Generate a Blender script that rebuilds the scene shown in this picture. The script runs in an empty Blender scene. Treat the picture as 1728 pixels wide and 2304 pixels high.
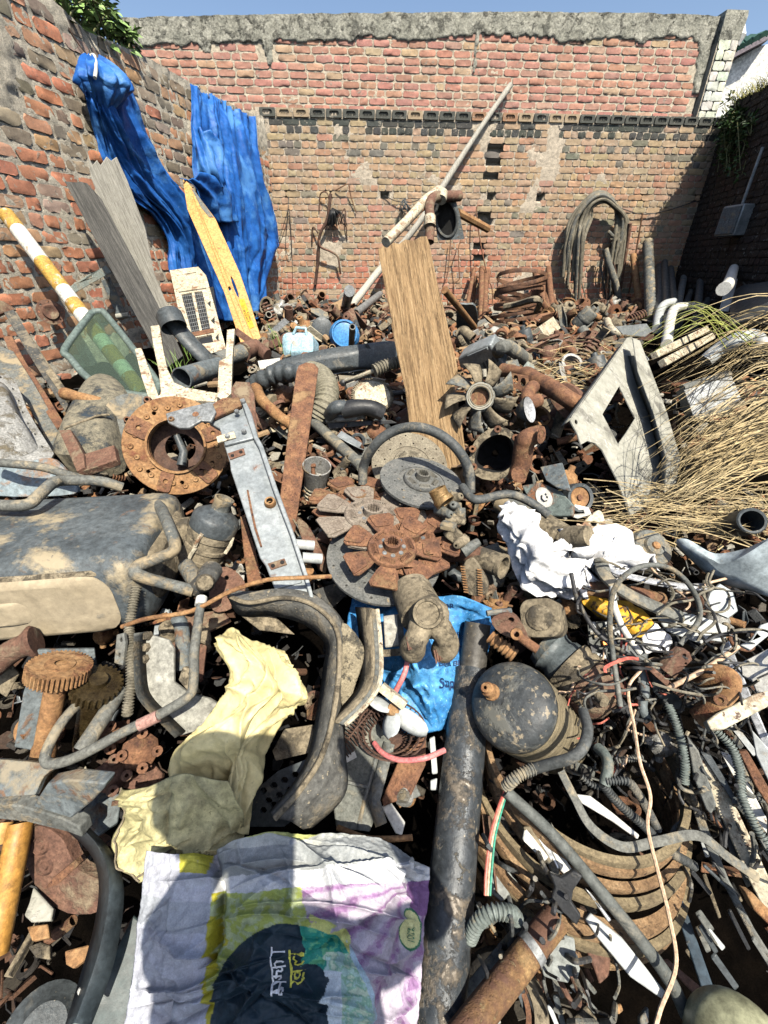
import bpy, math, random
from mathutils import Vector as V, Matrix, noise as NZ, geometry as GEO
from math import sin, cos, pi, radians as R
random.seed(7)
rnd = random.random
def ru(a, b): return a + (b - a) * random.random()
S = bpy.context.scene
COL = S.collection
# ---------------------------------------------------------------- camera
FPX, PITCH = 930.0, R(31)
EYE = V((0, 0, 1.6))
cd = bpy.data.cameras.new("camera"); cam = bpy.data.objects.new("camera", cd); COL.objects.link(cam)
cam.location = EYE; cam.rotation_euler = (R(90) - PITCH, 0, 0)
cd.sensor_fit = 'VERTICAL'; cd.sensor_height = 36; cd.lens = 36 * FPX / 2304
cd.clip_start = .02; cd.clip_end = 500
S.camera = cam
# ---------------------------------------------------------------- sky and sun
SUN = V((-.45, 1, -1.6)).normalized()            # the way the light travels
w = bpy.data.worlds.new("World"); S.world = w; w.use_nodes = True
nt = w.node_tree; bgn = nt.nodes["Background"]; sk = nt.nodes.new("ShaderNodeTexSky")
sk.sky_type = 'NISHITA'; sk.sun_disc = False
sk.sun_elevation = math.asin(-SUN.z); sk.sun_rotation = math.atan2(-SUN.x, -SUN.y)
sk.air_density = 1.0; sk.dust_density = 2.0; sk.ozone_density = 1.5
nt.links.new(sk.outputs[0], bgn.inputs[0]); bgn.inputs[1].default_value = .105
sl = bpy.data.lights.new("sun", 'SUN'); sl.energy = 5.0; sl.angle = R(.5); sl.color = (1, .935, .81)
so = bpy.data.objects.new("sun", sl); COL.objects.link(so); so.location = (2, -4, 9)
so.rotation_euler = SUN.to_track_quat('-Z', 'Y').to_euler()
S.view_settings.view_transform = 'Standard'; S.view_settings.look = 'None'
S.view_settings.exposure = .82; S.view_settings.gamma = 1
S.cycles.max_bounces = 5; S.cycles.diffuse_bounces = 0; S.cycles.glossy_bounces = 2
S.cycles.transparent_max_bounces = 8
# ---------------------------------------------------------------- geometry of the yard
_cp, _sp = cos(PITCH), sin(PITCH)
def ray(x, y):
    a, b = (x - 864) / FPX, (1152 - y) / FPX
    return V((a, _cp + b * _sp, -_sp + b * _cp))
HP = [(-1, .25), (.1, .34), (.3, .42), (.5, .52), (.8, .62), (1.2, .72), (1.8, .80), (2.6, .86), (4, .91), (6, .95), (8, .98), (20, .98)]
def hp(d):
    for (a, p), (b, q) in zip(HP, HP[1:]):
        if d <= b: return p + (q - p) * max(0, (d - a)) / (b - a)
    return .98
def P(x, y, l=0.0):
    """point on the heap's skin (raised by l) that is seen at x, y"""
    r = ray(x, y); t = .25; f0 = None
    while t < 9.6:
        p = EYE + r * t
        if p.z <= hp(p.y) + l:
            a, b = t - .04, t
            for _ in range(14):
                m = (a + b) / 2; q = EYE + r * m
                if q.z <= hp(q.y) + l: b = m
                else: a = m
            return EYE + r * b
        t += .04
    return EYE + r * 9.0 if False else WB(x, y, .05)
def hit(x, y, pl):
    r = ray(x, y); d = r.dot(pl[1])
    return EYE + r * ((pl[0] - EYE).dot(pl[1]) / d)
YB = R(4.1)
NB = V((sin(YB), -cos(YB), 0)); UB = V((cos(YB), sin(YB), 0)); OB = V((0, 8, 0))
LD = V((.204, .979, 0)).normalized()                # the way both side walls run
NL = V((LD.y, -LD.x, 0)); NR = -NL
def WB(x, y, o=0.0): return hit(x, y, (OB + NB * o, NB))
CL = WB(592, 263); CL.z = 0
CR = WB(1622, 300); CR.z = 0
def WL(x, y, o=0.0): return hit(x, y, (CL + NL * o, NL))
def WR(x, y, o=0.0): return hit(x, y, (CR + NR * o, NR))
def D(x, y, z): return EYE + ray(x, y) * z              # z = depth along the view axis
def facing(a, b=None):
    """plane through a (and the line a-b) that looks at the viewer's side"""
    m = a if b is None else (a + b) / 2
    n = EYE - m
    if b is not None:
        d = (b - a).normalized(); n = n - d * n.dot(d)
    return (a, n.normalized())
def tri(a, b, c):
    n = (b - a).cross(c - a).normalized()
    if n.dot(EYE - a) < 0: n = -n
    return (a, n)
def frame(o, z, x=None):
    z = z.normalized()
    if x is None: x = V((1, 0, 0)) if abs(z.x) < .9 else V((0, 1, 0))
    x = (x - z * x.dot(z)).normalized(); y = z.cross(x)
    m = Matrix((x, y, z)).transposed().to_4x4(); m.translation = o
    return m
def cr(ps, n=6, closed=False):
    ps = [V(p) for p in ps]; out = []; N = len(ps)
    rng = range(N) if closed else range(N - 1)
    for i in rng:
        p0 = ps[(i - 1) % N] if (closed or i > 0) else ps[0] * 2 - ps[1]
        p1, p2 = ps[i], ps[(i + 1) % N]
        p3 = ps[(i + 2) % N] if (closed or i + 2 < N) else p2 * 2 - p1
        for k in range(n):
            t = k / n
            out.append(.5 * ((2 * p1) + (p2 - p0) * t + (2 * p0 - 5 * p1 + 4 * p2 - p3) * t * t + (3 * p1 - p0 - 3 * p2 + p3) * t ** 3))
    if not closed: out.append(ps[-1].copy())
    return out
def pp(l, n=6): return cr([P(*p) for p in l], n)
def nz(p, s): return NZ.noise(V(p) * s)
def fb(p, s, o=4): return NZ.fractal(V(p) * s, 1.0, 2.0, o)
# ---------------------------------------------------------------- mesh builder
class MB:
    def __init__(s): s.v = []; s.f = []; s.m = []; s.mi = 0; s.c = None; s.M = None
    def add(s, vs, fs):
        o = len(s.v); M = s.M
        s.v += [tuple(M @ V(v)) if M else tuple(v) for v in vs]
        s.f += [tuple(i + o for i in f) for f in fs]; s.m += [s.mi] * len(fs)
        return o
    def grid(s, rows, cu=False, cv=False):
        nr, nc = len(rows), len(rows[0]); fs = []
        for i in range(nr if cv else nr - 1):
            for j in range(nc if cu else nc - 1):
                a, b = i, (i + 1) % nr; c, d = j, (j + 1) % nc
                fs.append((a * nc + c, a * nc + d, b * nc + d, b * nc + c))
        return s.add([p for r in rows for p in r], fs)
    def tube(s, pts, r, seg=10, closed=False, cap=True, hollow=0, flat=1.0, up=None, jit=0):
        pts = [V(p) for p in pts]; N = len(pts)
        rs = r if isinstance(r, (list, tuple)) else [r] * N
        def T(i):
            if closed: d = pts[(i + 1) % N] - pts[i - 1]
            else: d = pts[min(i + 1, N - 1)] - pts[max(i - 1, 0)]
            return d.normalized() if d.length > 1e-9 else V((0, 0, 1))
        t = T(0); u = V(up) if up else (V((0, 0, 1)) if abs(t.z) < .9 else V((1, 0, 0)))
        u = (u - t * u.dot(t)).normalized(); rows = []; inner = []
        for i in range(N):
            t = T(i); u = (u - t * u.dot(t)).normalized(); q = t.cross(u)
            row = []; irow = []
            for k in range(seg):
                a = 2 * pi * k / seg; rr = rs[i]
                e = u * cos(a) * flat + q * sin(a)
                if jit: rr *= 1 + jit * nz(pts[i] + e * rs[i], 9)
                row.append(pts[i] + e * rr)
                if hollow: irow.append(pts[i] + e * max(rr - hollow, rr * .2))
            rows.append(row); inner.append(irow)
        o = s.grid(rows, cu=True, cv=closed)
        if hollow and not closed:
            base = len(s.v); s.grid([list(reversed(x)) for x in inner], cu=True)
            for e in (0, N - 1):
                fs = []
                for k in range(seg):
                    k2 = (k + 1) % seg
                    fs.append((o + e * seg + k, o + e * seg + k2, base + e * seg + seg - 1 - k2, base + e * seg + seg - 1 - k))
                s.f += fs; s.m += [s.mi] * len(fs)
        elif cap and not closed:
            s.f.append(tuple(o + k for k in reversed(range(seg)))); s.f.append(tuple(o + (N - 1) * seg + k for k in range(seg))); s.m += [s.mi] * 2
        return s
    def lathe(s, prof, seg=28, M=None, a0=0, a1=2 * pi):
        """prof: (radius, height) turned about z"""
        full = abs(a1 - a0 - 2 * pi) < 1e-6; rows = []
        n = seg if full else seg + 1
        for r, z in prof:
            rows.append([V((r * cos(a0 + (a1 - a0) * k / seg), r * sin(a0 + (a1 - a0) * k / seg), z)) for k in range(n)])
        if M: rows = [[M @ p for p in x] for x in rows]
        s.grid(rows, cu=full); return s
    def box(s, c, size, M=None, tp=1.0):
        x, y, z = (k / 2 for k in size); c = V(c); vs = []
        for dz, k in ((-z, 1), (z, tp)):
            for dx, dy in ((-x, -y), (x, -y), (x, y), (-x, y)): vs.append(c + V((dx * k, dy * k, dz)))
        if M: vs = [M @ v for v in vs]
        s.add(vs, [(3, 2, 1, 0), (4, 5, 6, 7), (0, 1, 5, 4), (1, 2, 6, 5), (2, 3, 7, 6), (3, 0, 4, 7)]); return s
    def plate(s, poly, n, th, holes=()):
        """poly: 3-D points of one face; pushed by th against n"""
        n = V(n).normalized(); loops = [[V(p) for p in poly]] + [[V(p) for p in h] for h in holes]
        flat = [p for l in loops for p in l]; N = len(flat)
        tris = GEO.tessellate_polygon(loops)
        vs = flat + [p - n * th for p in flat]; fs = []
        for t in tris:
            a, b, c = (flat[i] for i in t)
            g = (b - a).cross(c - a)
            t = tuple(t) if g.dot(n) > 0 else tuple(reversed(t))
            fs.append(t); fs.append(tuple(i + N for i in reversed(t)))
        o = 0
        for l in loops:
            for k in range(len(l)):
                a, b = o + k, o + (k + 1) % len(l); fs.append((a, b, b + N, a + N))
            o += len(l)
        s.add(vs, fs); return s
    def mesh(s, name):
        me = bpy.data.meshes.new(name); me.from_pydata(s.v, [], s.f)
        if any(s.m): me.polygons.foreach_set('material_index', s.m)
        if s.c:
            ca = me.color_attributes.new('Col', 'FLOAT_COLOR', 'POINT')
            ca.data.foreach_set('color', [k for c in s.c for k in (c[0], c[1], c[2], 1)])
        return me
    def build(s, name, mats, parent=None, local=False, sm=40, bev=0, fixn=True, solid=0, loc=None):
        if parent is not None and not local:
            I = parent.matrix_world.inverted(); s.v = [tuple(I @ V(v)) for v in s.v]
        if loc is not None: s.v = [(v[0] - loc[0], v[1] - loc[1], v[2] - loc[2]) for v in s.v]
        me = s.mesh(name)
        for m in (mats if isinstance(mats, (list, tuple)) else [mats]): me.materials.append(m)
        if fixn:
            import bmesh
            b = bmesh.new(); b.from_mesh(me); bmesh.ops.recalc_face_normals(b, faces=b.faces); b.to_mesh(me); b.free()
        if sm:
            me.polygons.foreach_set('use_smooth', [True] * len(me.polygons)); me.set_sharp_from_angle(angle=R(sm))
        o = bpy.data.objects.new(name, me); COL.objects.link(o)
        if parent is not None: o.parent = parent
        if loc is not None: o.location = loc
        if bev:
            m = o.modifiers.new('bevel', 'BEVEL'); m.width = bev; m.segments = 2; m.limit_method = 'ANGLE'; m.angle_limit = R(50)
        if solid:
            m = o.modifiers.new('solid', 'SOLIDIFY'); m.thickness = solid; m.offset = -1
        return o
    def thing(s, name, label, cat, mats, group=None, kind=None, **k):
        n = len(s.v); loc = (sum(v[0] for v in s.v) / n, sum(v[1] for v in s.v) / n, min(v[2] for v in s.v))
        o = s.build(name, mats, loc=loc, **k); o.matrix_world = Matrix.Translation(V(loc)); tag(o, label, cat, group, kind); return o
def tag(o, label=None, cat=None, group=None, kind=None):
    if label: o['label'] = label
    if cat: o['category'] = cat
    if group: o['group'] = group
    if kind: o['kind'] = kind
def thing(name, label, cat, M, group=None):
    o = bpy.data.objects.new(name, None); COL.objects.link(o); o.empty_display_size = .05
    if not isinstance(M, Matrix): M = Matrix.Translation(V(M))
    o.matrix_world = M; tag(o, label, cat, group); return o
def px(pts, pl): return [hit(x, y, pl) for x, y in pts]
def traced(pts, pl, th, holes=(), mb=None):
    mb = mb or MB()
    return mb.plate(px(pts, pl), pl[1], th, [px(h, pl) for h in holes])
def ell(cx, cy, rx, ry, n=28, a=0):
    c, s_ = cos(a), sin(a)
    return [(cx + rx * cos(2 * pi * k / n) * c - ry * sin(2 * pi * k / n) * s_, cy + rx * cos(2 * pi * k / n) * s_ + ry * sin(2 * pi * k / n) * c) for k in range(n)]
def circ(r, n=24, z=0, a=0, c=(0, 0)): return [V((c[0] + r * cos(a + 2 * pi * k / n), c[1] + r * sin(a + 2 * pi * k / n), z)) for k in range(n)]
def rrect(w, h, r, n=5, z=0):
    o = []
    for sx, sy, a in ((1, 1, 0), (-1, 1, pi / 2), (-1, -1, pi), (1, -1, 3 * pi / 2)):
        for k in range(n): o.append(V((sx * (w / 2 - r) + r * cos(a + k / (n - 1) * pi / 2), sy * (h / 2 - r) + r * sin(a + k / (n - 1) * pi / 2), z)))
    return o
# ---------------------------------------------------------------- materials
class N:
    def __init__(s, name):
        s.m = bpy.data.materials.new(name); s.m.use_nodes = True; s.t = s.m.node_tree; s.p = s.t.nodes['Principled BSDF']
    def n(s, t, **k):
        o = s.t.nodes.new('ShaderNode' + t)
        for a, b in k.items(): setattr(o, a, b)
        return o
    def l(s, a, b): s.t.links.new(a, b)
    def vec(s, stretch=None):
        tc = s.n('TexCoord'); oi = s.n('ObjectInfo'); mu = s.n('MATH', operation='MULTIPLY') if False else s.n('Math', operation='MULTIPLY')
        s.l(oi.outputs['Random'], mu.inputs[0]); mu.inputs[1].default_value = 31
        ad = s.n('VectorMath', operation='ADD'); s.l(tc.outputs['Object'], ad.inputs[0]); s.l(mu.outputs[0], ad.inputs[1])
        if not stretch: return ad.outputs[0]
        mp = s.n('VectorMath', operation='MULTIPLY'); s.l(ad.outputs[0], mp.inputs[0]); mp.inputs[1].default_value = stretch
        return mp.outputs[0]
    def noise(s, v, sc, det=6, ro=.6, dist=0):
        o = s.n('TexNoise'); o.inputs['Scale'].default_value = sc; o.inputs['Detail'].default_value = det; o.inputs['Roughness'].default_value = ro
        o.inputs['Distortion'].default_value = dist; s.l(v, o.inputs['Vector']); return o.outputs['Fac']
    def ramp(s, f, stops):
        o = s.n('ValToRGB'); e = o.color_ramp.elements
        while len(e) < len(stops): e.new(.5)
        for k, (p, c) in zip(e, stops): k.position = p; k.color = (c, c, c, 1) if not isinstance(c, tuple) else c + (1,)
        s.l(f, o.inputs[0]); return o.outputs[0]
    def mix(s, f, a, b, mode='MIX'):
        o = s.n('MixRGB', blend_type=mode)
        for k, v in ((0, f), (1, a), (2, b)):
            if isinstance(v, tuple): o.inputs[k].default_value = v + (1,)
            elif isinstance(v, (int, float)): o.inputs[k].default_value = v
            else: s.l(v, o.inputs[k])
        return o.outputs[0]
    def bump(s, h, st, d=.004, prev=None):
        o = s.n('Bump'); o.inputs['Strength'].default_value = st; o.inputs['Distance'].default_value = d; s.l(h, o.inputs['Height'])
        if prev: s.l(prev, o.inputs['Normal'])
        return o.outputs[0]
MATS = {}
def mat(name, cols, sc=14, rough=.75, metal=0.0, bump=.5, bd=.004, patch=None, patch2=None, speck=None, stretch=None, col=False, alpha=None, island=0, spec=.4, trans=0, grime=.7):
    """cols: ramp of base colours; patch = (colour, scale, threshold); speck likewise but small"""
    g = N(name); v = g.vec(stretch); n1 = g.noise(v, sc, 8, .65)
    k = len(cols); c = g.ramp(n1, [(.3 + .4 * i / max(1, k - 1), q) for i, q in enumerate(cols)]) if k > 1 else None
    if c is None: c = g.mix(g.ramp(n1, [(.3, 0.), (.7, 1.)]), tuple(x * .82 for x in cols[0]), tuple(min(1, x * 1.15) for x in cols[0]))
    if col:
        at = g.n('VertexColor', layer_name='Col'); c = g.mix(1, at.outputs[0], g.mix(.5, (1., 1., 1.), g.ramp(n1, [(.3, .55), (.7, 1.25)])), 'MULTIPLY')
    if island:
        ge = g.n('NewGeometry'); c = g.mix(1, c, g.ramp(ge.outputs['Random Per Island'], [(0, 1 - island), (1, 1 + island)]), 'MULTIPLY')
    if grime: c = g.mix(grime, c, g.ramp(g.noise(v, sc * 6.5, 10, .75), [(.33, .22), (.5, .92), (.67, 1.7)]), 'MULTIPLY')
    h = n1; rr = rough
    for i, pt in enumerate((patch, patch2)):
        if not pt: continue
        pc, ps, th = pt[:3]
        n2 = g.noise(v, ps, 7, .62, .4 + i); ad = g.n('Math', operation='MULTIPLY_ADD'); g.l(g.noise(v, ps * 7, 6, .7), ad.inputs[0]); ad.inputs[1].default_value = .3; g.l(n2, ad.inputs[2]); f = g.ramp(ad.outputs[0], [(th + .10, 0.), (th + .21, 1.)])
        c = g.mix(f, c, pc)
        mm = g.n('Math', operation='ADD'); g.l(h, mm.inputs[0]); g.l(f, mm.inputs[1]); h = mm.outputs[0]
    if speck:
        pc, ps, th = speck; n3 = g.noise(v, ps, 3, .6); f = g.ramp(n3, [(th - .03, 0.), (th + .03, 1.)]); c = g.mix(f, c, pc)
    g.l(c, g.p.inputs['Base Color'])
    rn = g.ramp(g.noise(v, sc * 2.3, 4), [(.3, max(0, rough - .14)), (.7, min(1, rough + .12))]); g.l(rn, g.p.inputs['Roughness'])
    g.p.inputs['Metallic'].default_value = metal; g.p.inputs['Specular IOR Level'].default_value = spec
    if bump:
        b1 = g.bump(h, min(1, bump * 1.3), bd); g.l(g.bump(g.noise(v, sc * 8, 8, .75), min(1, bump), bd * .6, b1), g.p.inputs['Normal'])
    if trans: g.p.inputs['Transmission Weight'].default_value = trans
    MATS[name] = g.m; return g.m
RU = (.165, .078, .042); RO = (.25, .13, .065); RD = (.07, .036, .024); DU = (.27, .215, .135); DG = (.16, .145, .105)
rust = mat('rust', [RD, RU, RO], 22, .85, patch=((.24, .15, .075), 9, .6), speck=((.06, .025, .018), 70, .66), bump=.7)
rust2 = mat('rust_brown', [(.08, .042, .03), (.14, .072, .048), (.19, .11, .072)], 16, .85, patch=((.22, .17, .11), 7, .58), bump=.7)
rusto = mat('rust_orange', [(.17, .085, .04), (.27, .145, .062), (.33, .205, .10)], 14, .85, patch=((.16, .06, .03), 10, .62), bump=.6)
rustd = mat('rust_dark', [(.03, .018, .014), (.075, .04, .028), (.12, .07, .045)], 18, .8, bump=.7)
mud = mat('mud_coated', [(.12, .098, .066), (.20, .165, .11), (.27, .225, .155)], 12, .92, patch=((.07, .06, .045), 16, .58), bump=.8)
mudg = mat('muddy_grey_paint', [(.07, .075, .07), (.12, .125, .115), (.17, .165, .14)], 14, .7, patch=(DU, 8, .56), speck=((.3, .25, .17), 60, .68), bump=.5)
mudk = mat('muddy_black_paint', [(.03, .031, .03), (.06, .06, .056), (.10, .098, .088)], 14, .78, patch=((.17, .145, .105), 10, .55), speck=((.28, .22, .14), 75, .66), bump=.5)
steel = mat('steel', [(.13, .135, .135), (.22, .23, .23), (.3, .31, .31)], 14, .5, .35, patch=((.2, .16, .1), 12, .66), bump=.35)
galv = mat('grey_blue_paint', [(.17, .19, .195), (.24, .262, .268), (.31, .33, .335)], 9, .45, .25, grime=.4, patch=((.16, .08, .05), 14, .69), speck=((.08, .07, .06), 90, .72), bump=.3)
alu = mat('cast_aluminium', [(.22, .215, .2), (.33, .325, .3), (.44, .43, .4)], 20, .55, .3, patch=((.16, .135, .09), 12, .58), bump=.7)
blk = mat('black_plastic', [(.012, .013, .014), (.025, .026, .028)], 20, .5, patch=((.09, .08, .06), 9, .63), bump=.2)
blk2 = mat('dark_grey_plastic', [(.04, .047, .05), (.07, .08, .085)], 12, .5, patch=((.15, .14, .115), 8, .64), speck=((.2, .18, .14), 80, .7), bump=.25)
rub = mat('rubber_hose', [(.04, .045, .046), (.085, .09, .088)], 16, .65, patch=((.2, .18, .14), 13, .6), bump=.3)
rubl = mat('dusty_hose', [(.09, .093, .085), (.16, .16, .14)], 16, .75, patch=((.27, .23, .16), 12, .55), bump=.4)
wht = mat('white_paint', [(.5, .49, .45), (.64, .63, .58)], 12, .55, grime=.4, patch=((.3, .18, .1), 13, .68), speck=((.16, .1, .06), 60, .7), bump=.3)
crm = mat('cream_paint', [(.34, .30, .21), (.46, .41, .30), (.54, .49, .38)], 12, .65, patch=((.2, .11, .06), 15, .60), speck=((.08, .045, .03), 55, .63), bump=.4)
chalk = mat('chalky_grey_white', [(.2, .195, .16), (.29, .285, .24), (.37, .36, .31)], 9, .8, grime=.25, patch=((.14, .135, .115), 7, .61), patch2=((.5, .48, .43), 14, .63), bump=.5)
chrome = mat('bright_trim', [(.5, .51, .52), (.68, .69, .7)], 12, .3, .5, bump=.15)
pale = mat('pale_plastic', [(.33, .35, .35), (.45, .47, .46)], 10, .5, grime=.35, patch=((.3, .26, .2), 9, .64), bump=.2)
grnp = mat('grey_green_paint', [(.16, .185, .165), (.24, .265, .235)], 12, .6, patch=((.25, .22, .16), 9, .58), speck=((.09, .06, .04), 50, .7), bump=.4)
blueg = mat('blue_grey_paint', [(.085, .10, .105), (.14, .16, .165)], 10, .65, patch=((.22, .19, .135), 9, .6), patch2=((.15, .085, .05), 14, .62), bump=.4)
yel = mat('yellow_paint', [(.46, .235, .065), (.56, .32, .11)], 9, .5, patch=((.16, .07, .03), 15, .68), speck=((.07, .035, .02), 50, .7), bump=.3)
woodt = mat('tan_timber', [(.13, .075, .033), (.30, .195, .095), (.42, .29, .155)], 9, .85, stretch=(13, 13, .55), speck=((.07, .035, .02), 20, .69), patch=((.24, .15, .07), 5, .6), bump=.9, bd=.005)
woodg = mat('weathered_grey_timber', [(.2, .19, .165), (.42, .40, .34), (.56, .53, .46)], 9, .88, stretch=(12, 12, .5), speck=((.06, .045, .035), 22, .68), bump=.9, bd=.005)
woodd = mat('dark_grey_timber', [(.024, .024, .022), (.062, .06, .055), (.12, .116, .104)], 9, .88, stretch=(12, 12, .5), bump=.9, bd=.005)
clutchg = mat('clutch_lining', [(.075, .078, .075), (.12, .122, .115), (.17, .165, .15)], 26, .85, speck=((.25, .2, .13), 60, .68), bump=.7)
blued = mat('blue_plastic', [(.03, .16, .4), (.06, .25, .52)], 8, .45, patch=((.3, .3, .28), 10, .66), bump=.2)
bluel = mat('pale_blue_plastic', [(.28, .45, .52), (.38, .55, .62)], 8, .5, patch=((.35, .32, .26), 10, .64), bump=.25)
copper = mat('red_wire', [(.45, .10, .08), (.6, .2, .14)], 20, .5, bump=.1)
pink = mat('pink_hose', [(.5, .12, .13), (.62, .22, .2)], 20, .5, bump=.1)
tanw = mat('tan_wire', [(.45, .31, .2), (.58, .42, .29)], 20, .6, bump=.1)
wirek = mat('black_wire', [(.02, .02, .022), (.05, .05, .05)], 20, .5, patch=((.16, .14, .1), 14, .62), bump=.15)
wireg = mat('green_wire', [(.03, .2, .13), (.05, .3, .2)], 20, .5, bump=.1)
hollowk = mat('black_inside', [(.006, .006, .006), (.01, .01, .01)], 20, .9, bump=.1)  # near black, paints the shade inside hollows and holes; hair uses it too
hosec = mat('canvas_hose', [(.09, .082, .06), (.17, .152, .112), (.24, .215, .165)], 20, .85, bump=.5)
# ================================================================ setting
def struct(mb, name, m, **k):
    o = mb.build(name, m, **k); o['kind'] = 'structure'; return o
# ---- ground: a lumpy sheet of soil, painted near black as the shade of the gaps, under the heap, reaching the horizon
gm = mat('shade_black_soil', [(.002, .0018, .0015), (.004, .0033, .0028), (.008, .006, .0045)], 9, .95, spec=0, grime=0, bump=1.0, bd=.02)
def soil(d):   # how far under the heap's skin the soil lies
    return .85 - .4 * max(0, d) if d < .6 else .6 - .52 * min(1, (d - .6) / 2.2)
mb = MB(); rows = []
ys = [-60, -8, -3, -1.5] + [-1 + .06 * k for k in range(155)] + [9.2, 14, 60, 200]
xs = [-200, -20, -6] + [-4.2 + .08 * k for k in range(120)] + [6.5, 20, 200]
for y in ys:
    rows.append([V((x, y, ((hp(y) - soil(y)) if -1.2 < y < 8.6 and -4.5 < x < 6 else 0) + (.05 * fb((x, y, 0), 2.2) + .03 * fb((x, y, 3), 9) if -1 < y < 8.5 and -4.3 < x < 6 else 0))) for x in xs])
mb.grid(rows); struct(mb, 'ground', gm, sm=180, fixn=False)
# ---- brick walls: every brick a rounded lump set in a rough mortar bed
def brick_mat(name, mortar):
    return mat(name, [(.2, .2, .2), (.8, .8, .8)], 26, .93, col=True, grime=.35, bump=.7, bd=.004, speck=(mortar, 38, .67), patch=(mortar, 11, .66))
def mortar_mat(name, c):
    return mat(name, [tuple(k * .6 for k in c), c, tuple(k * 1.25 for k in c)], 24, .95, bump=1.0, bd=.012)
def wall_bricks(o, u, n, rows, pal, keep, prot=.014, jit=.006, seed=0, pad=.0):
    """rows: (z0, height, [(u0,width), ...]); returns builder with a lump per brick"""
    rg = random.Random(seed); mb = MB(); mb.c = []
    Z = V((0, 0, 1))
    for z0, h, cells in rows:
        for u0, wd in cells:
            if not keep(u0 + wd / 2, z0 + h / 2): continue
            c = pal(rg, u0 + wd / 2, z0 + h / 2)
            hw, hh = wd / 2, h / 2; cu, cz = u0 + hw, z0 + hh
            rot = rg.gauss(0, .012); pr = prot * rg.uniform(.55, 1.3)
            ring = [(-1, -.62), (-.8, -1), (-.2, -1), (.35, -1), (.82, -1), (1, -.6), (1, .55), (.8, 1), (.25, 1), (-.3, 1), (-.82, 1), (-1, .6)]
            vs = []
            for k, (ins, dep) in enumerate(((1.0, -.02), (.99, pr * .85), (.965, pr))):
                for a, b in ring:
                    du = a * hw * ins + rg.gauss(0, jit) * (k != 2); dz = b * hh * ins + rg.gauss(0, jit * .8) * (k != 2)
                    vs.append(o + u * (cu + du - rot * dz) + Z * (cz + dz + rot * du) + n * (dep + (rg.gauss(0, .0015) if k else 0)))
            vs.append(o + u * cu + Z * cz + n * (pr + rg.gauss(0, .002)))
            m = 12; fs = []
            for k in range(2):
                for j in range(m): fs.append((k * m + j, k * m + (j + 1) % m, (k + 1) * m + (j + 1) % m, (k + 1) * m + j))
            for j in range(m): fs.append((2 * m + j, 2 * m + (j + 1) % m, 3 * m))
            mb.add(vs, fs); mb.c += [tuple(x * rg.uniform(.93, 1.07) for x in c)] * len(vs)
    return mb
def mortar_bed(o, u, n, u0, u1, z0, z1f, step, depth, seed=0):
    mb = MB(); nu = int((u1 - u0) / step); rows = []; Z = V((0, 0, 1))
    zt = max(z1f(u0 + (u1 - u0) * k / 40) for k in range(41)); nv = int((zt - z0) / step)
    for j in range(nv + 1):
        row = []
        for i in range(nu + 1):
            a = u0 + (u1 - u0) * i / nu; top = z1f(a); z = z0 + (top - z0) * j / nv
            row.append(o + u * a + Z * z + n * depth(a, z))
        rows.append(row)
    mb.grid(rows)
    back = [[p - n * .22 for p in r] for r in (rows[0], rows[-1])]
    mb.grid([rows[-1], back[1]]); mb.grid([[r[0] for r in rows], [r[0] - n * .22 for r in rows]]); mb.grid([[r[-1] for r in rows], [r[-1] - n * .22 for r in rows]])
    return mb
Z_ = V((0, 0, 1))
def uz(p, o, u): return ((p - o).dot(u), p.z)
# lower back wall (English bond) with a row of frogged bricks on edge along its top
ubL, ubR = uz(CL, OB, UB)[0] - .1, uz(CR, OB, UB)[0] + .15
zs0 = WB(1000, 272).z; zs1 = WB(1000, 250).z                  # the brick-on-edge course
CH = .0825
nrow = int((zs0 - .75) / CH); zb0 = zs0 - nrow * CH
holes = []
for hx, hy, hw in ((649, 433, 13), (737, 431, 13), (866, 435, 14), (1105, 439, 15), (1216, 439, 15), (1447, 442, 13), (1117, 339, 36), (1113, 368, 34), (1107, 397, 34), (1093, 478, 30), (1090, 504, 30), (1082, 551, 28), (1078, 575, 28), (1567, 446, 8)):
    a, z = uz(WB(hx, hy), OB, UB); k = round((z - zb0) / CH - .5); holes.append((a, zb0 + (k + .5) * CH, .118 * (1 if hw < 20 else 2.0) / 2 + .004, CH / 2))
def inhole(a, z): return any(abs(a - h[0]) < h[2] and abs(z - h[1]) < h[3] for h in holes)
rg = random.Random(3); rows = []
for k in range(nrow):
    z = zb0 + k * CH; cells = []; a = ubL - rg.uniform(0, .2); head = k % 2
    while a < ubR:
        wd = (.114 if head else .232) * rg.uniform(.94, 1.06)
        if not head and rg.random() < .06: wd *= .5
        cells.append((a + .005, wd - .01)); a += wd
    rows.append((z + .006, CH - .012, cells))
def palB(rg, a, z):
    t = (z - zb0) / (zs0 - zb0); r = rg.random()
    red = (.40, .175, .11); buff = (.36, .26, .17); pinkb = (.38, .22, .145); grey = (.22, .195, .15); dark = (.055, .058, .052)
    q = t + .18 * fb((a, z, 5), 1.3)
    if t > .94 and r < .7: return dark
    if t > .8 and r < .1 + .35 * (fb((a, z, 9), .9) > .1): return (.16, .15, .12)
    base = red if q < .28 else (pinkb if q < .5 else buff)
    if r < .22: base = pinkb
    elif r < .34: base = buff
    elif r < .42 and .2 < q < .6: base = grey
    elif r < .47: base = (.43, .28, .17)
    return base
def keepB(a, z): return not inhole(a, z) and fb((a, z, 40), 1.4) < .5
mb = wall_bricks(OB, UB, NB, rows, palB, keepB, .0065, .0035, 1)
bw = thing('back_wall', 'lower brick back wall below the dark row of frogged bricks', 'wall', OB + UB * 1.2)
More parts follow.
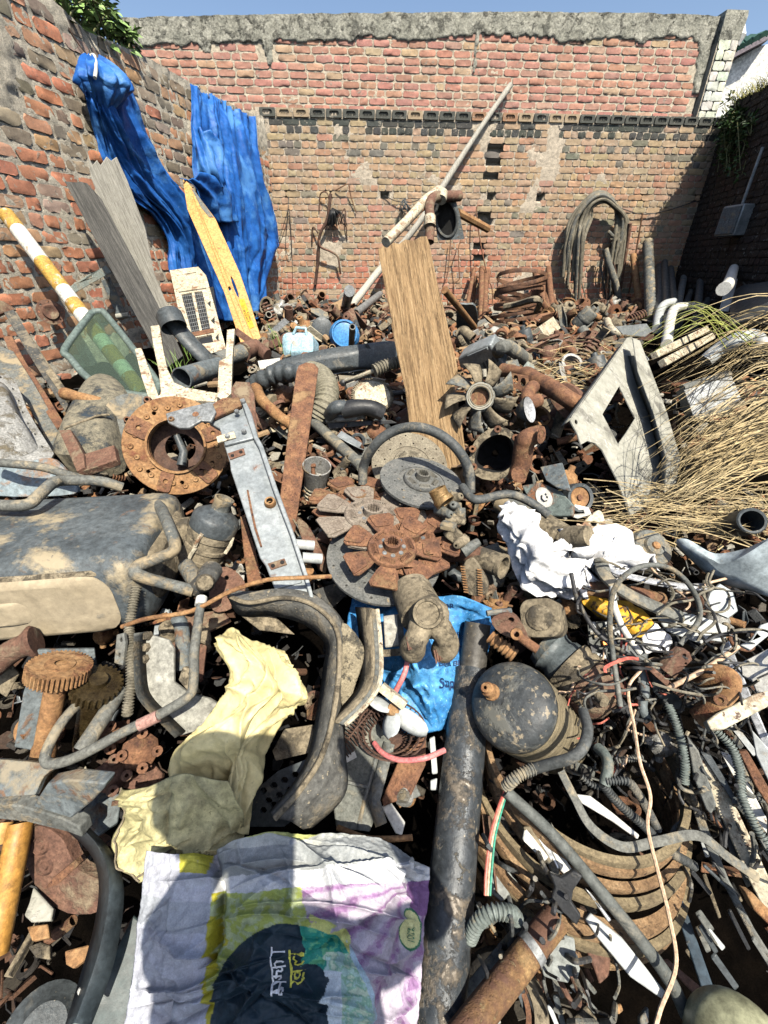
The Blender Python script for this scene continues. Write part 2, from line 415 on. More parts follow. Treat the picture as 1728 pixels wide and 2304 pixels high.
bm1 = brick_mat('wall_brick', (.3, .27, .22)); mm1 = mortar_mat('wall_mortar', (.50, .43, .335)); bml = brick_mat('old_brick', (.28, .255, .21)); mml = mortar_mat('old_mortar', (.54, .49, .395))
mb.build('brickwork', bm1, bw, sm=50, fixn=False)
def depB(a, z):
    if inhole(a, z): return -.13
    s = fb((a, z, 40), 1.4); e = .004 * fb((a, z, 2), 30)
    return e + (.008 + .006 * fb((a, z, 1), 9) if s > .45 else 0) - .001
mortar_bed(OB, UB, NB, ubL, ubR, .3, lambda a: zs1 + .0, .024, depB).build('mortar', mm1, bw, sm=180, fixn=False)
# bricks on edge, their frogs showing; each frog carries three raised strokes
mb = MB(); mb.c = []; fr = MB(); rg = random.Random(5); a = ubL + .05
sh = zs1 - zs0
while a < ubR - .1:
    wd = .232 * rg.uniform(.97, 1.03); M = frame(OB + UB * (a + wd / 2) + Z_ * (zs0 + sh / 2) + NB * .012, NB, UB)
    q = rg.random(); c = (.075, .078, .068) if q < .78 else ((.3, .17, .10) if q < .9 else (.34, .26, .17))
    n0 = len(mb.v)
    mb.plate([M @ p for p in rrect(wd - .018, sh - .012, .012, 4, .012)], NB, .05, [[M @ p for p in rrect(.135, .055, .024, 4, .012)]])
    mb.plate([M @ p for p in rrect(.14, .06, .02, 3, -.006)], NB, .02)
    for k in range(3): # raised maker's strokes
        x = -.038 + k * .038
        mb.tube([M @ V((x - .01, -.014, -.003)), M @ V((x - .004, .014, -.003)), M @ V((x + .008, -.012, -.003)), M @ V((x + .012, .013, -.003))], .0045, 4)
    mb.c += [c] * (len(mb.v) - n0); a += wd
mb.build('frogged_bricks', bm1, bw, sm=50)
# upper wall, set back a hand's width, thick pale joints, cement band along the top
OU = OB - NB * .10
uuR = uz(hit(1556, 256, (OU, NB)), OU, UB)[0]; uuL = ubL - 1.6
zu0 = zs1 - .02
topz = [uz(hit(x, y, (OU, NB)), OU, UB) for x, y in ((255, 42), (600, 34), (900, 30), (1200, 28), (1450, 31), (1640, 38))]
def lerp(l, a):
    if a <= l[0][0]: return l[0][1]
    for (p, q), (r, s_) in zip(l, l[1:]):
        if a <= r: return q + (s_ - q) * (a - p) / (r - p)
    return l[-1][1]
def topU(a): return lerp(topz, a) + .012 * fb((a, 0, 0), 4)
def bandz(a): return topU(a) - .24 - .05 * fb((a, 3, 0), 1.6) - .03 * fb((a, 5, 0), 8)
rg = random.Random(8); rows = []; k = 0; z = zu0; CU = .083
while z < 4.7:
    cells = []; a = uuL - rg.uniform(0, .2)
    while a < uuR + .02:
        wd = .243 * rg.uniform(.95, 1.05)
        if rg.random() < .1: wd *= .52
        cells.append((a + .010, wd - .018)); a += wd
    rows.append((z + .010, CU - .019, cells)); z += CU
drips = [(uz(hit(x, 100, (OU, NB)), OU, UB)[0], w_, hit(x, y, (OU, NB)).z) for x, y, w_ in ((602, 150, .07), (462, 122, .09), (1072, 165, .035), (790, 98, .08), (1440, 100, .1), (1265, 98, .12))]
def plast(a, z):
    b = bandz(a)
    if z > b: return True
    for da, w_, dz in drips:
        if abs(a - da + .02 * fb((z, 1, a), 9)) < w_ * (.5 + .5 * (z - dz) / max(.01, b - dz)) and z > dz: return True
    return a > uuR - .10 + .05 * fb((a, z, 7), 6) - .3 * max(0, z - 3.95) and z > 3.75
def palU(rg, a, z):
    r = rg.random()
    return (.40, .205, .15) if r < .5 else ((.37, .195, .145) if r < .82 else ((.40, .24, .17) if r < .96 else (.41, .29, .19)))
uw = thing('upper_wall', 'upper brick wall with cement band along its top, behind the lower wall', 'wall', OU + UB * 1.2)
wall_bricks(OU, UB, NB, rows, palU, lambda a, z: z < topU(a) - .03 and a < uuR and not (plast(a, z) and plast(a, z - .04)), .010, .004, 2).build('brickwork', bm1, uw, sm=50, fixn=False)
mm2 = mortar_mat('pale_mortar', (.54, .47, .36))
def depU(a, z): return .003 + .006 * fb((a, z, 2), 24)
mortar_bed(OU, UB, NB, uuL, uuR, zu0 - .1, lambda a: topU(a) - .02, .03, depU).build('mortar', mm2, uw, sm=180, fixn=False)
cem = mat('cement_plaster', [(.2, .2, .165), (.3, .295, .245), (.4, .39, .33)], 6, .95, patch=((.13, .13, .11), 9, .6), speck=((.07, .075, .06), 30, .68), bump=1.0, bd=.02)
def depC(a, z):
    s = 1 if plast(a, z) else 0
    t = topU(a) - z
    return (.024 + .012 * fb((a, z, 4), 7) + .008 * fb((a, z, 6), 22)) if s else -.03
mortar_bed(OU, UB, NB, uuL, uuR, bandz(0) - .75, topU, .022, depC).build('cement_band', cem, uw, sm=180, fixn=False)
# whitewashed brick pier at the right end of the upper wall
pm = brick_mat('whitewashed_brick', (.62, .62, .54)); rg = random.Random(9); rows = []; z = zu0 - .02; k = 0
pu0, pu1 = uuR + .045, uuR + .31
while z < topU(9) - .32:
    cells = [(pu0, .165), (pu0 + .172, .1)] if k % 2 else [(pu0, .1), (pu0 + .107, .165)]
    rows.append((z + .005, .095, cells)); z += .105; k += 1
pw = thing('brick_pier', 'whitewashed brick pier at the right end of the upper wall', 'pier', OU + UB * pu0 + Z_ * zu0)
OP = OU + NB * .10
wall_bricks(OP, UB, NB, rows, lambda rg, a, z: (.55, .56, .47), lambda a, z: True, .014, .006, 4).build('brickwork', pm, pw, sm=50, fixn=False)
mb = MB(); M = frame(OP + UB * ((pu0 + pu1) / 2) - NB * .16, NB, UB); zt = topU(9) + .03
mb.box((0, (zu0 + zt - .3) / 2, .0), (.30, zt - .3 - zu0, .31), M); mb.build('core', mm2, pw, sm=0)
mb = MB(); rows = []
for (e, z) in ((.0, zt - .3), (.004, zt - .25), (.01, zt - .05), (.002, zt)):
    rows.append([M @ V((sx * (.155 + e), z, sz * (.165 + e))) for sx, sz in ((-1, -1), (1, -1), (1, 1), (-1, 1))])
mb.grid(rows, cu=True); mb.plate(list(reversed(rows[-1])), Z_, .02); mb.build('cement_cap', cem, pw, sm=0, bev=.01)
# left wall: old, wide-jointed, smeared with mortar
s_of = lambda p: ((p - CL).dot(-LD), p.z)
ltop = sorted(s_of(WL(x, y)) for x, y in ((590, 262), (552, 252), (432, 188), (312, 120), (230, 84), (195, 72), (150, 30), (118, 4), (60, -40), (0, -75), (-200, -180)))
def topL(a): return lerp(ltop, a) + .01 * fb((a, 9, 0), 6)
rg = random.Random(12); rows = []; z = .55; CLh = .098
while z < 5.4:
    cells = []; a = -.05 - rg.uniform(0, .2)
    while a < 8.6:
        wd = (.245 if rg.random() < .62 else .135) * rg.uniform(.9, 1.1); cells.append((a + .014, wd - .027)); a += wd
    rows.append((z + .012 + rg.gauss(0, .003), CLh - .025 + rg.gauss(0, .003), cells)); z += CLh
def palL(rg, a, z):
    r = rg.random(); hi = z > topL(a) - .9
    if hi and r < .3: return (.22, .18, .135)
    if r < .48: return (.46, .2, .115)
    if r < .74: return (.46, .255, .15)
    if r < .82: return (.43, .29, .17)
    return (.33, .26, .19)
def smear(a, z): return fb((a, z, 17), 1.7) + .35 * fb((a, z, 3), 7)
lw = thing('left_wall', 'old rough brick wall with wide smeared joints and light green plant on top', 'wall', CL - LD * 3)
wall_bricks(CL, -LD, NL, rows, palL, lambda a, z: z < topL(a) - .05 and smear(a, z) < .5, .0105, .007, 3).build('brickwork', bml, lw, sm=50, fixn=False)
def depL(a, z):
    s = smear(a, z); return .005 + .009 * fb((a, z, 2), 19) + .005 * fb((a, z, 6), 45) + (.014 * min(1, (s - .24) / .2) if s > .24 else 0)
mortar_bed(CL, -LD, NL, -.05, 8.6, .3, topL, .024, depL).build('mortar', mml, lw, sm=180, fixn=False)
# right wall, in its own shade, with more shade painted into brick and mortar
rtop = sorted(((p - CR).dot(-LD), p.z) for p in (WR(1622, 262), WR(1640, 248), WR(1660, 222), WR(1700, 205), WR(1728, 190), WR(1900, 90)))
def topR(a): return lerp(rtop, a) + .02 * fb((a, 4, 0), 5)
rg = random.Random(14); rows = []; z = .5
while z < 5.0:
    cells = []; a = -.05 - rg.uniform(0, .2)
    while a < 7.5:
        wd = (.24 if rg.random() < .7 else .125) * rg.uniform(.95, 1.05); cells.append((a + .008, wd - .016)); a += wd
    rows.append((z + .007, .083 - .014, cells)); z += .083
rw = thing('right_wall', 'shaded brick wall with shade painted in, creeper and dry tufts along its top', 'wall', CR - LD * 3)
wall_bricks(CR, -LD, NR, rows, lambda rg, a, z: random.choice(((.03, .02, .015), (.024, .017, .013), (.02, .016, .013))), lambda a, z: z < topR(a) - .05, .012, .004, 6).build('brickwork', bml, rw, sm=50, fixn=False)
mortar_bed(CR, -LD, NR, -.05, 7.5, .3, topR, .05, lambda a, z: .004 * fb((a, z, 2), 20)).build('mortar', mortar_mat('shade_mortar', (.026, .022, .018)), rw, sm=180, fixn=False)  # mortar near black, the wall's shade put into its colour
# white building with a green tiled roof behind the right wall
hb = thing('white_building', 'white rendered building with green roof edge behind the pier', 'building', (9, 13, 0))
pl = (V((7.5, 11.2, 0)), V((-.25, -1, 0)).normalized())
hw_ = mat('white_render', [(.72, .72, .68), (.82, .82, .78)], 3, .9, patch=((.55, .55, .5), 4, .66), bump=.2)
mb = traced([(1535, 330), (1535, 250), (1617, 155), (1665, 128), (1712, 103), (1760, 92), (1990, 60), (1990, 400)], pl, 3.0); mb.build('wall', hw_, hb, sm=0)
A, B_ = hit(1618, 152, pl), hit(1716, 100, pl)
up = pl[1] * .25
mb = MB(); mb.plate([A + up, B_ + up, B_ + up + Z_ * .07, A + up + Z_ * .07], pl[1], 3.2); mb.build('barge_board', mat('grey_purple_board', [(.2, .17, .19)], 5, .7), hb, sm=0)
rp = MB(); a0, a1 = hit(1625, 96, (pl[0] - pl[1] * 1, pl[1])), hit(1713, 93, (pl[0] - pl[1] * 1, pl[1]))
rp.plate([A + up * .8 + Z_ * .09, B_ + up * .8 + Z_ * .09, a1 + Z_ * .02, a0 + Z_ * .02], pl[1], .06)
for k in range(7):
    t = k / 6; q0 = (A.lerp(B_, t)) + up + Z_ * .1; q1 = a0.lerp(a1, t) + Z_ * .05; rp.tube([q0, q1], .06, 6)
rp.build('roof', mat('green_tiles', [(.03, .08, .06), (.05, .13, .09)], 4, .7), hb, sm=30)
mb = MB(); mb.lathe([(0, .16), (.1, .13), (.16, 0), (.1, -.13), (0, -.16)], 14, Matrix.Translation(hit(1655, 83, (pl[0] + V((0, -.6, 0)), pl[1])))); mb.build('finial', hw_, hb)
# ================================================================ builders used again and again
def pillow(poly, n, h, base=0.02, steps=4, flat=.0, mb=None, lip=0):
    """a pressed or cast shell: outline poly (3-D) on a plane with normal n, domed by h, sides dropped by base"""
    mb = mb or MB(); c = sum((V(p) for p in poly), V((0, 0, 0))) / len(poly); n = V(n).normalized(); rows = []
    rows.append([V(p) - n * base for p in poly])
    for k in range(steps + 1):
        t = k / steps; s = 1 - (1 - flat) * t; hh = h * math.sin(t * pi / 2)
        if k < steps or flat > 0: rows.append([c + (V(p) - c) * s + n * (hh + (.0 if k else 0)) for p in poly])
    mb.grid(rows, cu=True)
    if flat > 0: mb.add(rows[-1], [tuple(range(len(poly)))])
    else:
        o = len(mb.v); L = len(poly); mb.add(rows[-1] + [c + n * h], [(k, (k + 1) % L, L) for k in range(L)])
    return mb
def smooth(pts, n=4):
    return [(p.x, p.y) for p in cr([V((x, y, 0)) for x, y in pts], n, True)]
def bolt(mb, p, n, r=.008, h=.006):
    mb.lathe([(0, h), (r * .8, h), (r, h * .6), (r, -.002)], 6, frame(p, n))
def corr(pts, r, pitch, amp, seg=12, mb=None):
    """ribbed hose"""
    mb = mb or MB(); pts = [V(p) for p in pts]; out = [pts[0]]; rs = []; L = 0
    st = pitch / 4; acc = 0
    for a, b in zip(pts, pts[1:]):
        d = (b - a).length; x = st - acc
        while x < d: out.append(a.lerp(b, x / d)); x += st
        acc = d - (x - st)
    rs = [r + (amp if k % 4 in (0, 1) else -amp) for k in range(len(out))]
    return mb.tube(out, rs, seg)
def rod(name, label, cat, m, pts, r, group=None, **k):
    kk = {a: k.pop(a) for a in ('sm', 'bev') if a in k}
    return MB().tube(pts, r, **k).thing(name, label, cat, m, group, **kk)
def cloth(rows, nu, nv, disp, W=None):
    """rows of 3-D points, swept smooth both ways; disp(u, v, p) moves along the normal.  Returns (grid, sampler)"""
    R1 = [cr(r, max(2, nu // (len(r) - 1))) for r in rows]
    cols = [cr([r[j] for r in R1], max(2, nv // (len(rows) - 1))) for j in range(len(R1[0]))]
    g = [[cols[j][i] for j in range(len(cols))] for i in range(len(cols[0]))]
    H, Wd = len(g), len(g[0]); out = []
    for i in range(H):
        row = []
        for j in range(Wd):
            du = g[i][min(j + 1, Wd - 1)] - g[i][max(j - 1, 0)]; dv = g[min(i + 1, H - 1)][j] - g[max(i - 1, 0)][j]
            n = du.cross(dv); n = n.normalized() if n.length > 1e-9 else V((0, 0, 1))
            if n.dot(EYE - g[i][j]) < 0: n = -n
            row.append(g[i][j] + n * disp(j / (Wd - 1), i / (H - 1), g[i][j]))
        out.append(row)
    return out
def sample(g, u, v):
    H, Wd = len(g), len(g[0]); y = min(max(v, 0), .9999) * (H - 1); x = min(max(u, 0), .9999) * (Wd - 1)
    i, j = int(y), int(x); a, b = y - i, x - j
    return (g[i][j] * (1 - b) + g[i][j + 1] * b) * (1 - a) + (g[i + 1][j] * (1 - b) + g[i + 1][j + 1] * b) * a
def crumple(p, s):
    return .55 - crumple0(p, s)
def crumple0(p, s):
    p = V(p) * s; t = 0; a = 1
    for k in range(4): t += a * abs(NZ.noise(p + V((k * 7, 0, 0)))); p = p * 2.1; a *= .5
    return t
def creases(seed, n, amp, wmin=.012, wmax=.05, dirs=None):
    """sharp straight creases, each a ridge or valley of its own length, in the cloth's own u, v"""
    rg = random.Random(seed); L = []
    for k in range(n):
        a = rg.uniform(0, pi) if dirs is None else rg.gauss(rg.choice(dirs), .35)
        L.append((rg.random(), rg.random(), cos(a), sin(a), rg.uniform(.12, .5), rg.uniform(wmin, wmax), amp * rg.uniform(.4, 1.2) * rg.choice((1, 1, -1))))
    def f(u, v):
        t = 0
        for cu, cv, c, s_, ln, w_, am in L:
            x, y = u - cu, v - cv; d = abs(-s_ * x + c * y)
            if d > w_ * 5: continue
            e = (c * x + s_ * y) / ln
            if abs(e) > 1: continue
            t += am * math.exp(-d / w_) * (1 - e * e)
        return t * min(1, 9 * min(u, 1 - u, v, 1 - v) + .06)
    return f
def text_mb(txt, place, mb=None, th=.0008, bold=.0):
    """lettering; place(x, y) -> 3-D point, x and y in letter heights"""
    mb = mb or MB(); cu = bpy.data.curves.new('lettering', 'FONT'); cu.body = txt; cu.size = 1.4; cu.offset = bold; cu.resolution_u = 3
    ob = bpy.data.objects.new('lettering', cu); COL.objects.link(ob); bpy.context.view_layer.update()
    me = ob.to_mesh(); vs = [place(v.co.x, v.co.y) for v in me.vertices]; fs = [tuple(p.vertices) for p in me.polygons]
    mb.add(vs, fs); ob.to_mesh_clear(); bpy.data.objects.remove(ob); bpy.data.curves.remove(cu)
    return mb
def planar(o, xd, yd, h): return lambda x, y: o + xd * (x * h) + yd * (y * h)
def disc_px(x, y, l, n=None): # a frame on the heap at a pixel, z along n (default: to the viewer)
    p = P(x, y, l); return frame(p, (EYE - p) if n is None else V(n))
def mid(pts): return sum((V(p) for p in pts), V((0, 0, 0))) / len(pts)
def WC(x, y, o):
    a, b = WL(x, y, o), WB(x, y, o)
    fa, fb_ = a.y * _cp - (a.z - 1.6) * _sp, b.y * _cp - (b.z - 1.6) * _sp
    return a if 0 < fa < fb_ else b

# ================================================================ left wall: tarpaulins, planks, leaning things
tarp = mat('blue_tarpaulin', [(.008, .06, .25), (.014, .095, .35), (.03, .15, .46)], 5, .55, spec=.25, grime=.25, bump=.35, bd=.005, patch=((.06, .19, .46), 2.2, .56), speck=((.12, .25, .5), 60, .7))
def fold(k, amp, ph=0):
    def f(u, v, p):
        t = u * k + .35 * v + ph + .25 * NZ.noise(V((u * 2, v * 2.5, ph)))
        r = 1 - 2 * abs(2 * (t - math.floor(t)) - 1); q = V((u * 9 + 1.2 * v, v * 1.6, ph)); q2 = V((u * 5 - 4 * v, v * 7 + 3 * u, ph + 4))
        return amp * (.3 + .7 * v) * (.75 * r + .25 * sin(6.28 * t * 1.7)) - .085 * abs(NZ.noise(q)) - .035 * abs(NZ.noise(q2)) - .010 * abs(NZ.noise(q2 * 2.7)) + .006 * crumple(p, 9)
    cz = creases(int(ph * 10) + 3, 46, .028, .006, .028, (1.45, 1.2, 1.75))
    return lambda u, v, p: f(u, v, p) + cz(u, v)
A_ = [[(195, 205, .2), (238, 205, .25), (284, 165, .1)], [(205, 245, .18), (255, 250, .24), (314, 225, .08)], [(225, 320, .12), (285, 310, .22), (347, 312, .08)],
      [(248, 385, .1), (318, 370, .2), (386, 386, .08)], [(288, 445, .1), (360, 430, .2), (425, 440, .1)], [(345, 485, .1), (410, 500, .2), (466, 520, .12)],
      [(378, 540, .12), (440, 570, .2), (498, 590, .14)], [(388, 610, .14), (455, 640, .2), (523, 655, .16)], [(430, 690, .18), (480, 715, .22), (548, 725, .2)]]
g = cloth([[WC(*p) for p in r] for r in A_], 90, 160, fold(3.2, .05))
MB_ = MB(); MB_.grid(g); t1 = MB_.thing('tarpaulin', 'blue tarpaulin bunched up by a white rope and hanging slantwise down the old brick wall', 'tarpaulin', tarp, sm=180, solid=.003)
# the bunched-up head of that tarpaulin: a pleated pouch hanging from the rope
p0, p1 = WL(211, 130, .14), WL(236, 244, .2); mb = MB(); rows = []; d_ = p1 - p0
for i in range(27):
    t = i / 26; row = []; c = p0 + d_ * t + NL * .05 * sin(pi * t)
    for k in range(108):
        a = 2 * pi * k / 108; q = a * 9 / (2 * pi) + .35 * NZ.noise(V((cos(a), sin(a), t * 1.5))) + .25 * t; pl_ = 2 * abs(2 * (q - math.floor(q)) - 1) - 1
        r = (.02 + .15 * max(0, sin(pi * min(1, t * .92 + .03))) ** .75 * (1 + .18 * (t < .6))) * (1 + .20 * pl_ * (1 - .3 * t) + .12 * NZ.noise(V((cos(a) * 2, sin(a) * 2, t * 4))))
        row.append(c + LD * (r * cos(a) * 1.05) + NL * (r * sin(a) * .8) + Z_ * (.03 * NZ.noise(V((cos(a) * 3, sin(a) * 3, 5)))))
    rows.append(row)
mb.grid(rows, cu=True); mb.build('knot', tarp, t1, sm=180)
flap = [[(212, 270, .1), (235, 275, .1), (262, 300, .12)], [(225, 345, .09), (250, 345, .1), (282, 360, .13)], [(255, 400, .09), (285, 408, .12), (310, 420, .13)], [(300, 440, .09), (325, 455, .12), (350, 478, .13)]]
g = cloth([[WC(*p) for p in r] for r in flap], 24, 36, lambda u, v, p: .03 * crumple(p, 6)); mb = MB(); mb.grid(g); mb.build('hanging_flap', tarp, t1, sm=180, solid=.003)
B_r = [[(432, 188, .03), (500, 222, .05), (574, 262, .10)], [(436, 250, .08), (510, 272, .14), (584, 330, .16)], [(440, 320, .1), (522, 332, .18), (593, 400, .18)], [(444, 385, .12), (528, 400, .22), (613, 462, .2)],
       [(452, 432, .14), (540, 470, .24), (630, 535, .22)], [(470, 490, .16), (548, 540, .25), (629, 562, .22)], [(490, 560, .18), (555, 600, .26), (607, 622, .2)], [(515, 640, .2), (564, 670, .26), (598, 692, .2)], [(535, 700, .2), (570, 715, .24), (586, 722, .2)]]
g = cloth([[WC(*p) for p in r] for r in B_r], 110, 176, fold(4.3, .055, 1.1))
mb = MB(); mb.grid(g); HEM = [r[0] for r in g][:100], [r[-1] for r in g]; EY = [g[2][j] for j in range(8, len(g[0]) - 4, 22)]; t2 = mb.thing('tarpaulin', 'blue tarpaulin draped over the wall corner, hanging behind the yellow board', 'tarpaulin', tarp, sm=180, solid=.003)
for q in EY: MB().lathe([(.008, .006), (.018, .006), (.02, .0)], 12, frame(q + NL * .02, NL)).build('eyelet', steel, t2)
for q in HEM: MB().tube(q, .007, 5).build('hem', tarp, t2)
ear = [[(404, 400, .3), (425, 405, .3), (445, 395, .26)], [(425, 412, .3), (455, 420, .3), (485, 400, .28)], [(450, 440, .28), (490, 450, .3), (520, 430, .3)], [(480, 500, .25), (505, 500, .28), (535, 500, .28)]]
g = cloth([[WC(*p) for p in r] for r in ear], 30, 40, lambda u, v, p: .03 * sin(u * 14 + v * 5) + .03 * crumple(p, 5)); mb = MB(); mb.grid(g); mb.build('loose_corner', tarp, t2, sm=180, solid=.003)
g = cloth([[WC(*p) for p in r] for r in [[(437, 290, .14), (450, 290, .2), (478, 300, .24)], [(440, 340, .16), (465, 330, .26), (500, 330, .28)], [(446, 390, .2), (475, 380, .3), (495, 390, .3)], [(470, 425, .22), (490, 420, .3), (503, 430, .3)]]], 24, 36, lambda u, v, p: .03 * sin(u * 17 - v * 4) + .03 * crumple(p, 6)); mb = MB(); mb.grid(g); mb.build('puckered_fold', tarp, t2, sm=180, solid=.003)
ropew = mat('white_rope', [(.4, .4, .36), (.6, .6, .55)], 40, .8, bump=.5)
rod('rope', 'white rope tying the bunched blue tarpaulin to the old brick wall', 'rope', ropew, cr([WL(190, 122, .02), WL(200, 128, .08), WL(212, 126, .14), WL(216, 150, .3), WL(214, 175, .36)], 8), .012, jit=.5)
rod('wire', 'rusty wire running down from the old brick wall top to the tarpaulin rope', 'wire', rustd, cr([WL(150, 55, .01), WL(170, 90, .02), WL(195, 122, .04)], 6), .005, seg=5)
def board(name, label, cat, m, poly, a, b, th, group=None, bev=.003, holes=()):
    pl = facing(a, b); mb = traced(poly, pl, th, holes); M = frame(mid(mb.v), b - a, pl[1]); I = M.inverted(); mb.v = [tuple(I @ V(v)) for v in mb.v]
    o = mb.build(name, m, bev=bev); o.matrix_world = M; tag(o, label, cat, group); return o
board('timber_plank', 'dark grey weathered plank with square end leaning lowest on the old brick wall', 'plank', woodd, [(145, 407), (170, 410), (180, 408), (196, 412), (228, 447), (278, 540), (333, 643), (388, 747), (412, 800), (372, 830), (350, 792), (243, 594)], WL(172, 410, .2), P(380, 800, .14), .05)
board('timber_plank', 'pale grey weathered plank with jagged top leaning between the dark plank and the blue tarpaulin', 'plank', woodg, [(197, 347), (208, 372), (218, 360), (226, 372), (240, 352), (250, 362), (262, 353), (286, 405), (327, 513), (347, 615), (378, 690), (400, 745), (362, 765), (300, 640), (226, 455), (205, 400)], WL(232, 355, .34), P(400, 745, .12), .045)
a, b = WL(414, 405, .3), P(560, 775, .05); pl = facing(a, b)
yb = thing('board', 'long yellow painted truck board with a yellow number plate leaning on the blue tarpaulin', 'board', b)
traced([(411, 404), (415, 401), (438, 430), (484, 491), (512, 552), (540, 615), (567, 695), (590, 770), (566, 790), (541, 770), (504, 657), (476, 594), (421, 470), (413, 418)], pl, .035, [ell(516, 649, 3.5, 5, 10, -.3), ell(528, 645, 3, 26, 14, -.35)]).build('panel', yel, yb, bev=.004)
gp = (pl[0] + pl[1] * .004, pl[1])
traced([(430, 423), (440, 432), (481, 489), (470, 488), (452, 466)], gp, .006).build('grey_patch', mudg, yb)
for q0, q1 in (((434, 440), (560, 775)), ((448, 470), (574, 772))):
    MB().tube([hit(q0[0], q0[1], gp), hit(q1[0], q1[1], gp)], .004, 5).build('pressed_rib', yel, yb)
npl = [(537, 674), (549, 672), (572, 735), (561, 741)]
traced(npl, gp, .004).build('number_plate', mat('plate_yellow', [(.5, .27, .006), (.58, .33, .01)], 9, .45, bump=.1), yb)
q = px(npl, (gp[0] + pl[1] * .002, gp[1])); xd = (q[0] - q[3]).normalized(); ud = -pl[1].cross(xd) if (pl[1].cross(xd)).dot(q[0] - q[1]) < 0 else pl[1].cross(xd); L = (q[0] - q[3]).length
blkp = mat('black_lettering', [(.012, .012, .012)], 10, .6, bump=0)
w_ = (q[1] - q[0]).length
mb = text_mb('HR55B', planar(q[2].lerp(q[3], .5) + xd * L * .2 + ud * w_ * .06, xd * 1.9, ud, w_ * .36)); text_mb('0873', planar(q[2].lerp(q[3], .5) + xd * L * .24 - ud * w_ * .43, xd * 1.9, ud, w_ * .36), mb)
mb.build('lettering', blkp, yb, sm=0, fixn=False)
# striped pole, half behind the tinted pane
a, b = WL(15, 483, .1), P(322, 888, .02); mb = MB(); st = [0, .09, .27, .43, .5, .56, .62, .70, .76, .84, .90, 1]
for k in range(len(st) - 1):
    mb.mi = 0 if k % 2 else 1
    mb.tube([a.lerp(b, st[k] + (b - a).length * 0), a.lerp(b, st[k + 1])], .048, 18, cap=True)
mb.mi = 0
mb.thing('striped_pole', 'round white pole with yellow bands and rust spots leaning on the old brick wall', 'pole', [mat('pole_white', [(.52, .51, .46), (.7, .69, .63)], 14, .6, patch=((.3, .16, .07), 17, .68), bump=.3), mat('pole_yellow', [(.33, .19, .04), (.5, .31, .07)], 14, .65, patch=((.5, .48, .42), 20, .63), speck=((.16, .07, .03), 60, .66), bump=.4)])
# tinted pane in a rubber frame
pl = tri(D(147, 783, 2.42), D(222, 703, 2.66), D(330, 880, 2.36)); oc = [(146, 786), (200, 712), (210, 703), (226, 701), (238, 708), (300, 785), (352, 858), (352, 880), (338, 892), (262, 880), (200, 852), (158, 806)]
gp_ = thing('window_pane', 'green tinted window pane in a dark rubber frame leaning over the striped pole', 'window pane', mid(px(oc, pl)))
oc = smooth(oc, 4); MB().tube(px(oc, pl), .02, 10, closed=True).build('rubber_frame', mat('rubber_green_grey', [(.08, .11, .10), (.13, .165, .15)], 9, .6, bump=.3), gp_)
gl = bpy.data.materials.new('tinted_glass'); gl.use_nodes = True; t = gl.node_tree; t.nodes.remove(t.nodes['Principled BSDF']); tr = t.nodes.new('ShaderNodeBsdfTransparent'); tr.inputs[0].default_value = (.68, .8, .70, 1); gy = t.nodes.new('ShaderNodeBsdfGlossy'); gy.inputs[1].default_value = .12; df = t.nodes.new('ShaderNodeBsdfDiffuse'); df.inputs[0].default_value = (.2, .25, .18, 1)
m1 = t.nodes.new('ShaderNodeMixShader'); m2 = t.nodes.new('ShaderNodeMixShader'); m1.inputs[0].default_value = .08; m2.inputs[0].default_value = .12
t.links.new(tr.outputs[0], m1.inputs[1]); t.links.new(gy.outputs[0], m1.inputs[2]); t.links.new(m1.outputs[0], m2.inputs[1]); t.links.new(df.outputs[0], m2.inputs[2]); t.links.new(m2.outputs[0], t.nodes['Material Output'].inputs[0])
traced(oc, pl, .005).build('glass', gl, gp_, sm=0)
# flange on the wall
M = frame(WL(114, 702, .16), EYE - WL(114, 702, .1) + V((.6, 0, .2))); fl = thing('pipe_flange', 'round rust-red flange with bolt holes on the old brick wall below the striped pole', 'flange', M)
mb = MB(); mb.plate([p for p in circ(.085, 32)], (0, 0, 1), .018, [circ(.007, 8, 0, 0, (.068 * cos(k * pi / 4), .068 * sin(k * pi / 4))) for k in range(8)]); mb.build('plate', rust2, fl, local=True, bev=.003)
MB().lathe([(0, .004), (.03, .006), (.04, .014), (.048, .014), (.054, .002)], 28).build('boss', rust2, fl, local=True)
MB().lathe([(.04, -.018), (.036, -.10), (.03, -.13), (0, -.13)], 18).build('neck', rust2, fl, local=True)
board('slotted_bracket', 'flat grey green bracket with a square slot between the striped pole and dark plank', 'bracket', grnp, [(150, 655), (166, 638), (238, 597), (252, 612), (164, 662)], WL(155, 655, .14), WL(248, 605, .14), .012, holes=[[(192, 622), (205, 615), (208, 622), (195, 629)]])
board('angle_strip', 'narrow dark blue grey strip standing on the old brick wall behind the dark plank', 'strip', blueg, [(228, 632), (247, 622), (284, 703), (262, 710)], WL(238, 628, .05), WL(272, 706, .06), .012)
rod('pipe_stub', 'small cream pipe stub on the old brick wall beside the foot of the dark plank', 'pipe', chalk, [WL(262, 712, .05), WL(290, 708, .15)], .022, hollow=.005)
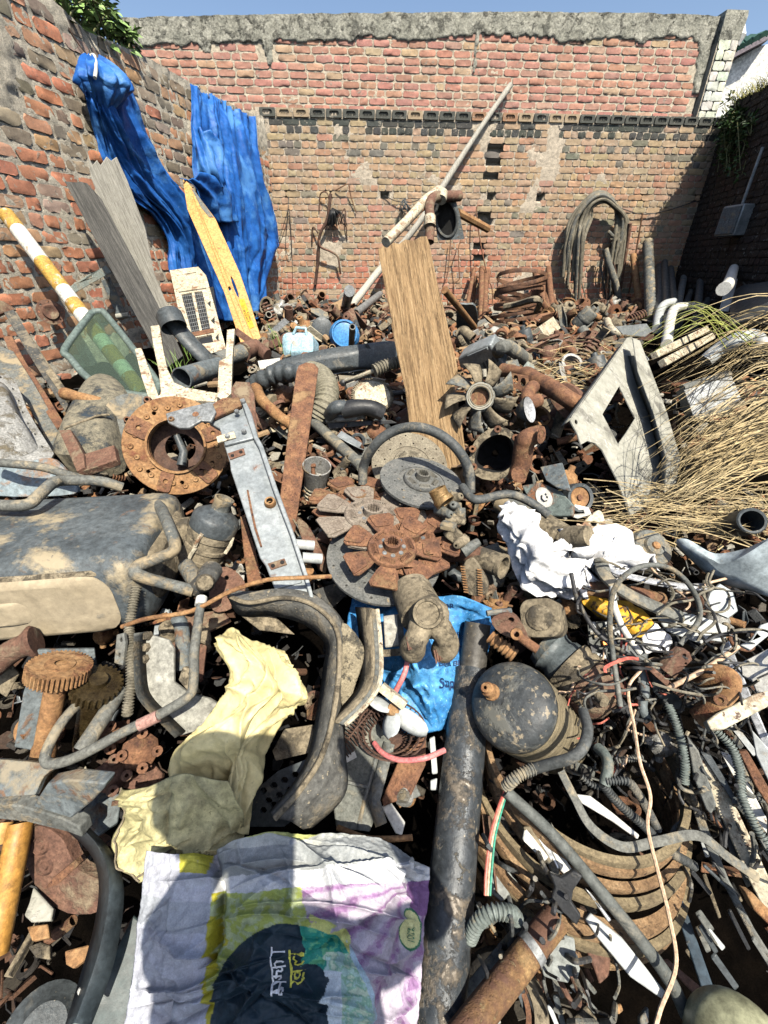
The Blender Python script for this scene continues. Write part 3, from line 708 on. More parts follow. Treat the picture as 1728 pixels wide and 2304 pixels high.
# bars at far left
board('iron_bar', 'thin iron bar, tan above and rust red below, leaning at the left edge', 'bar', rust, [(6, 757), (26, 754), (58, 815), (100, 880), (143, 950), (128, 965), (85, 900), (40, 825)], D(15, 757, 2.35), D(136, 958, 2.0), .02)
board('angle_iron', 'dark angle iron with tan edge leaning beside the rust red bar', 'bar', mudk, [(8, 702), (30, 696), (95, 800), (156, 903), (146, 925), (60, 790)], D(18, 700, 2.6), D(150, 915, 2.2), .03)
board('timber_batten', 'tan wooden batten leaning beside the dark angle iron', 'batten', mud, [(56, 762), (70, 758), (112, 822), (156, 886), (146, 898), (98, 830)], D(62, 760, 2.55), D(150, 890, 2.2), .03)
board('rusty_bracket', 'rust brown plate corner at the left edge above the bars', 'plate', rust2, [(-30, 668), (0, 676), (22, 690), (30, 697), (8, 704), (-30, 720)], D(0, 690, 2.7), D(30, 697, 2.7), .03)
board('steel_strip', 'wide dusty grey strip behind the rust red bar at the left edge', 'strip', mudg, [(0, 778), (30, 790), (75, 860), (140, 975), (120, 1020), (60, 905), (-20, 830)], D(10, 790, 2.2), D(125, 1000, 1.95), .012)
# aluminium casing with bolt holes round its rim
pl = tri(D(0, 840, 1.95), D(118, 1020, 1.72), D(-40, 1000, 1.6)); rim = [(-80, 862), (-30, 842), (0, 838), (17, 842), (37, 860), (50, 890), (60, 918), (78, 950), (98, 982), (122, 1020), (115, 1032), (40, 1050), (-80, 1060)]
ac = thing('engine_cover', 'dull aluminium engine cover with bolt holes round its rim at the left edge', 'engine cover', mid(px(rim, pl))); hs = []
for x, y in ((8, 846), (36, 872), (49, 899), (58, 925), (70, 950), (86, 974), (102, 1002)): hs.append(ell(x - 6, y + 2, 2.6, 2.6, 8))
traced(rim, pl, .02, hs).build('rim', alu, ac, bev=.002)
inn = smooth([(-80, 880), (-30, 862), (0, 858), (24, 880), (36, 912), (50, 945), (70, 985), (84, 1010), (30, 1030), (-80, 1040)], 3)
pillow(px(inn, (pl[0] + pl[1] * .001, pl[1])), pl[1], .07, .0, 6, .25).build('dome', alu, ac, sm=60)
# muddy rounded tank, its stains and the straps on it
pl = tri(D(130, 990, 1.8), D(235, 845, 2.15), D(270, 960, 1.85)); o = smooth([(121, 996), (150, 930), (185, 869), (208, 845), (232, 841), (260, 852), (285, 882), (284, 906), (262, 936), (250, 985), (236, 1010), (180, 1022), (126, 1020)], 3)
mt = thing('fuel_tank', 'small rounded tank, black paint under cracked mud, between the bars and the ring plate', 'tank', mid(px(o, pl)))
pillow(px(o, pl), pl[1], .055, .14, 6, .45).build('shell', mat('mud_over_black', [(.05, .05, .045), (.2, .18, .13), (.3, .26, .18)], 34, .85, patch=((.035, .05, .065), 9, .6), bump=1, bd=.006), mt, sm=60)
MB().tube([hit(160, 985, pl) + pl[1] * .05, hit(238, 960, pl) + pl[1] * .06, hit(256, 950, pl) + pl[1] * .04], .006).build('weld_strap', mud, mt)
rod('pipe', 'rust orange pipe crushed flat at its end, lying across the small rounded tank', 'pipe', rusto, [P(147, 886, .25), P(172, 892, .26), P(225, 905, .24), P(300, 926, .16)], [.03, .024, .024, .024], hollow=.004, seg=16)
a, b = D(172, 1018, 1.62), D(262, 1020, 1.6); pl = tri(D(145, 968, 1.75), D(185, 1050, 1.58), D(262, 1020, 1.6))
lb = thing('angle_bracket', 'rust red welded bracket of two arms in front of the small rounded tank', 'bracket', a)
traced([(132, 968), (158, 966), (188, 1022), (190, 1050), (172, 1060)], pl, .03).build('upright', rust2, lb, bev=.003)
traced([(187, 1022), (256, 1001), (262, 1034), (180, 1062), (186, 1045)], (pl[0] - pl[1] * .012, pl[1]), .03).build('arm', rust2, lb, bev=.003)
# ring pressure plate with lugs, dark disc behind
p = P(397, 1003, .22); n = (EYE - p).normalized() * .8 + V((0, -.5, .35)); M = frame(p, n, V((1, .1, .2)))
zc = (p.y * _cp - (p.z - 1.6) * _sp); k_ = zc / FPX; Ro, Ri = 110 * k_, 57 * k_
rp_ = thing('clutch_pressure_plate', 'large rust orange clutch pressure plate ring with dimples beside the steel beam', 'clutch plate', M)
MB().plate(circ(Ro, 48), (0, 0, 1), .03, [circ(Ri, 36)] + [circ(.008, 8, 0, 0, (.72 * (Ro + Ri) / 1.45 * cos(a), .72 * (Ro + Ri) / 1.45 * sin(a))) for a in (.5, 1.9, 3.7, 4.6, 5.6)]).build('ring', rusto, rp_, local=True, bev=.004)
mb = MB()
for k in range(22):
    a = 2 * pi * k / 22 + .1; r = Ri + (Ro - Ri) * (.52 if k % 2 else .66); mb.lathe([(.003, .004), (.0085, .0055), (.0115, .001), (.0115, -.002)], 12, Matrix.Translation((r * cos(a), r * sin(a), .0)))
mb.build('rivets', rusto, rp_, local=True)
MB().lathe([(Ri * 1.02, .001), (Ri * 1.02, .012), (Ri * 1.1, .012), (Ri * 1.12, .001)], 40).build('inner_lip', rusto, rp_, local=True)
for a, wd in ((.15, .055), (2.45, .07), (-1.0, .06), (4.2, .05)):
    mb = MB(); Mx = Matrix.Rotation(a, 4, 'Z') @ Matrix.Translation((Ri + (Ro - Ri) * .5, 0, .008)); mb.plate([Mx @ q for q in rrect((Ro - Ri) * .9, wd, .012, 4)], (0, 0, 1), .01, [[Mx @ q for q in circ(.009, 10)]]); mb.build('lug', rust, rp_, local=True, bev=.002)
MB().lathe([(Ro * .98, -.03), (Ro * .86, -.06), (Ro * .5, -.075), (Ro * .3, -.075)], 40).build('cover', rustd, rp_, local=True)  # dark rust paints the black shade seen through the ring
MB().tube([V((-.01, -.075, -.05)), V((.01, -.02, -.06)), V((.0, .05, -.06))], [.02, .016, .012], 12).build('spindle', blk2, rp_, local=True)
p2 = P(300, 945, .17); M2 = frame(p2, n + V((.1, .1, .05)))
d2 = thing('spacer_disc', 'dark grey disc with two stand-off sleeves behind the rust orange ring', 'disc', M2)
MB().plate(circ(.125, 36), (0, 0, 1), .012).build('plate', mudg, d2, local=True, bev=.002)
for q in ((-.02, -.005), (.06, .095)): MB().lathe([(.008, .03), (.014, .03), (.02, .0)], 12, Matrix.Translation((q[0], q[1], 0))).build('sleeve', rust, d2, local=True)
# cream cast bracket with three prongs
pl = facing(P(400, 905, .24), P(350, 735, .45)); yb_ = thing('forked_bracket', 'cream painted forked bracket standing behind the rust orange ring plate', 'bracket', P(400, 905, .2))
traced([(338, 733), (359, 730), (366, 780), (376, 828), (392, 860), (418, 871), (490, 884), (488, 903), (420, 899), (395, 907), (352, 915), (330, 910), (362, 885), (356, 830), (345, 780)], pl, .03).build('casting', crm, yb_, bev=.004)
traced([(303, 784), (318, 782), (336, 830), (360, 900), (338, 906), (319, 850)], (pl[0] - pl[1] * .03, pl[1]), .025).build('prong', crm, yb_, bev=.003)
traced([(511, 742), (528, 740), (523, 800), (520, 885), (502, 902), (489, 892), (493, 812), (508, 806)], (pl[0] + pl[1] * .02, pl[1]), .03).build('prong', crm, yb_, bev=.003)
# grey intake duct, its mouth toward the viewer
du = thing('intake_duct', 'dark grey plastic air intake duct with round mouth between planks and cream bracket', 'duct', P(440, 800, .1))
pt = cr([P(378, 712, .5), P(392, 728, .47), P(420, 762, .4), P(465, 808, .3), P(500, 832, .22)], 5)
mb = MB(); mb.tube(pt, [.045, .052, .052, .052, .05, .05, .05, .05, .05, .05, .05, .05, .05, .05, .05, .05, .05, .06, .065, .065, .06], 14, flat=.6); mb.build('body', blk2, du)
MB().lathe([(.066, -.05), (.068, .02), (.06, .035), (.0, .037)], 18, frame(P(384, 718, .5), (P(380, 700, .52) - P(395, 735, .45)))).build('cap', blk2, du)
MB().tube([P(494, 824, .25), P(462, 834, .26), P(432, 844, .27), P(408, 852, .28)], [.05, .052, .052, .055], 20, hollow=.006).build('mouth', blueg, du)
pi_ = thing('coupled_pipe', 'muddy grey pipe with rust brown end below the yellow board', 'pipe', P(540, 795, .1))
MB().tube([P(488, 812, .1), P(552, 790, .13)], .06, 18, hollow=.006).build('sleeve', mudg, pi_); MB().tube([P(546, 792, .13), P(575, 782, .13), P(602, 800, .08)], [.07, .068, .05], 16).build('flared_end', rust2, pi_)
# cream stamped grille panel
pl = facing(P(455, 800, .06), WL(412, 605, .35)); gr = thing('grille_panel', 'cream stamped steel panel with mesh windows between the grey plank and yellow board', 'panel', P(455, 800, .05))
hl = [[(415, 616), (441, 612), (446, 635), (420, 640)], [(408, 663), (431, 658), (450, 748), (432, 752)], [(437, 657), (455, 655), (474, 742), (455, 747)], [(466, 682), (474, 676), (474, 692)], [(474, 722), (483, 712), (483, 730)], [(484, 760), (492, 750), (492, 768)], [(436, 760), (476, 752), (480, 770), (440, 776)]]
traced([(382, 608), (446, 600), (464, 620), (486, 700), (509, 785), (470, 796), (440, 800), (428, 790), (400, 690)], pl, .02, hl).build('frame', crm, gr, bev=.003)
p2 = (pl[0] - pl[1] * .014, pl[1]); mb = MB(); mb.plate(px([(404, 655), (480, 645), (500, 780), (432, 785)], p2), pl[1], .003); mb.build('mesh_backing', blk, gr, sm=0)
mb = MB()
for k in range(12):
    t = k / 11
    for q in ((406, 660, 456, 654, 430, 755, 478, 744),): mb.tube([hit(q[0] + (q[4] - q[0]) * t, q[1] + (q[5] - q[1]) * t, p2) + pl[1] * .004, hit(q[2] + (q[6] - q[2]) * t, q[3] + (q[7] - q[3]) * t, p2) + pl[1] * .004], .0022, 4)
    mb.tube([hit(406 + 50 * t, 660 - 6 * t, p2) + pl[1] * .004, hit(430 + 48 * t, 755 - 11 * t, p2) + pl[1] * .004], .0022, 4)
mb.build('wire_mesh', steel, gr, sm=0)
traced([(413, 613), (442, 609), (447, 636), (419, 641)], (pl[0] - pl[1] * .008, pl[1]), .004).build('pressed_panel', crm, gr)
traced([(400, 650), (462, 641), (464, 647), (402, 656)], (pl[0] + pl[1] * .012, pl[1]), .012).build('cross_rib', crm, gr, bev=.002)
traced([(430, 748), (480, 738), (482, 747), (432, 757)], (pl[0] + pl[1] * .006, pl[1]), .008).build('cross_rib', rust, gr, bev=.002)
# ================================================================ back wall: what hangs and leans there
for pts, r, m, lab in (
    ([(649, 442, .02), (648, 470, .08), (640, 500, .08), (622, 560, .04), (612, 600, .03)], .005, wirek, 'thin dark wire hanging aslant from the leftmost hole in the back wall'),
    ([(648, 470, .07), (643, 530, .07), (644, 565, .06), (650, 575, .06), (656, 560, .06), (653, 500, .06), (650, 470, .08)], .005, wirek, 'thin wire loop hanging below the leftmost hole in the back wall'),
    ([(651, 470, .05), (656, 540, .04), (659, 640, .03), (661, 680, .03)], .004, rustd, 'long straight thin wire dangling to the heap below the leftmost hole'),
    ([(755, 428, .03), (768, 421, .08), (784, 415, .1), (789, 440, .06), (801, 478, .03)], .008, rust, 'rusty bent rod hooked out of the second hole in the back wall'),
    ([(718, 475, .02), (720, 440, .06), (728, 432, .1), (737, 436, .1), (740, 450, .08)], .009, rust2, 'rusty hook shaped rod beside the black belt bunch'),
    ([(702, 548, .03), (704, 512, .06), (716, 525, .1)], .012, rustd, 'short dark rod sticking out beside the bent brown tube on the wall'),
    ([(781, 540, .02), (778, 500, .07), (776, 470, .05), (768, 482, .08)], .009, rustd, 'short dark bent rod on the wall beside the black belt bunch'),
    ([(866, 440, .03), (890, 452, .05), (925, 455, .06), (960, 442, .08)], .006, wirek, 'dark wire strung from the third hole to the yellow pole')):
    rod('bent_rod' if 'rod' in lab else 'wire', lab, 'rod' if 'rod' in lab else 'wire', m, cr([WB(*q) for q in pts], 6), r, seg=6)
tb = thing('bent_tube', 'dark brown bent tube with curved branch on the back wall under black belts', 'tube', WB(735, 500, .1))
MB().tube(cr([WB(744, 436, .1), WB(740, 470, .12), WB(734, 500, .12), (WB(722, 522, .12)), WB(717, 545, .1), WB(716, 580, .08), WB(709, 640, .05)], 6), .024, 10, jit=.3).build('main_tube', rustd, tb)
MB().tube(cr([WB(718, 540, .12), WB(722, 556, .14), WB(746, 567, .14), WB(760, 578, .12), WB(764, 600, .1), WB(766, 616, .06)], 6), .016, 10).build('branch', rust2, tb)
bb = thing('belt_bunch', 'bunch of black rubber strips hung beside the bent brown tube on the back wall', 'belts', WB(752, 480, .1))
for k in range(13):
    x = 742 + k * 2.4; MB().tube(cr([WB(748, 468, .12), WB(x - 1, 480, .16 + .02 * (k % 3)), WB(x + (k - 5) * .9, 494 + (k * 7) % 9, .15), WB(x + (k - 5) * 1.5, 503 + (k * 5) % 8, .12)], 4), .014, 6, flat=.4).build('strip', blk, bb)
kb = thing('knotted_rag', 'small dark knotted rag on the strung wire beside the yellow pole', 'rag', WB(912, 455, .08)); random.seed(5)
for k in range(10): MB().tube(cr([WB(912 + ru(-6, 6), 450 + ru(-4, 4), .1), WB(910 + ru(-12, 12), 462 + ru(-4, 10), .13), WB(912 + ru(-14, 14), 476 + ru(-6, 12), .08)], 4), .008, 5).build('strand', blk2, kb)
rod('timber_pole', 'long thin grey timber pole leaning up against the back wall behind the wide plank', 'pole', woodg, cr([P(781, 700, .02), WB(856, 605, .25), WB(925, 525, .25), WB(985, 437, .2), WB(1080, 290, .1), WB(1150, 190, .0)], 5), [.055] * 8 + [.045] * 10 + [.035] * 8, jit=.25)
rod('cream_pole', 'short cream and rust pole sloping above the wide plank', 'pole', crm, [D(868, 545, 3.6), D(915, 498, 3.8), D(958, 450, 4.0), D(988, 430, 4.1)], [.042, .042, .045, .05], seg=12)
rod('rusty_rod', 'thin rusty rod alongside the cream pole above the wide plank', 'rod', rust, [D(880, 520, 3.75), D(955, 470, 3.95)], .014)
ex = thing('exhaust_pipe', 'rust brown elbow pipe with cream collar rising behind the wide plank', 'pipe', D(965, 540, 3.9))
MB().tube(cr([D(966, 545, 3.9), D(968, 500, 3.9), D(966, 465, 3.92), D(974, 446, 3.95), D(995, 442, 4.0), D(1035, 441, 4.1)], 6), .045, 14, hollow=.006).build('elbow', rust2, ex)
MB().tube([D(967, 510, 3.88), D(967, 488, 3.88)], .056, 14).build('collar', crm, ex); MB().tube([D(992, 450, 3.98), D(996, 434, 4.0)], .052, 14).build('clamp', crm, ex)
pl = facing(D(1010, 495, 4.2)); lp = thing('lamp_surround', 'blue green panel with a big oval dark hole behind the rust brown elbow pipe', 'panel', D(1010, 540, 4.2))
traced([(976, 462), (1026, 452), (1034, 480), (1045, 538), (1012, 540), (985, 541), (979, 500)], pl, .03, [ell(1004, 492, 24, 42, 28, -.12)]).build('panel', blueg, lp, bev=.004)
MB().tube(px(ell(1004, 492, 24, 42, 32, -.12), pl), .016, 8, closed=True).build('rubber_ring', rub, lp)
traced(ell(1004, 490, 22, 40, 24, -.12), (pl[0] - pl[1] * .03, pl[1]), .01).build('hole_shade', hollowk, lp)  # black sheet painted as the shade inside the oval hole
rod('rusty_bar', 'rust orange bar jutting out beside the blue green oval panel', 'bar', rusto, [D(1030, 478, 4.3), D(1098, 515, 4.6)], .04, seg=8)
rod('long_hooked_rod', 'long thin rusty rod leaning on the column of missing bricks', 'rod', rust, cr([WB(1085, 462, .05), WB(1072, 470, .12), WB(1080, 540, .2), WB(1092, 600, .28), WB(1101, 636, .35)], 6), .010)
rod('rod_fork', 'thin rusty forked foot of rod below the long rod, beside the hoops', 'rod', rust, cr([WB(1092, 690, .4), WB(1095, 660, .38), WB(1101, 636, .36), WB(1108, 655, .38), WB(1108, 690, .42)], 4), .010)
rod('bent_rod', 'thin rusty bent rod with elbow beside the long forked rod', 'rod', rust, [WB(1013, 690, .1), WB(1020, 640, .12), WB(1034, 628, .14), WB(1031, 560, .16), WB(1036, 540, .1)], .009)
rod('bent_rod', 'thin pale rust bent rod close beside the wide plank', 'rod', rust2, [WB(1000, 640, .1), WB(1008, 612, .1), WB(1014, 540, .08)], .008)
rod('bent_rod', 'thin crooked rusty rod beside the long forked rod below a dark wall hole', 'rod', rust, [WB(1122, 690, .06), WB(1133, 650, .1), WB(1128, 635, .08), WB(1122, 628, .03)], .009)
for i, (x0, y0, x1, y1, r) in enumerate(((1067, 605, 1048, 705, .032), (1071, 622, 1064, 700, .022), (1084, 603, 1082, 722, .042), (1094, 610, 1090, 725, .04), (1101, 610, 1086, 700, .03))):
    rod('rusty_pipe', ('leftmost slanting', 'thin dark', 'thick upright', 'second thick upright', 'partly hidden')[i] + ' rusty pipe in the bundle under the column of missing bricks', 'pipe', rust, [P(x1, y1, -.05), WB(x0, y0, .12)], r, 'rusty pipes leaning on the back wall', hollow=.006, seg=12)
for i, (x0, y0, x1, y1, r) in enumerate(((1202, 608, 1210, 690, .035), (1221, 618, 1219, 728, .045), (1229, 630, 1233, 730, .04), (1234, 604, 1244, 722, .045), (1256, 690, 1225, 640, .03))):
    rod('rusty_pipe', ('lone outer', 'thick front', 'middle', 'tall', 'short crossing')[i] + ' rusty pipe in the bundle beside the stacked hoops', 'pipe', rust, [P(x1, y1, -.02), WB(x0, y0, .14)], r, 'rusty pipes leaning on the back wall', hollow=.006, seg=12)
# stacked barrel hoops
hc = P(1160, 722, .0); hm = MB(); pr = [(.43, -.018), (.445, -.018), (.45, 0), (.445, .018), (.43, .018), (.43, -.018)]; hm.lathe(pr, 48)
words = ['topmost', 'second from top', 'third from top', 'fourth from top', 'fifth from top', 'sixth from top', 'seventh from top', 'second lowest', 'lowest']
random.seed(11); zc = hc.y * _cp - (hc.z - 1.6) * _sp; sc_ = 53 * zc / FPX / .45
hoop0 = None
for k in range(9):
    if k == 0: o = hoop0 = hm.build('steel_hoop', mat('hoop_rust', [(.05, .028, .018), (.12, .06, .035), (.22, .12, .06)], 9, .7, bump=.5), None); o.scale = (sc_, sc_, 1.2)
    else: o = hoop0.copy(); COL.objects.link(o)
    o.location = hc + V((ru(-.015, .015), ru(-.012, .012), .50 - k * .058)); o.rotation_euler = (.26 + ru(-.02, .02) - .012 * k, ru(-.02, .02) - .04, rnd() * 6)
    tag(o, words[k] + ' rusty steel hoop in the stack of hoops by the back wall', 'hoop', 'stacked steel hoops by the back wall')
rod('steel_hoop', 'pale tan loose hoop end curling up behind the stacked rusty hoops', 'hoop', mud, cr([P(1135, 690, .42), P(1165, 684, .45), P(1200, 674, .52), P(1214, 678, .5), P(1212, 690, .42), P(1206, 700, .36)], 6), .022, seg=6)
# canvas hoses hung in a coil
random.seed(21)
for k in range(13):
    a = ru(-6, 10); xl = 1272 + k * 3.5 + ru(-6, 6); xr = 1372 + k * 2.2 + ru(-5, 5); yl = ru(560, 690); yr = ru(520, 600) if k % 3 else ru(620, 690); of = .12 + .02 * (k % 5)
    pts = [WB(xl - 8, yl, .16), WB(xl, 540 + a, .2 + .01 * k), WB(xl + 14 + a, 492, of + .06), WB(1322 + k, 446 + k * 1.6, of + .1), WB(1350 + k, 432 + k * 1.8, of + .1), WB(1376 + k, 446 + k * 2.2, of + .08), WB(xr + 14, 482 + k, of), WB(xr + 10, 530, .16), WB(xr - 6, yr, .14)]
    rod('canvas_hose', 'dusty tan hose looped over the hook at the beside the back wall', 'hose', (hosec, rubl, hosec)[k % 3], cr(pts, 6), ru(.019, .03), 'dusty hoses looped in a coil on the back wall', seg=8)
for k in range(9):
    x = ru(1275, 1385); y = ru(560, 610); m = (hosec, rub, rustd)[k % 3]
    rod('hanging_strand', 'thin frayed strand hanging below the hose coil on the back wall', 'cable', m, cr([WB(x, y, .16), WB(x + ru(-8, 8), y + 35, .18), WB(x + ru(-14, 14), y + ru(60, 120), .1)], 5), ru(.008, .016), 'thin strands hanging below the hose coil', seg=6)
rod('thick_hose', 'thick dark ribbed hose drooping out of the hose coil to the heap', 'hose', rubl, cr([WB(1362, 560, .2), WB(1372, 600, .26), WB(1386, 640, .3), WB(1396, 690, .3)], 8), .05, jit=.15)
rod('wire', 'thin cable strung from the hose coil across to the shaded wall', 'wire', wirek, cr([WB(1395, 468, .1), WB(1445, 482, .05), WB(1500, 474, .05), WB(1567, 452, .05)], 6), .007)
for i, (x0, y0, x1, y1, r, m) in enumerate(((1418, 502, 1395, 650, .03, rust2), (1446, 480, 1415, 660, .012, rust), (1458, 545, 1465, 720, .07, mudg), (1482, 600, 1480, 730, .055, blk2), (1495, 590, 1500, 735, .05, blk2), (1508, 605, 1520, 740, .055, blk2), (1540, 620, 1515, 735, .05, blueg), (1560, 640, 1525, 735, .045, blk2), (1580, 600, 1565, 730, .05, blk2), (1425, 575, 1440, 700, .05, rusto), (1610, 640, 1560, 740, .05, blk2))):
    lab = ('slim brown pipe leaning close beside the hose coil', 'thin rust rod leaning beyond the hose coil', 'thick ribbed grey pipe at the edge of the wall shadow', 'dark pipe first in the shaded row beside the ribbed grey pipe', 'dark pipe second in the shaded row', 'dark pipe third in the shaded row', 'blue grey pipe slanting in the shaded row', 'dark slanting pipe behind the blue grey one', 'dark pipe standing last in the shaded row', 'rust orange pipe with collars beside the shaded row', 'dark pipe leaning low beneath the meter box')[i]
    pts = [P(x1, y1, 0), WC(x0, y0, .2) if i < 9 else WB(x0, y0, .2)]
    if i in (2,): corr([pts[0].lerp(pts[1], k / 12) for k in range(13)], r, .09, .008).thing('ribbed_pipe', lab, 'pipe', m)
    else: rod('leaning_pipe', lab, 'pipe', m, pts, r, 'pipes leaning in the shaded corner' if i > 2 else None, seg=12)
# meter box on the right wall
p = WR(1652, 497, .12); M = frame(p, NR + V((-.2, -.3, 0)), V((.2, -1, 0))); mbx = thing('meter_box', 'grey metal meter box with conduit on the shaded wall', 'meter box', M)
MB().box((0, 0, 0), (.34, .34, .16)).build('case', galv, mbx, local=True, bev=.012); MB().box((0, 0, .09), (.3, .3, .02)).build('door', blueg, mbx, local=True, bev=.006)
MB().tube([V((0, .17, -.03)), V((0, .75, -.03))], .018, 8).build('conduit', galv, mbx, local=True); MB().tube([V((.02, .03, .105)), V((.02, -.03, .105))], .008, 6).build('handle', steel, mbx, local=True)
# ================================================================ plants
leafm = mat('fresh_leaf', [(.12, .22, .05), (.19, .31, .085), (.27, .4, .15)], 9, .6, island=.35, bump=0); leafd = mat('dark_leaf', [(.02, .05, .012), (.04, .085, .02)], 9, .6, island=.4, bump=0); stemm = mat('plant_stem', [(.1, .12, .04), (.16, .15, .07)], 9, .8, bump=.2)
def leafmesh(mb, p, d, n, L, W):
    d = d.normalized(); s = d.cross(n).normalized(); q = s.cross(d)
    mb.add([p, p + d * L * .35 + s * W * .5 + q * L * .05, p + d * L * .75 + s * W * .35 + q * L * .02, p + d * L - q * L * .08, p + d * L * .75 - s * W * .35 + q * L * .02, p + d * L * .35 - s * W * .5 + q * L * .05, p + d * L * .4 - q * L * .03],
           [(0, 1, 6), (1, 2, 6), (2, 3, 6), (3, 4, 6), (4, 5, 6), (5, 0, 6)])
def bush(name, label, base, tips, nl, L, lm, seed):
    rg = random.Random(seed); t = thing(name, label, 'plant', base[0]); st = MB(); lf = MB()
    for k, tip in enumerate(tips):
        b = base[k % len(base)]; mid_ = b.lerp(tip, .5) + V((rg.uniform(-.08, .08), rg.uniform(-.08, .08), .1)); path = cr([b, mid_, tip], 8)
        st.tube(path, [.008 - .005 * i / len(path) for i in range(len(path))], 5)
        for j in range(nl):
            q = path[min(len(path) - 1, int(rg.uniform(.15, 1) * len(path)))]; d = V((rg.gauss(0, 1), rg.gauss(0, 1), rg.gauss(-.1, .6)))
            if d.length < .1: continue
            leafmesh(lf, q + d.normalized() * rg.uniform(.01, .06), d, V((rg.gauss(0, .5), rg.gauss(0, .5), 1)), L * rg.uniform(.6, 1.3), L * rg.uniform(.35, .55))
    st.build('stems', stemm, t); lf.build('leaves', lm, t, sm=0, fixn=False); return t
rg = random.Random(4); bs = [WL(130 + 30 * k, 45 + 14 * k, -.05) for k in range(6)]
for b in bs: b.z -= .05
bush('climbing_plant', 'leafy light green plant growing over the top of the old brick wall', bs, [WL(rg.uniform(110, 255), rg.uniform(-40, 60), rg.uniform(-.5, .1)) for k in range(14)] + [WL(x, y, -.12) for x, y in ((270, 70), (285, 85), (300, 100), (295, 112), (262, 60), (250, 40), (312, 118), (240, 0), (220, -20), (280, 95))], 20, .10, leafm, 1)
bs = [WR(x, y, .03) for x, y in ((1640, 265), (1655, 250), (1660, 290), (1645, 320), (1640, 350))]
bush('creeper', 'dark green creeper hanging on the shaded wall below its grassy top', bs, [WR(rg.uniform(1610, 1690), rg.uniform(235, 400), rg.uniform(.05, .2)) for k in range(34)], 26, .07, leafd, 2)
gt = MB()
for k in range(260):
    b = WR(rg.uniform(1630, 1740), 0, -.05); t_ = rg.uniform(0, 2.6); b = CR - LD * t_; b.z = topR(t_) - .03; tip = b + V((rg.gauss(-.03, .08), rg.gauss(0, .08), rg.uniform(.05, .16))); gt.tube([b, b.lerp(tip, .6) + V((0, 0, .02)), tip], [.004, .003, .0008], 3)
gt.thing('wall_top_grass', 'dry tufts of grass growing along the top of the shaded wall', 'grass', mat('dry_tuft', [(.3, .25, .08), (.2, .22, .06)], 6, .8, island=.4, bump=0), kind='stuff', fixn=False)
# dry cut grass heaped at the right
strawm = mat('straw', [(.2, .145, .07), (.35, .27, .14), (.46, .37, .215)], 5, .7, island=.35, bump=0)
straw = MB(); rg = random.Random(31)
def blade(pts, r, m=straw): m.tube(cr(pts, 4), [r * (1 - .85 * k / (4 * (len(pts) - 1))) for k in range(4 * (len(pts) - 1) + 1)], 3, cap=False)
for k in range(230):   # the thick swept bunch
    t = rg.random(); y0 = 858 + 170 * t + rg.gauss(0, 12); l0 = .42 - .3 * t + rg.uniform(-.1, .06)
    x1 = 1535 + rg.gauss(0, 34); y1 = 1030 + 95 * t + rg.gauss(0, 22)
    a = P(1790 + rg.uniform(-40, 80), y0, l0); b = P(x1, y1, .1 + rg.uniform(-.05, .08)); m_ = a.lerp(b, .5) + V((0, 0, .035 + rg.gauss(0, .03))); m2 = a.lerp(b, .78) + V((rg.gauss(0, .03), rg.gauss(0, .03), .05 + rg.gauss(0, .02)))
    if rg.random() < .35: b = a.lerp(b, rg.uniform(.5, .9)) + V((0, 0, .03))
    blade([a, m_, m2, b], rg.uniform(.0016, .0042))
for k in range(240):    # litter of short straws lying below it
    x, y = rg.uniform(1400, 1750), rg.uniform(1100, 1205); a = P(x, y, rg.uniform(0, .1)); d = V((rg.gauss(0, .16), rg.gauss(0, .06), rg.gauss(0, .03))); blade([a - d, a + V((0, 0, .02)), a + d], rg.uniform(.0012, .003))
for k in range(95):    # long loose stalks above
    y = rg.uniform(660, 900); a = P(1800, y + rg.uniform(-30, 40), .35 + rg.uniform(-.1, .3)); x1 = rg.uniform(1420, 1640); b = P(x1, y + rg.uniform(40, 190), .1 + rg.uniform(0, .25)); m_ = a.lerp(b, .45) + V((0, 0, rg.uniform(.02, .16)))
    blade([a, m_, b], rg.uniform(.002, .0042))
for k in range(150):    # straw among the far scrap
    x, y = rg.uniform(1180, 1420), rg.uniform(770, 900); a = P(x, y, rg.uniform(0, .12)); d = V((rg.gauss(0, .14), rg.gauss(0, .14), rg.gauss(0, .05))); blade([a - d, a + V((0, 0, .02)), a + d], rg.uniform(.002, .004))
straw.thing('dry_grass', 'heap of dry straw coloured grass sweeping in from the right edge', 'grass', strawm, kind='stuff', fixn=False)
gr2 = MB()
for k in range(16):
    a = P(1650 + rg.uniform(-30, 60), 760 + rg.uniform(-15, 30), .3); b = P(1400 + rg.uniform(0, 90), 720 + rg.uniform(-20, 90), .28); blade([a, a.lerp(b, .5) + V((0, 0, rg.uniform(.1, .22))), b], rg.uniform(.002, .0045), gr2)
gr2.thing('green_reeds', 'few yellow green reed leaves arching over the white elbow pipe', 'reeds', mat('reed', [(.16, .2, .04), (.3, .3, .07)], 6, .6, island=.5, bump=0), kind='stuff', fixn=False)
gr3 = MB()
for (x, y, s) in ((430, 790, 1.2), (470, 740, 1.6), (500, 700, 1.7), (420, 870, 1.0), (640, 790, 1), (560, 720, 1.3), (395, 850, .8)):
    for k in range(12): b = P(x + ru(-14, 14), y + ru(-4, 24), -.02); tip = b + V((ru(-.12, .12), ru(-.1, .1), ru(.1, .32) * s)); blade([b, b.lerp(tip, .5) + V((0, 0, .04)), tip], .004, gr3)
gr3.thing('green_grass', 'thin green grass blades growing through the scrap below the grille panel', 'grass', mat('green_blade', [(.1, .18, .03), (.2, .3, .08)], 6, .6, island=.4, bump=0), kind='stuff', fixn=False)
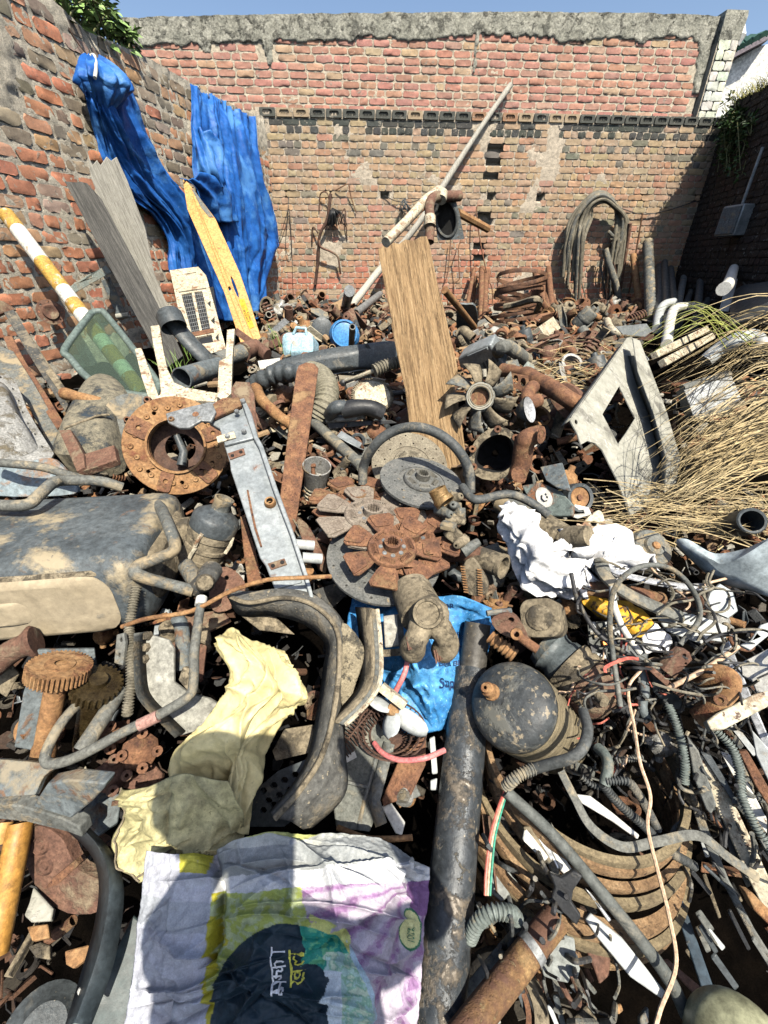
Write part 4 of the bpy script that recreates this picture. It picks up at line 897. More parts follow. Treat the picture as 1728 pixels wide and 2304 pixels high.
# ================================================================ right side, middle distance
wpl = lambda: None
for i, (pts, r, m, lab) in enumerate((
    ([(1628, 650, .5), (1640, 636, .5), (1655, 596, .62), (1675, 566, .68), (1692, 556, .66), (1706, 562, .6), (1714, 572, .55)], .055, wht, 'white curved pipe standing highest beside the dark radiator at the right edge'),
    ([(1500, 775, .02), (1505, 735, .1), (1512, 705, .2), (1522, 693, .23), (1545, 691, .22), (1575, 695, .2)], .05, wht, 'white elbow pipe with tan ribbed end among the dry stalks'),
    ([(1478, 740, .05), (1483, 705, .15), (1495, 686, .22), (1515, 680, .24)], .05, pale, 'dull white elbow pipe just behind the ribbed white elbow'),
    ([(1366, 722, .1), (1372, 738, .1), (1390, 750, .08), (1440, 752, .06)], .04, crm, 'cream hooked pipe lying beside the ribbed white elbow'),
    ([(1588, 812, .12), (1620, 785, .2), (1660, 764, .27), (1690, 757, .27), (1706, 766, .24), (1714, 782, .2)], .05, pale, 'grey to white curved pipe above the mesh radiator'))):
    o = thing('curved_pipe', lab, 'pipe', P(*pts[0]), 'white curved pipes at the right'); path = pp(pts, 6); MB().tube(path, r, 14).build('bend', m, o)
    if i == 1: corr([P(1545, 691, .22).lerp(P(1582, 696, .2), k / 6) for k in range(7)], r * 1.12, .05, .006).build('ribbed_sleeve', crm, o)
    if i == 0: MB().tube([P(1706, 562, .6), P(1720, 580, .52)], r * .8, 12).build('plug', blueg, o)
for i, (q, lab) in enumerate((((1472, 800, 1588, 742), 'upper of the two cream rails under the dry stalks'), ((1490, 818, 1600, 758), 'lower cream rail with black clips under the dry stalks'))):
    a, b = P(q[0], q[1], .14), P(q[2], q[3], .16); M = frame((a + b) / 2, facing(a, b)[1], (b - a)); o = thing('cream_rail', lab, 'rail', M, 'cream rails under the dry stalks')
    MB().box((0, 0, 0), ((b - a).length, .055, .05)).build('rail', crm, o, local=True, bev=.006)
    for t in (-.12, .05): MB().box((t, 0, .005), (.03, .06, .05)).build('clip', blk, o, local=True, bev=.003)
def radiator(label, quad, l4, nf):
    c = [P(x, y, l) for (x, y), l in zip(quad, l4)]; n = (c[1] - c[0]).cross(c[3] - c[0]).normalized(); n = n if n.dot(EYE - c[0]) > 0 else -n
    o = thing('radiator', label, 'radiator', mid(c)); MB().plate(c, n, .05).build('core', blk2, o)
    mb = MB()
    for k in range(nf):
        t = (k + .5) / nf; mb.tube([c[0].lerp(c[3], t) + n * .004, c[1].lerp(c[2], t) + n * .004], .0045, 4)
    for k in range(int(nf * 1.6)):
        t = (k + .5) / (nf * 1.6); mb.tube([c[0].lerp(c[1], t) + n * .003, c[3].lerp(c[2], t) + n * .003], .0025, 3)
    mb.build('fins', steel, o, sm=0)
    for a, b in ((0, 1), (2, 3)): MB().tube([c[a], c[b]], .022, 8, flat=.7).build('side_rail', mudg, o)
radiator('dark finned radiator at the right edge below the highest white pipe', [(1648, 625), (1745, 588), (1760, 700), (1640, 735)], (.42, .6, .42, .2), 22)
radiator('pale mesh radiator lying under the dry stalks beside the chalky panel', [(1535, 872), (1640, 840), (1668, 905), (1560, 942)], (.22, .28, .16, .1), 26)
board('white_sheet', 'grey white sheet leaning between the two radiators', 'sheet', pale, [(1626, 668), (1650, 620), (1660, 628), (1640, 700), (1618, 698)], P(1640, 690, .25), P(1655, 622, .5), .01)
board('pale_sheet', 'pale blue sheet lying among the cream pipes beside the hoops', 'sheet', galv, [(1385, 735), (1455, 728), (1468, 745), (1452, 758), (1400, 752)], P(1400, 745, .14), P(1460, 742, .14), .008)
# chalky panel with diamond hole and turned flange
pl = tri(P(1418, 1150, .06), P(1420, 758, .34), P(1288, 945, .28)); cpn = thing('pressed_panel', 'large chalky white steel panel with diamond hole standing beside the dry grass', 'panel', P(1450, 1140, 0))
hole = [(1394, 868), (1412, 905), (1430, 940), (1410, 972), (1391, 999), (1374, 966), (1356, 932)]
traced([(1411, 760), (1420, 757), (1428, 764), (1440, 790), (1495, 925), (1500, 1075), (1484, 1120), (1420, 1160), (1392, 1084), (1356, 1012), (1340, 997), (1322, 992), (1308, 1000), (1300, 975), (1284, 946), (1288, 934)], pl, .008, [hole, ell(1297, 949, 3.5, 5.5, 10)]).build('web', chalk, cpn, bev=.002)
pf = (pl[0] + pl[1] * .075, pl[1]); fl_ = [(1428, 762), (1440, 770), (1500, 925), (1532, 1032), (1520, 1085), (1490, 1112), (1486, 1080), (1490, 1040), (1462, 930), (1428, 850), (1412, 800)]
e_in = [(1412, 795), (1428, 845), (1462, 930), (1490, 1040), (1486, 1085)]
traced([(1424, 760), (1440, 766), (1500, 925), (1532, 1032), (1522, 1085), (1496, 1108), (1502, 1036), (1472, 930), (1436, 835)], pf, .006).build('flange', chalk, cpn, bev=.002)
mb = MB(); A1 = px([(1430, 800), (1442, 850), (1474, 932), (1502, 1036), (1496, 1108)], pf); A2 = px([(1414, 800), (1428, 850), (1460, 932), (1486, 1030), (1480, 1100)], pl); mb.grid([A1, A2]); mb.build('step', mat('dirty_chalk', [(.1, .1, .085), (.2, .195, .165), (.34, .33, .28)], 14, .9, patch=((.38, .37, .32), 9, .6), bump=.7), cpn, solid=.004)
mb = MB(); 
for t in (0, 1): pass
mb.grid([px([(1405, 770), (1345, 855), (1284, 942)], pl), [p - pl[1] * .05 for p in px([(1405, 770), (1345, 855), (1284, 942)], pl)]]); mb.build('return_edge', chalk, cpn, solid=.004)
# fan with curled blades
p = P(1080, 893, .28); nf_ = (EYE - p).normalized() + V((.0, -.1, .25)); M = frame(p, nf_, V((1, 0, 0))); zc = p.y * _cp - (p.z - 1.6) * _sp; k_ = zc / FPX
fan = thing('cooling_fan', 'muddy grey cooling fan with a white ring hub beside the wide plank', 'fan', M)
MB().lathe([(20 * k_, -.02), (20 * k_, .012), (24 * k_, .016), (30 * k_, .016), (33 * k_, .0), (33 * k_, -.04), (20 * k_, -.04)], 36).build('hub', chalk, fan, local=True)
MB().lathe([(0, -.012), (20 * k_, -.012)], 24).build('hub_plate', rust, fan, local=True)
for r_ in (22, 26.5): MB().tube(circ(r_ * k_, 40, .014), .0035, 5, closed=True).build('hub_ring', mud, fan, local=True)
random.seed(3)
for k in range(9):
    a = k * 2 * pi / 9 + .25; mb = MB(); rows = []
    for i in range(7):
        t = i / 6; r = (31 + (76 - 31) * t) * k_; wd = (10 + 9 * t) * k_; rows.append([Matrix.Rotation(a, 4, 'Z') @ V((r, (u - .5) * 2 * wd + .10 * t * t * .3, -.015 + (u - .5) * .07 * (1 - .3 * t) + .012 * sin(u * pi))) for u in (0, .25, .5, .75, 1)])
    mb.grid(rows); mb.build('blade', mud if k % 3 else mudg, fan, local=True, sm=180, solid=.004)
# rust exhaust manifold
mf = thing('exhaust_manifold', 'rust orange exhaust manifold with paired ports lying beside the fan', 'manifold', P(1230, 880, .2))
MB().tube(pp([(1130, 832, .24), (1165, 838, .25), (1215, 860, .25), (1265, 890, .24), (1300, 912, .2)], 6), [.035] * 8 + [.043] * 17, 14, jit=.2).build('log', rust, mf)
pq = facing(P(1168, 852, .26)); traced([(1148, 838), (1188, 846), (1192, 868), (1178, 884), (1150, 868), (1144, 850)], (pq[0] + pq[1] * .06, pq[1]), .025, [ell(1160, 854, 6, 10, 14), ell(1177, 860, 6, 10, 14)]).build('port_flange', rust, mf, bev=.003)
MB().tube(pp([(1200, 870, .26), (1186, 890, .24), (1192, 905, .22), (1212, 900, .22)], 5), .034, 12, jit=.2).build('runner', rust, mf)
ob = thing('outlet_pipe', 'rust tan curved outlet pipe with oval flange standing beside the round housing', 'pipe', P(1170, 1060, .1))
MB().tube(pp([(1160, 1080, .1), (1172, 1045, .16), (1180, 1000, .24), (1188, 985, .27), (1215, 975, .28)], 7), .036, 16, jit=.25).build('bend', rust, ob)
pq = facing(P(1218, 978, .30)); traced(smooth([(1208, 985), (1214, 962), (1224, 960), (1228, 975), (1222, 995), (1212, 998)], 3), (pq[0] + pq[1] * .03, pq[1]), .02, [ell(1218, 978, 5, 10, 12, .15)]).build('flange', rust, ob, bev=.003)
traced(smooth([(1150, 1060), (1165, 1050), (1185, 1062), (1180, 1085), (1155, 1082)], 3), facing(P(1165, 1065, .16)), .03).build('foot_flange', rust, ob, bev=.003)
rh = thing('round_housing', 'big cast round housing with gaping black mouth and bolt lugs below the fan', 'housing', P(1115, 1010, .1))
pq = facing(P(1112, 1010, .2)); op = smooth([(1068, 1045), (1075, 1010), (1095, 988), (1120, 978), (1145, 985), (1156, 1010), (1150, 1045), (1130, 1062), (1095, 1060)], 3)
ou = smooth([(1056, 1050), (1062, 1005), (1085, 975), (1118, 962), (1150, 970), (1172, 1010), (1164, 1052), (1140, 1078), (1085, 1078)], 3)
traced(ou, pq, .02, [op]).build('rim', mud, rh, bev=.004)
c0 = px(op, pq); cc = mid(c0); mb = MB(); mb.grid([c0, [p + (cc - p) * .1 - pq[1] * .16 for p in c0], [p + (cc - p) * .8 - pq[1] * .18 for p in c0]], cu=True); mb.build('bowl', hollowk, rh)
for x, y in ((1120, 966), (1160, 985), (1064, 1010), (1066, 1050)): MB().lathe([(.006, .025), (.014, .025), (.014, -.01)], 12, frame(hit(x, y, pq), pq[1])).build('lug', rust, rh)
hb_ = thing('plastic_housing', 'pale blue grey plastic housing with louvres beside the wide plank', 'housing', P(1085, 810, .15))
pl = tri(P(1035, 815, .12), P(1095, 772, .28), P(1135, 815, .16)); traced([(1030, 808), (1045, 798), (1090, 778), (1103, 775), (1120, 800), (1136, 822), (1110, 830), (1075, 832), (1035, 828)], pl, .12).build('case', galv, hb_, bev=.012)
for k in range(5): traced([(1085 + k * 7, 818 - k * 4), (1088 + k * 7, 815 - k * 4), (1094 + k * 7, 828 - k * 4), (1091 + k * 7, 831 - k * 4)], (pl[0] + pl[1] * .004, pl[1]), .006).build('louvre', blk2, hb_)
traced([(1050, 802), (1096, 782), (1098, 788), (1054, 808)], (pl[0] + pl[1] * .012, pl[1]), .014).build('rib', galv, hb_, bev=.004)
rod('elbow_hose', 'olive grey hose bent in an elbow behind the blue grey housing', 'hose', rubl, pp([(1118, 795, .2), (1128, 783, .26), (1142, 780, .26), (1160, 792, .22), (1185, 810, .14)], 6), .045, seg=14, hollow=.006)
board('olive_sheet', 'olive brown rounded sheet lying beside the blue grey housing', 'sheet', mudg, [(1140, 812), (1165, 808), (1172, 830), (1160, 845), (1135, 838)], P(1140, 830, .2), P(1168, 812, .22), .01)
board('olive_sheet', 'olive angular sheet above the rust exhaust manifold', 'sheet', grnp, [(1168, 838), (1188, 812), (1202, 820), (1205, 842), (1195, 848)], P(1172, 836, .26), P(1198, 822, .28), .01)
board('peeling_tin', 'white and rust peeling tin beside the stacked hoops', 'tin', crm, [(1213, 735), (1245, 712), (1262, 738), (1230, 762)], P(1220, 745, .1), P(1255, 722, .12), .12)
board('grey_plate', 'rounded grey green plate standing beside the stacked hoops', 'plate', blueg, smooth([(1030, 690), (1050, 686), (1070, 690), (1074, 735), (1050, 745), (1028, 740)], 3), P(1050, 742, .02), P(1052, 690, .3), .02)
board('brown_casting', 'large rust brown open casting beside the chalky panel', 'casting', rust2, smooth([(1235, 870), (1280, 862), (1305, 885), (1318, 905), (1300, 935), (1275, 945), (1240, 905)], 3), P(1245, 890, .2), P(1310, 905, .2), .10, holes=[ell(1285, 892, 8, 9, 12)])
lamp = thing('headlamp', 'small headlamp with bright dish lying beside the fan', 'lamp', P(1185, 925, .2)); M = disc_px(1190, 922, .22, V((.8, -.6, .5)))
MB().lathe([(.0, -.06), (.03, -.05), (.058, -.01), (.062, .0)], 20, M).build('shell', mudg, lamp); MB().lathe([(.0, -.02), (.03, -.012), (.055, .0), (.06, .004)], 20, M).build('reflector', chrome, lamp)
# ================================================================ middle of the heap
board('timber_plank', 'wide tan timber plank with ragged top standing in the middle of the heap', 'plank', woodt, [(850, 560), (862, 553), (872, 558), (884, 545), (898, 548), (912, 538), (930, 541), (945, 532), (960, 531), (966, 548), (985, 640), (1000, 700), (1014, 760), (1024, 800), (1030, 830), (1021, 846), (1024, 878), (1036, 935), (1044, 990), (1052, 1060), (1052, 1090), (960, 1090), (922, 965), (912, 880), (890, 780), (880, 730), (882, 722), (868, 660)], D(905, 540, 2.3), P(990, 1080, -.02), .045)
pl = facing(P(720, 820, .12), P(890, 800, .16)); o = smooth([(573, 856), (600, 828), (642, 806), (738, 784), (810, 775), (895, 769), (900, 822), (820, 832), (742, 843), (650, 862), (595, 866)], 3)
bp = thing('bumper_end', 'long dark grey plastic bumper piece lying behind the rusty leaf spring', 'bumper', P(720, 840, 0)); pillow(px(o, pl), pl[1], .05, .10, 5, .35).build('shell', blk2, bp, sm=50)
MB().tube([hit(742, 842, pl), hit(820, 831, pl), hit(896, 822, pl)], .006, 6).build('lip', pale, bp)
traced([(820, 775), (828, 774), (838, 790), (830, 791)], (pl[0] + pl[1] * .035, pl[1]), .01).build('clip', blk, bp)
hz = thing('ribbed_air_hose', 'dark ribbed air hose with tan bellows end behind the rusty leaf spring', 'hose', P(640, 850, .1))
a = pp([(570, 872, .08), (590, 856, .14), (620, 842, .18), (655, 838, .2), (690, 840, .2)], 8); corr(a, .052, .06, .006, 14).build('ribbed_body', blk2, hz)
corr(pp([(700, 838, .2), (722, 848, .2), (735, 872, .18), (732, 905, .14), (712, 945, .06)], 8), .062, .022, .004, 16).build('bellows', mat('tan_rubber', [(.14, .13, .09), (.23, .21, .155)], 14, .8, bump=.3), hz)
gs = thing('gas_strut', 'cream strut rod with ribbed grey boot running to the wide plank', 'strut', P(840, 835, .2))
MB().tube(pp([(776, 860, .14), (800, 850, .2), (846, 832, .26)], 3), .012, 8).build('rod', crm, gs); corr(pp([(842, 834, .26), (870, 822, .28), (905, 812, .3)], 6), .032, .018, .004, 12).build('boot', hosec, gs); MB().lathe([(0, .02), (.018, .012), (.02, -.01), (0, -.02)], 12, disc_px(772, 862, .14)).build('ball_joint', blk, gs)
board('leaf_spring', 'rusty leaf spring blade with rounded top standing behind the steel beam', 'leaf spring', rust, [(667, 835), (672, 822), (688, 815), (708, 818), (717, 828), (698, 960), (682, 1070), (664, 1195), (645, 1200), (630, 1120), (652, 942)], D(692, 818, 2.1), P(652, 1195, .02), .016)
board('leaf_spring', 'rust brown blade end hidden behind the top of the steel beam', 'leaf spring', rust2, [(521, 872), (530, 858), (562, 860), (572, 885), (582, 1000), (560, 1000), (520, 890)], D(545, 860, 1.9), P(575, 1000, .1), .016)
board('leaf_spring', 'thin rust orange blade showing below beside the steel beam', 'leaf spring', rust, [(540, 1160), (552, 1165), (575, 1240), (592, 1312), (558, 1318), (548, 1240)], P(545, 1165, .08), P(575, 1315, .0), .014)
# steel beam with arm
a, b = P(500, 900, .42), P(665, 1340, .17); pl = facing(a, b); bt = thing('steel_beam', 'pale blue grey pressed steel beam with rusty bushing hole lying toward the viewer', 'beam', P(660, 1340, .05))
traced([(470, 950), (474, 906), (545, 897), (560, 930), (574, 983), (585, 1003), (617, 1098), (655, 1200), (686, 1295), (700, 1348), (627, 1348), (611, 1307), (597, 1272), (585, 1255), (519, 1058), (517, 1040), (504, 1000), (495, 965)], pl, .02, [ell(608, 1131, 8, 9, 16)]).build('web', galv, bt, bev=.003)
pf = (pl[0] + pl[1] * .02, pl[1]); traced([(541, 897), (549, 895), (566, 930), (580, 982), (592, 1003), (624, 1098), (662, 1200), (693, 1295), (706, 1345), (697, 1346), (683, 1295), (652, 1201), (613, 1099), (582, 1006), (570, 985)], pf, .05).build('flange', galv, bt, bev=.003)
pb = (pl[0] + pl[1] * .006, pl[1])
traced([(493, 960), (552, 933), (572, 985), (506, 1002)], (pl[0] + pl[1] * .012, pl[1]), .012).build('joint_plate', galv, bt, bev=.003)
traced([(472, 912), (500, 895), (538, 893), (544, 912), (505, 930), (472, 945)], (pl[0] + pl[1] * .018, pl[1]), .014).build('rusty_gusset', rust, bt, bev=.003)
traced([(486, 982), (526, 970), (531, 984), (490, 996)], (pl[0] + pl[1] * .018, pl[1]), .006).build('cream_clip', crm, bt, bev=.001)
mb = MB()
for x, y in ((549, 971), (512, 982), (533, 927), (548, 905)): bolt(mb, hit(x, y, pf), pl[1], .009, .008)
mb.build('bolts', steel, bt)
MB().lathe([(.010, .012), (.015, .013), (.018, .004), (.018, -.01), (.010, -.01)], 20, frame(hit(608, 1131, pb), pl[1])).build('bushing', rusto, bt)
for q in ([(512, 1020), (548, 1008), (552, 1022), (518, 1034)], [(602, 1268), (640, 1256), (646, 1270), (610, 1282)]):
    traced(q, (pl[0] + pl[1] * .004, pl[1]), .005).build('rust_pad', rust2, bt); 
    mb = MB(); c = ((q[0][0] + q[3][0]) / 2 + 8, (q[0][1] + q[3][1]) / 2 - 2), ((q[1][0] + q[2][0]) / 2 - 8, (q[1][1] + q[2][1]) / 2 + 2)
    for x, y in c: mb.lathe([(0, .001), (.006, .001), (.006, -.004)], 10, frame(hit(x, y, (pl[0] + pl[1] * .005, pl[1])), pl[1]))
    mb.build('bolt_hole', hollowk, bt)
MB().tube([hit(557, 1103, pb), hit(566, 1150, pb), hit(575, 1190, pb), hit(588, 1230, pb)], .0035, 5, jit=.5).build('rust_seam', rust, bt)
traced([(611, 1307), (672, 1292), (680, 1310), (618, 1326)], pb, .008).build('end_step', galv, bt, bev=.003)
a_ = (pl[0] + pl[1] * .03, pl[1])
am = traced([(372, 930), (420, 916), (476, 903), (486, 926), (474, 948), (452, 946), (425, 962), (402, 962), (378, 950)], a_, .012); am.build('arm', steel, bt, bev=.003)
mb = MB(); mb.lathe([(0, .003), (.01, .002), (.012, -.002)], 12, frame(hit(440, 932, a_), pl[1])); mb.lathe([(.004, .006), (.009, .006), (.011, -.002)], 12, frame(hit(386, 944, a_), pl[1])); mb.build('rivet', rust, bt)
# air filter canister
a, b = P(440, 1285, .05), P(503, 1128, .26); d = (b - a).normalized(); Lc = (b - a).length; M = frame(a, d, V((1, -.4, 0)))
cz = (a.y * _cp - (a.z - 1.6) * _sp) / FPX; r = 47 * cz
ca = thing('air_filter', 'muddy cylindrical air filter canister with dark cap beside the fuel tank', 'air filter', M)
MB().lathe([(0, .0), (r * .8, .0), (r * .93, .02), (r * .95, Lc * .5), (r * 1.02, Lc * .52), (r * 1.02, Lc * .60), (r * .97, Lc * .61)], 32).build('body', mud, ca, local=True)
MB().lathe([(r * .98, Lc * .6), (r * 1.06, Lc * .62), (r * 1.05, Lc * .76), (r * 1.0, Lc * .79), (r * .97, Lc * .80), (r * .6, Lc * .87), (r * .45, Lc * .885), (r * .4, Lc * .90)], 32).build('cap', blk2, ca, local=True)
MB().lathe([(r * .42, Lc * .86), (r * .40, Lc * .98), (r * .44, Lc * 1.0), (r * .44, Lc * 1.04), (r * .37, Lc * 1.04), (r * .34, Lc * .92), (0, Lc * .92)], 24).build('neck', mudg, ca, local=True)
for t in (.2, .36): MB().lathe([(r * .95, Lc * t), (r * 1.01, Lc * (t + .01)), (r * 1.01, Lc * (t + .05)), (r * .95, Lc * (t + .06))], 32).build('band', mud, ca, local=True)
for t, a in ((.5, -1.3), (.3, -1.35), (.5, .2)): MB().tube([V((r * 1.03 * cos(a + .05), r * 1.03 * sin(a + .05), Lc * (t + .14))), V((r * 1.09 * cos(a), r * 1.09 * sin(a), Lc * (t + .05))), V((r * 1.03 * cos(a - .05), r * 1.03 * sin(a - .05), Lc * (t - .08)))], .006, 6).build('latch', crm, ca, local=True)
fo = thing('pipe_fitting', 'dusty branching pipe fitting just below the air filter canister', 'fitting', P(450, 1305, .1))
MB().tube(pp([(418, 1272, .16), (436, 1300, .17), (452, 1318, .16)], 4), .024, 12, jit=.2).build('arm', mudg, fo); MB().tube(pp([(478, 1282, .17), (460, 1305, .19), (440, 1325, .16)], 4), [.03] * 4 + [.024] * 5, 14).build('barrel', mudk, fo); MB().lathe([(0, .02), (.02, .018), (.026, .0), (.02, -.02)], 12, disc_px(462, 1312, .2)).build('nut', mud, fo)
# fuel tank at the left edge
tk = thing('fuel_tank', 'big rounded steel fuel tank, blue grey on top with tan dried mud on its front', 'fuel tank', Matrix.Translation((-1.10, 1.035, .80)) @ Matrix.Rotation(R(7), 4, 'Z') @ Matrix.Rotation(R(-3), 4, 'X'))
mb = MB(); rows = []; sx = [(-.5, .8), (-.46, .95), (-.4, 1), (-.2, 1), (0, 1), (.2, 1), (.335, 1), (.365, .985), (.39, .93), (.405, .82), (.41, .6), (.41, .0)]
for x, k in sx: rows.append([V((x, p.x * (1 if k == 1 else k), p.y * k)) for p in rrect(.47, .26, .075, 7)])
mb.grid(rows, cu=True)
tankm = mat('tank_paint', [(.04, .048, .053), (.07, .083, .09), (.105, .118, .122)], 7, .6, patch=((.30, .25, .165), 4.5, .57), patch2=((.17, .10, .06), 9, .68), speck=((.05, .055, .06), 50, .68), bump=.5)
mb.build('shell', tankm, tk, local=True, sm=50)
beige = mat('beige_mud', [(.25, .205, .135), (.32, .265, .18), (.37, .31, .215)], 6, .85, grime=.3, patch=((.17, .16, .13), 7, .66), bump=.3)
q = [V((p.x - .06, -.236, p.y - .01)) for p in rrect(.80, .19, .06, 6)]; pillow(q, V((0, -1, 0)), .012, .01, 3, .8).build('front_panel', beige, tk, local=True, sm=60)
q = [V((p.x - .12, -.248, p.y - .01)) for p in rrect(.5, .075, .03, 6)]; pillow(q, V((0, -1, 0)), .008, .006, 3, .8).build('pressed_panel', beige, tk, local=True, sm=60)
MB().tube([V((-.5, -.225, .085)), V((.3, -.225, .085)), V((.37, -.2, .06)), V((.385, -.18, -.08))], .010, 8).build('seam', mud, tk, local=True)
q = [V((.408, p.x, p.y)) for p in rrect(.34, .17, .06, 6)]; pillow(q, V((1, 0, 0)), .02, .01, 3, .7).build('end_panel', mud, tk, local=True, sm=60)
MB().lathe([(0, .08), (.035, .08), (.04, .06), (.045, .06), (.045, .0)], 20, frame(V((.41, .07, .03)), V((1, 0, .1)))).build('filler_neck', mud, tk, local=True)
MB().tube([V((.35, .1, .11)), V((.40, .06, .09)), V((.425, .0, .03)), V((.425, -.02, -.03))], .014, 8).build('rib', mud, tk, local=True)
rod('pipe', 'pale grey pipe with rust nut lying over the back of the fuel tank', 'pipe', rubl, pp([(-20, 1040, .26), (20, 1043, .27), (95, 1051, .25), (145, 1066, .22), (195, 1080, .18)], 5), .015)
rod('hose', 'dusty grey hose bent in an S over the top of the fuel tank', 'hose', rubl, pp([(-20, 1137, .27), (58, 1136, .28), (87, 1115, .28), (119, 1087, .27), (150, 1081, .25), (226, 1083, .22), (275, 1097, .18)], 6), .018)
board('body_panel', 'blue grey and rust flaking panel behind the fuel tank at the left edge', 'panel', mat('flaking_blue', [(.16, .2, .22), (.24, .29, .31)], 8, .6, patch=((.26, .15, .085), 7, .57), bump=.5), smooth([(-20, 1060), (60, 1040), (110, 1030), (140, 1050), (170, 1090), (165, 1112), (60, 1118), (-20, 1110)], 3), P(-10, 1090, .16), P(160, 1090, .14), .02)
rod('bent_tube', 'muddy bent tube frame standing beside the fuel tank', 'tube', mudg, pp([(345, 1120, .12), (360, 1140, .2), (378, 1180, .26), (394, 1226, .26), (386, 1243, .25), (350, 1258, .24), (315, 1272, .24), (304, 1284, .24), (316, 1296, .23), (370, 1312, .2), (436, 1330, .17)], 5), .018, jit=.2)
corr(pp([(307, 1322, .2), (298, 1370, .18), (291, 1410, .16), (294, 1470, .15), (296, 1530, .13), (290, 1575, .12), (286, 1612, .1)], 8), .0115, .007, .0018, 10).thing('corrugated_hose', 'tan dusty corrugated hose hanging down from the round cap beside the fuel tank', 'hose', hosec)
cp = thing('filler_plug', 'dusty round cap with four slots at the right end of the fuel tank', 'cap', disc_px(284, 1318, .16, V((.3, -.5, .6))))
MB().lathe([(0, .03), (.03, .03), (.038, .022), (.04, -.02), (.03, -.04)], 24).build('cap', mudg, cp, local=True); mb = MB()
for dx in (0, .014):
    for dy in (0, .02): mb.box((.006 + dx, -.006 + dy, .031), (.008, .01, .004))
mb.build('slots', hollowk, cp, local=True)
rod('rod', 'long thin rust orange rod lying across the lower end of the steel beam', 'rod', rusto, pp([(275, 1410, .16), (330, 1392, .2), (430, 1375, .22), (520, 1330, .24), (600, 1305, .25), (680, 1300, .26), (745, 1297, .24)], 5), .006)
# muddy bent bracket
pl = tri(P(310, 1440, .16), P(385, 1450, .16), P(400, 1640, .06)); mbk = thing('chassis_bracket', 'grey mud coated chassis bracket with bolts and raised edge beside the yellow sack', 'bracket', P(390, 1640, 0))
traced([(300, 1425), (345, 1430), (378, 1440), (390, 1460), (390, 1535), (424, 1560), (470, 1572), (496, 1588), (486, 1606), (440, 1645), (392, 1660), (335, 1598), (304, 1560), (298, 1480)], pl, .012).build('web', mud if False else mat('grey_mud', [(.19, .185, .16), (.27, .265, .23), (.33, .32, .28)], 9, .9, bump=.5), mbk, bev=.003)
e1 = px([(301, 1425), (300, 1480), (304, 1550), (316, 1580), (345, 1612), (393, 1660)], (pl[0] + pl[1] * .05, pl[1])); e2 = px([(312, 1425), (311, 1480), (316, 1545), (328, 1570), (356, 1600), (404, 1648)], pl); mb = MB(); mb.grid([[p - pl[1] * .06 for p in cr(e1, 5)], cr(e1, 5), cr(e2, 5)]); mb.build('raised_edge', mudg, mbk, solid=.005)
mb = MB()
for x, y in ((334, 1430), (330, 1456), (327, 1482)): bolt(mb, hit(x, y, pl), pl[1], .012, .014)
mb.build('bolts', mud, mbk)
traced([(262, 1428), (278, 1424), (282, 1446), (276, 1498), (256, 1492)], (pl[0] + pl[1] * .03, pl[1]), .012, [ell(272, 1440, 3, 5, 8), ell(268, 1474, 3, 5, 8)]).build('hanger_strip', mudg, mbk, bev=.002)
traced([(410, 1500), (428, 1505), (430, 1535), (446, 1562), (425, 1560), (400, 1530)], (pl[0] + pl[1] * .03, pl[1]), .02).build('knuckle', mud, mbk, bev=.004)
rod('hose', 'long grey hose with pink tape looped in a V before the chassis bracket', 'hose', rubl, pp([(452, 1352, .22), (446, 1400, .22), (437, 1470, .22), (436, 1532, .2), (423, 1568, .2), (351, 1612, .18), (282, 1645, .17), (200, 1690, .16), (150, 1712, .15), (112, 1718, .14), (102, 1700, .14), (125, 1648, .14), (160, 1600, .13), (205, 1562, .1)], 6), .0112)
rod('hose', 'thick short grey hose slanting between the two gears and the looped hose', 'hose', rubl, pp([(183, 1688, .13), (215, 1640, .13), (272, 1552, .1)], 6), .018)
rod('pink_tape', 'pinkish tape wrapped on the looped grey hose', 'tape', mat('pink_tape', [(.3, .16, .13), (.4, .24, .2)], 30, .8, bump=.4), pp([(312, 1632, .178), (335, 1621, .18), (356, 1611, .183)], 3), .0135)
rod('pale_fitting', 'small white collar where the looped grey hose meets the pipe fitting', 'collar', wht, pp([(454, 1345, .22), (451, 1362, .22)], 2), .0145)
def gear(r, h, nt, hub=0): 
    o = []
    for k in range(nt):
        for f, rr in ((.0, .9), (.22, 1.0), (.5, 1.0), (.72, .9)): o.append(V((rr * r * cos(2 * pi * (k + f) / nt), rr * r * sin(2 * pi * (k + f) / nt), h / 2)))
    return o
a, b = P(76, 1715, .02), P(133, 1508, .2); d = (b - a).normalized() + V((0, .05, .2)); M = frame(b, d)
ge = thing('gear_shaft', 'rust orange gear wheel on a thick shaft below the fuel tank', 'gear', M); gz = (b.y * _cp - (b.z - 1.6) * _sp) / FPX
MB().plate(gear(62 * gz, .03, 44), (0, 0, 1), .03).build('gear', rusto, ge, local=True); MB().lathe([(.012, .02), (.03, .018), (.035, .0)], 20).build('hub', rusto, ge, local=True)
MB().lathe([(22 * gz, -.015), (22 * gz, -.2), (25 * gz, -.21), (25 * gz, -.40), (0, -.40)], 24).build('shaft', rusto, ge, local=True)
b = P(218, 1545, .14); d = b - P(150, 1650, 0) + V((0, 0, .1)); M = frame(b, d)
oilm = mat('oily_brown_steel', [(.02, .013, .006), (.05, .035, .015), (.09, .065, .03)], 20, .22, .3, bump=.5)
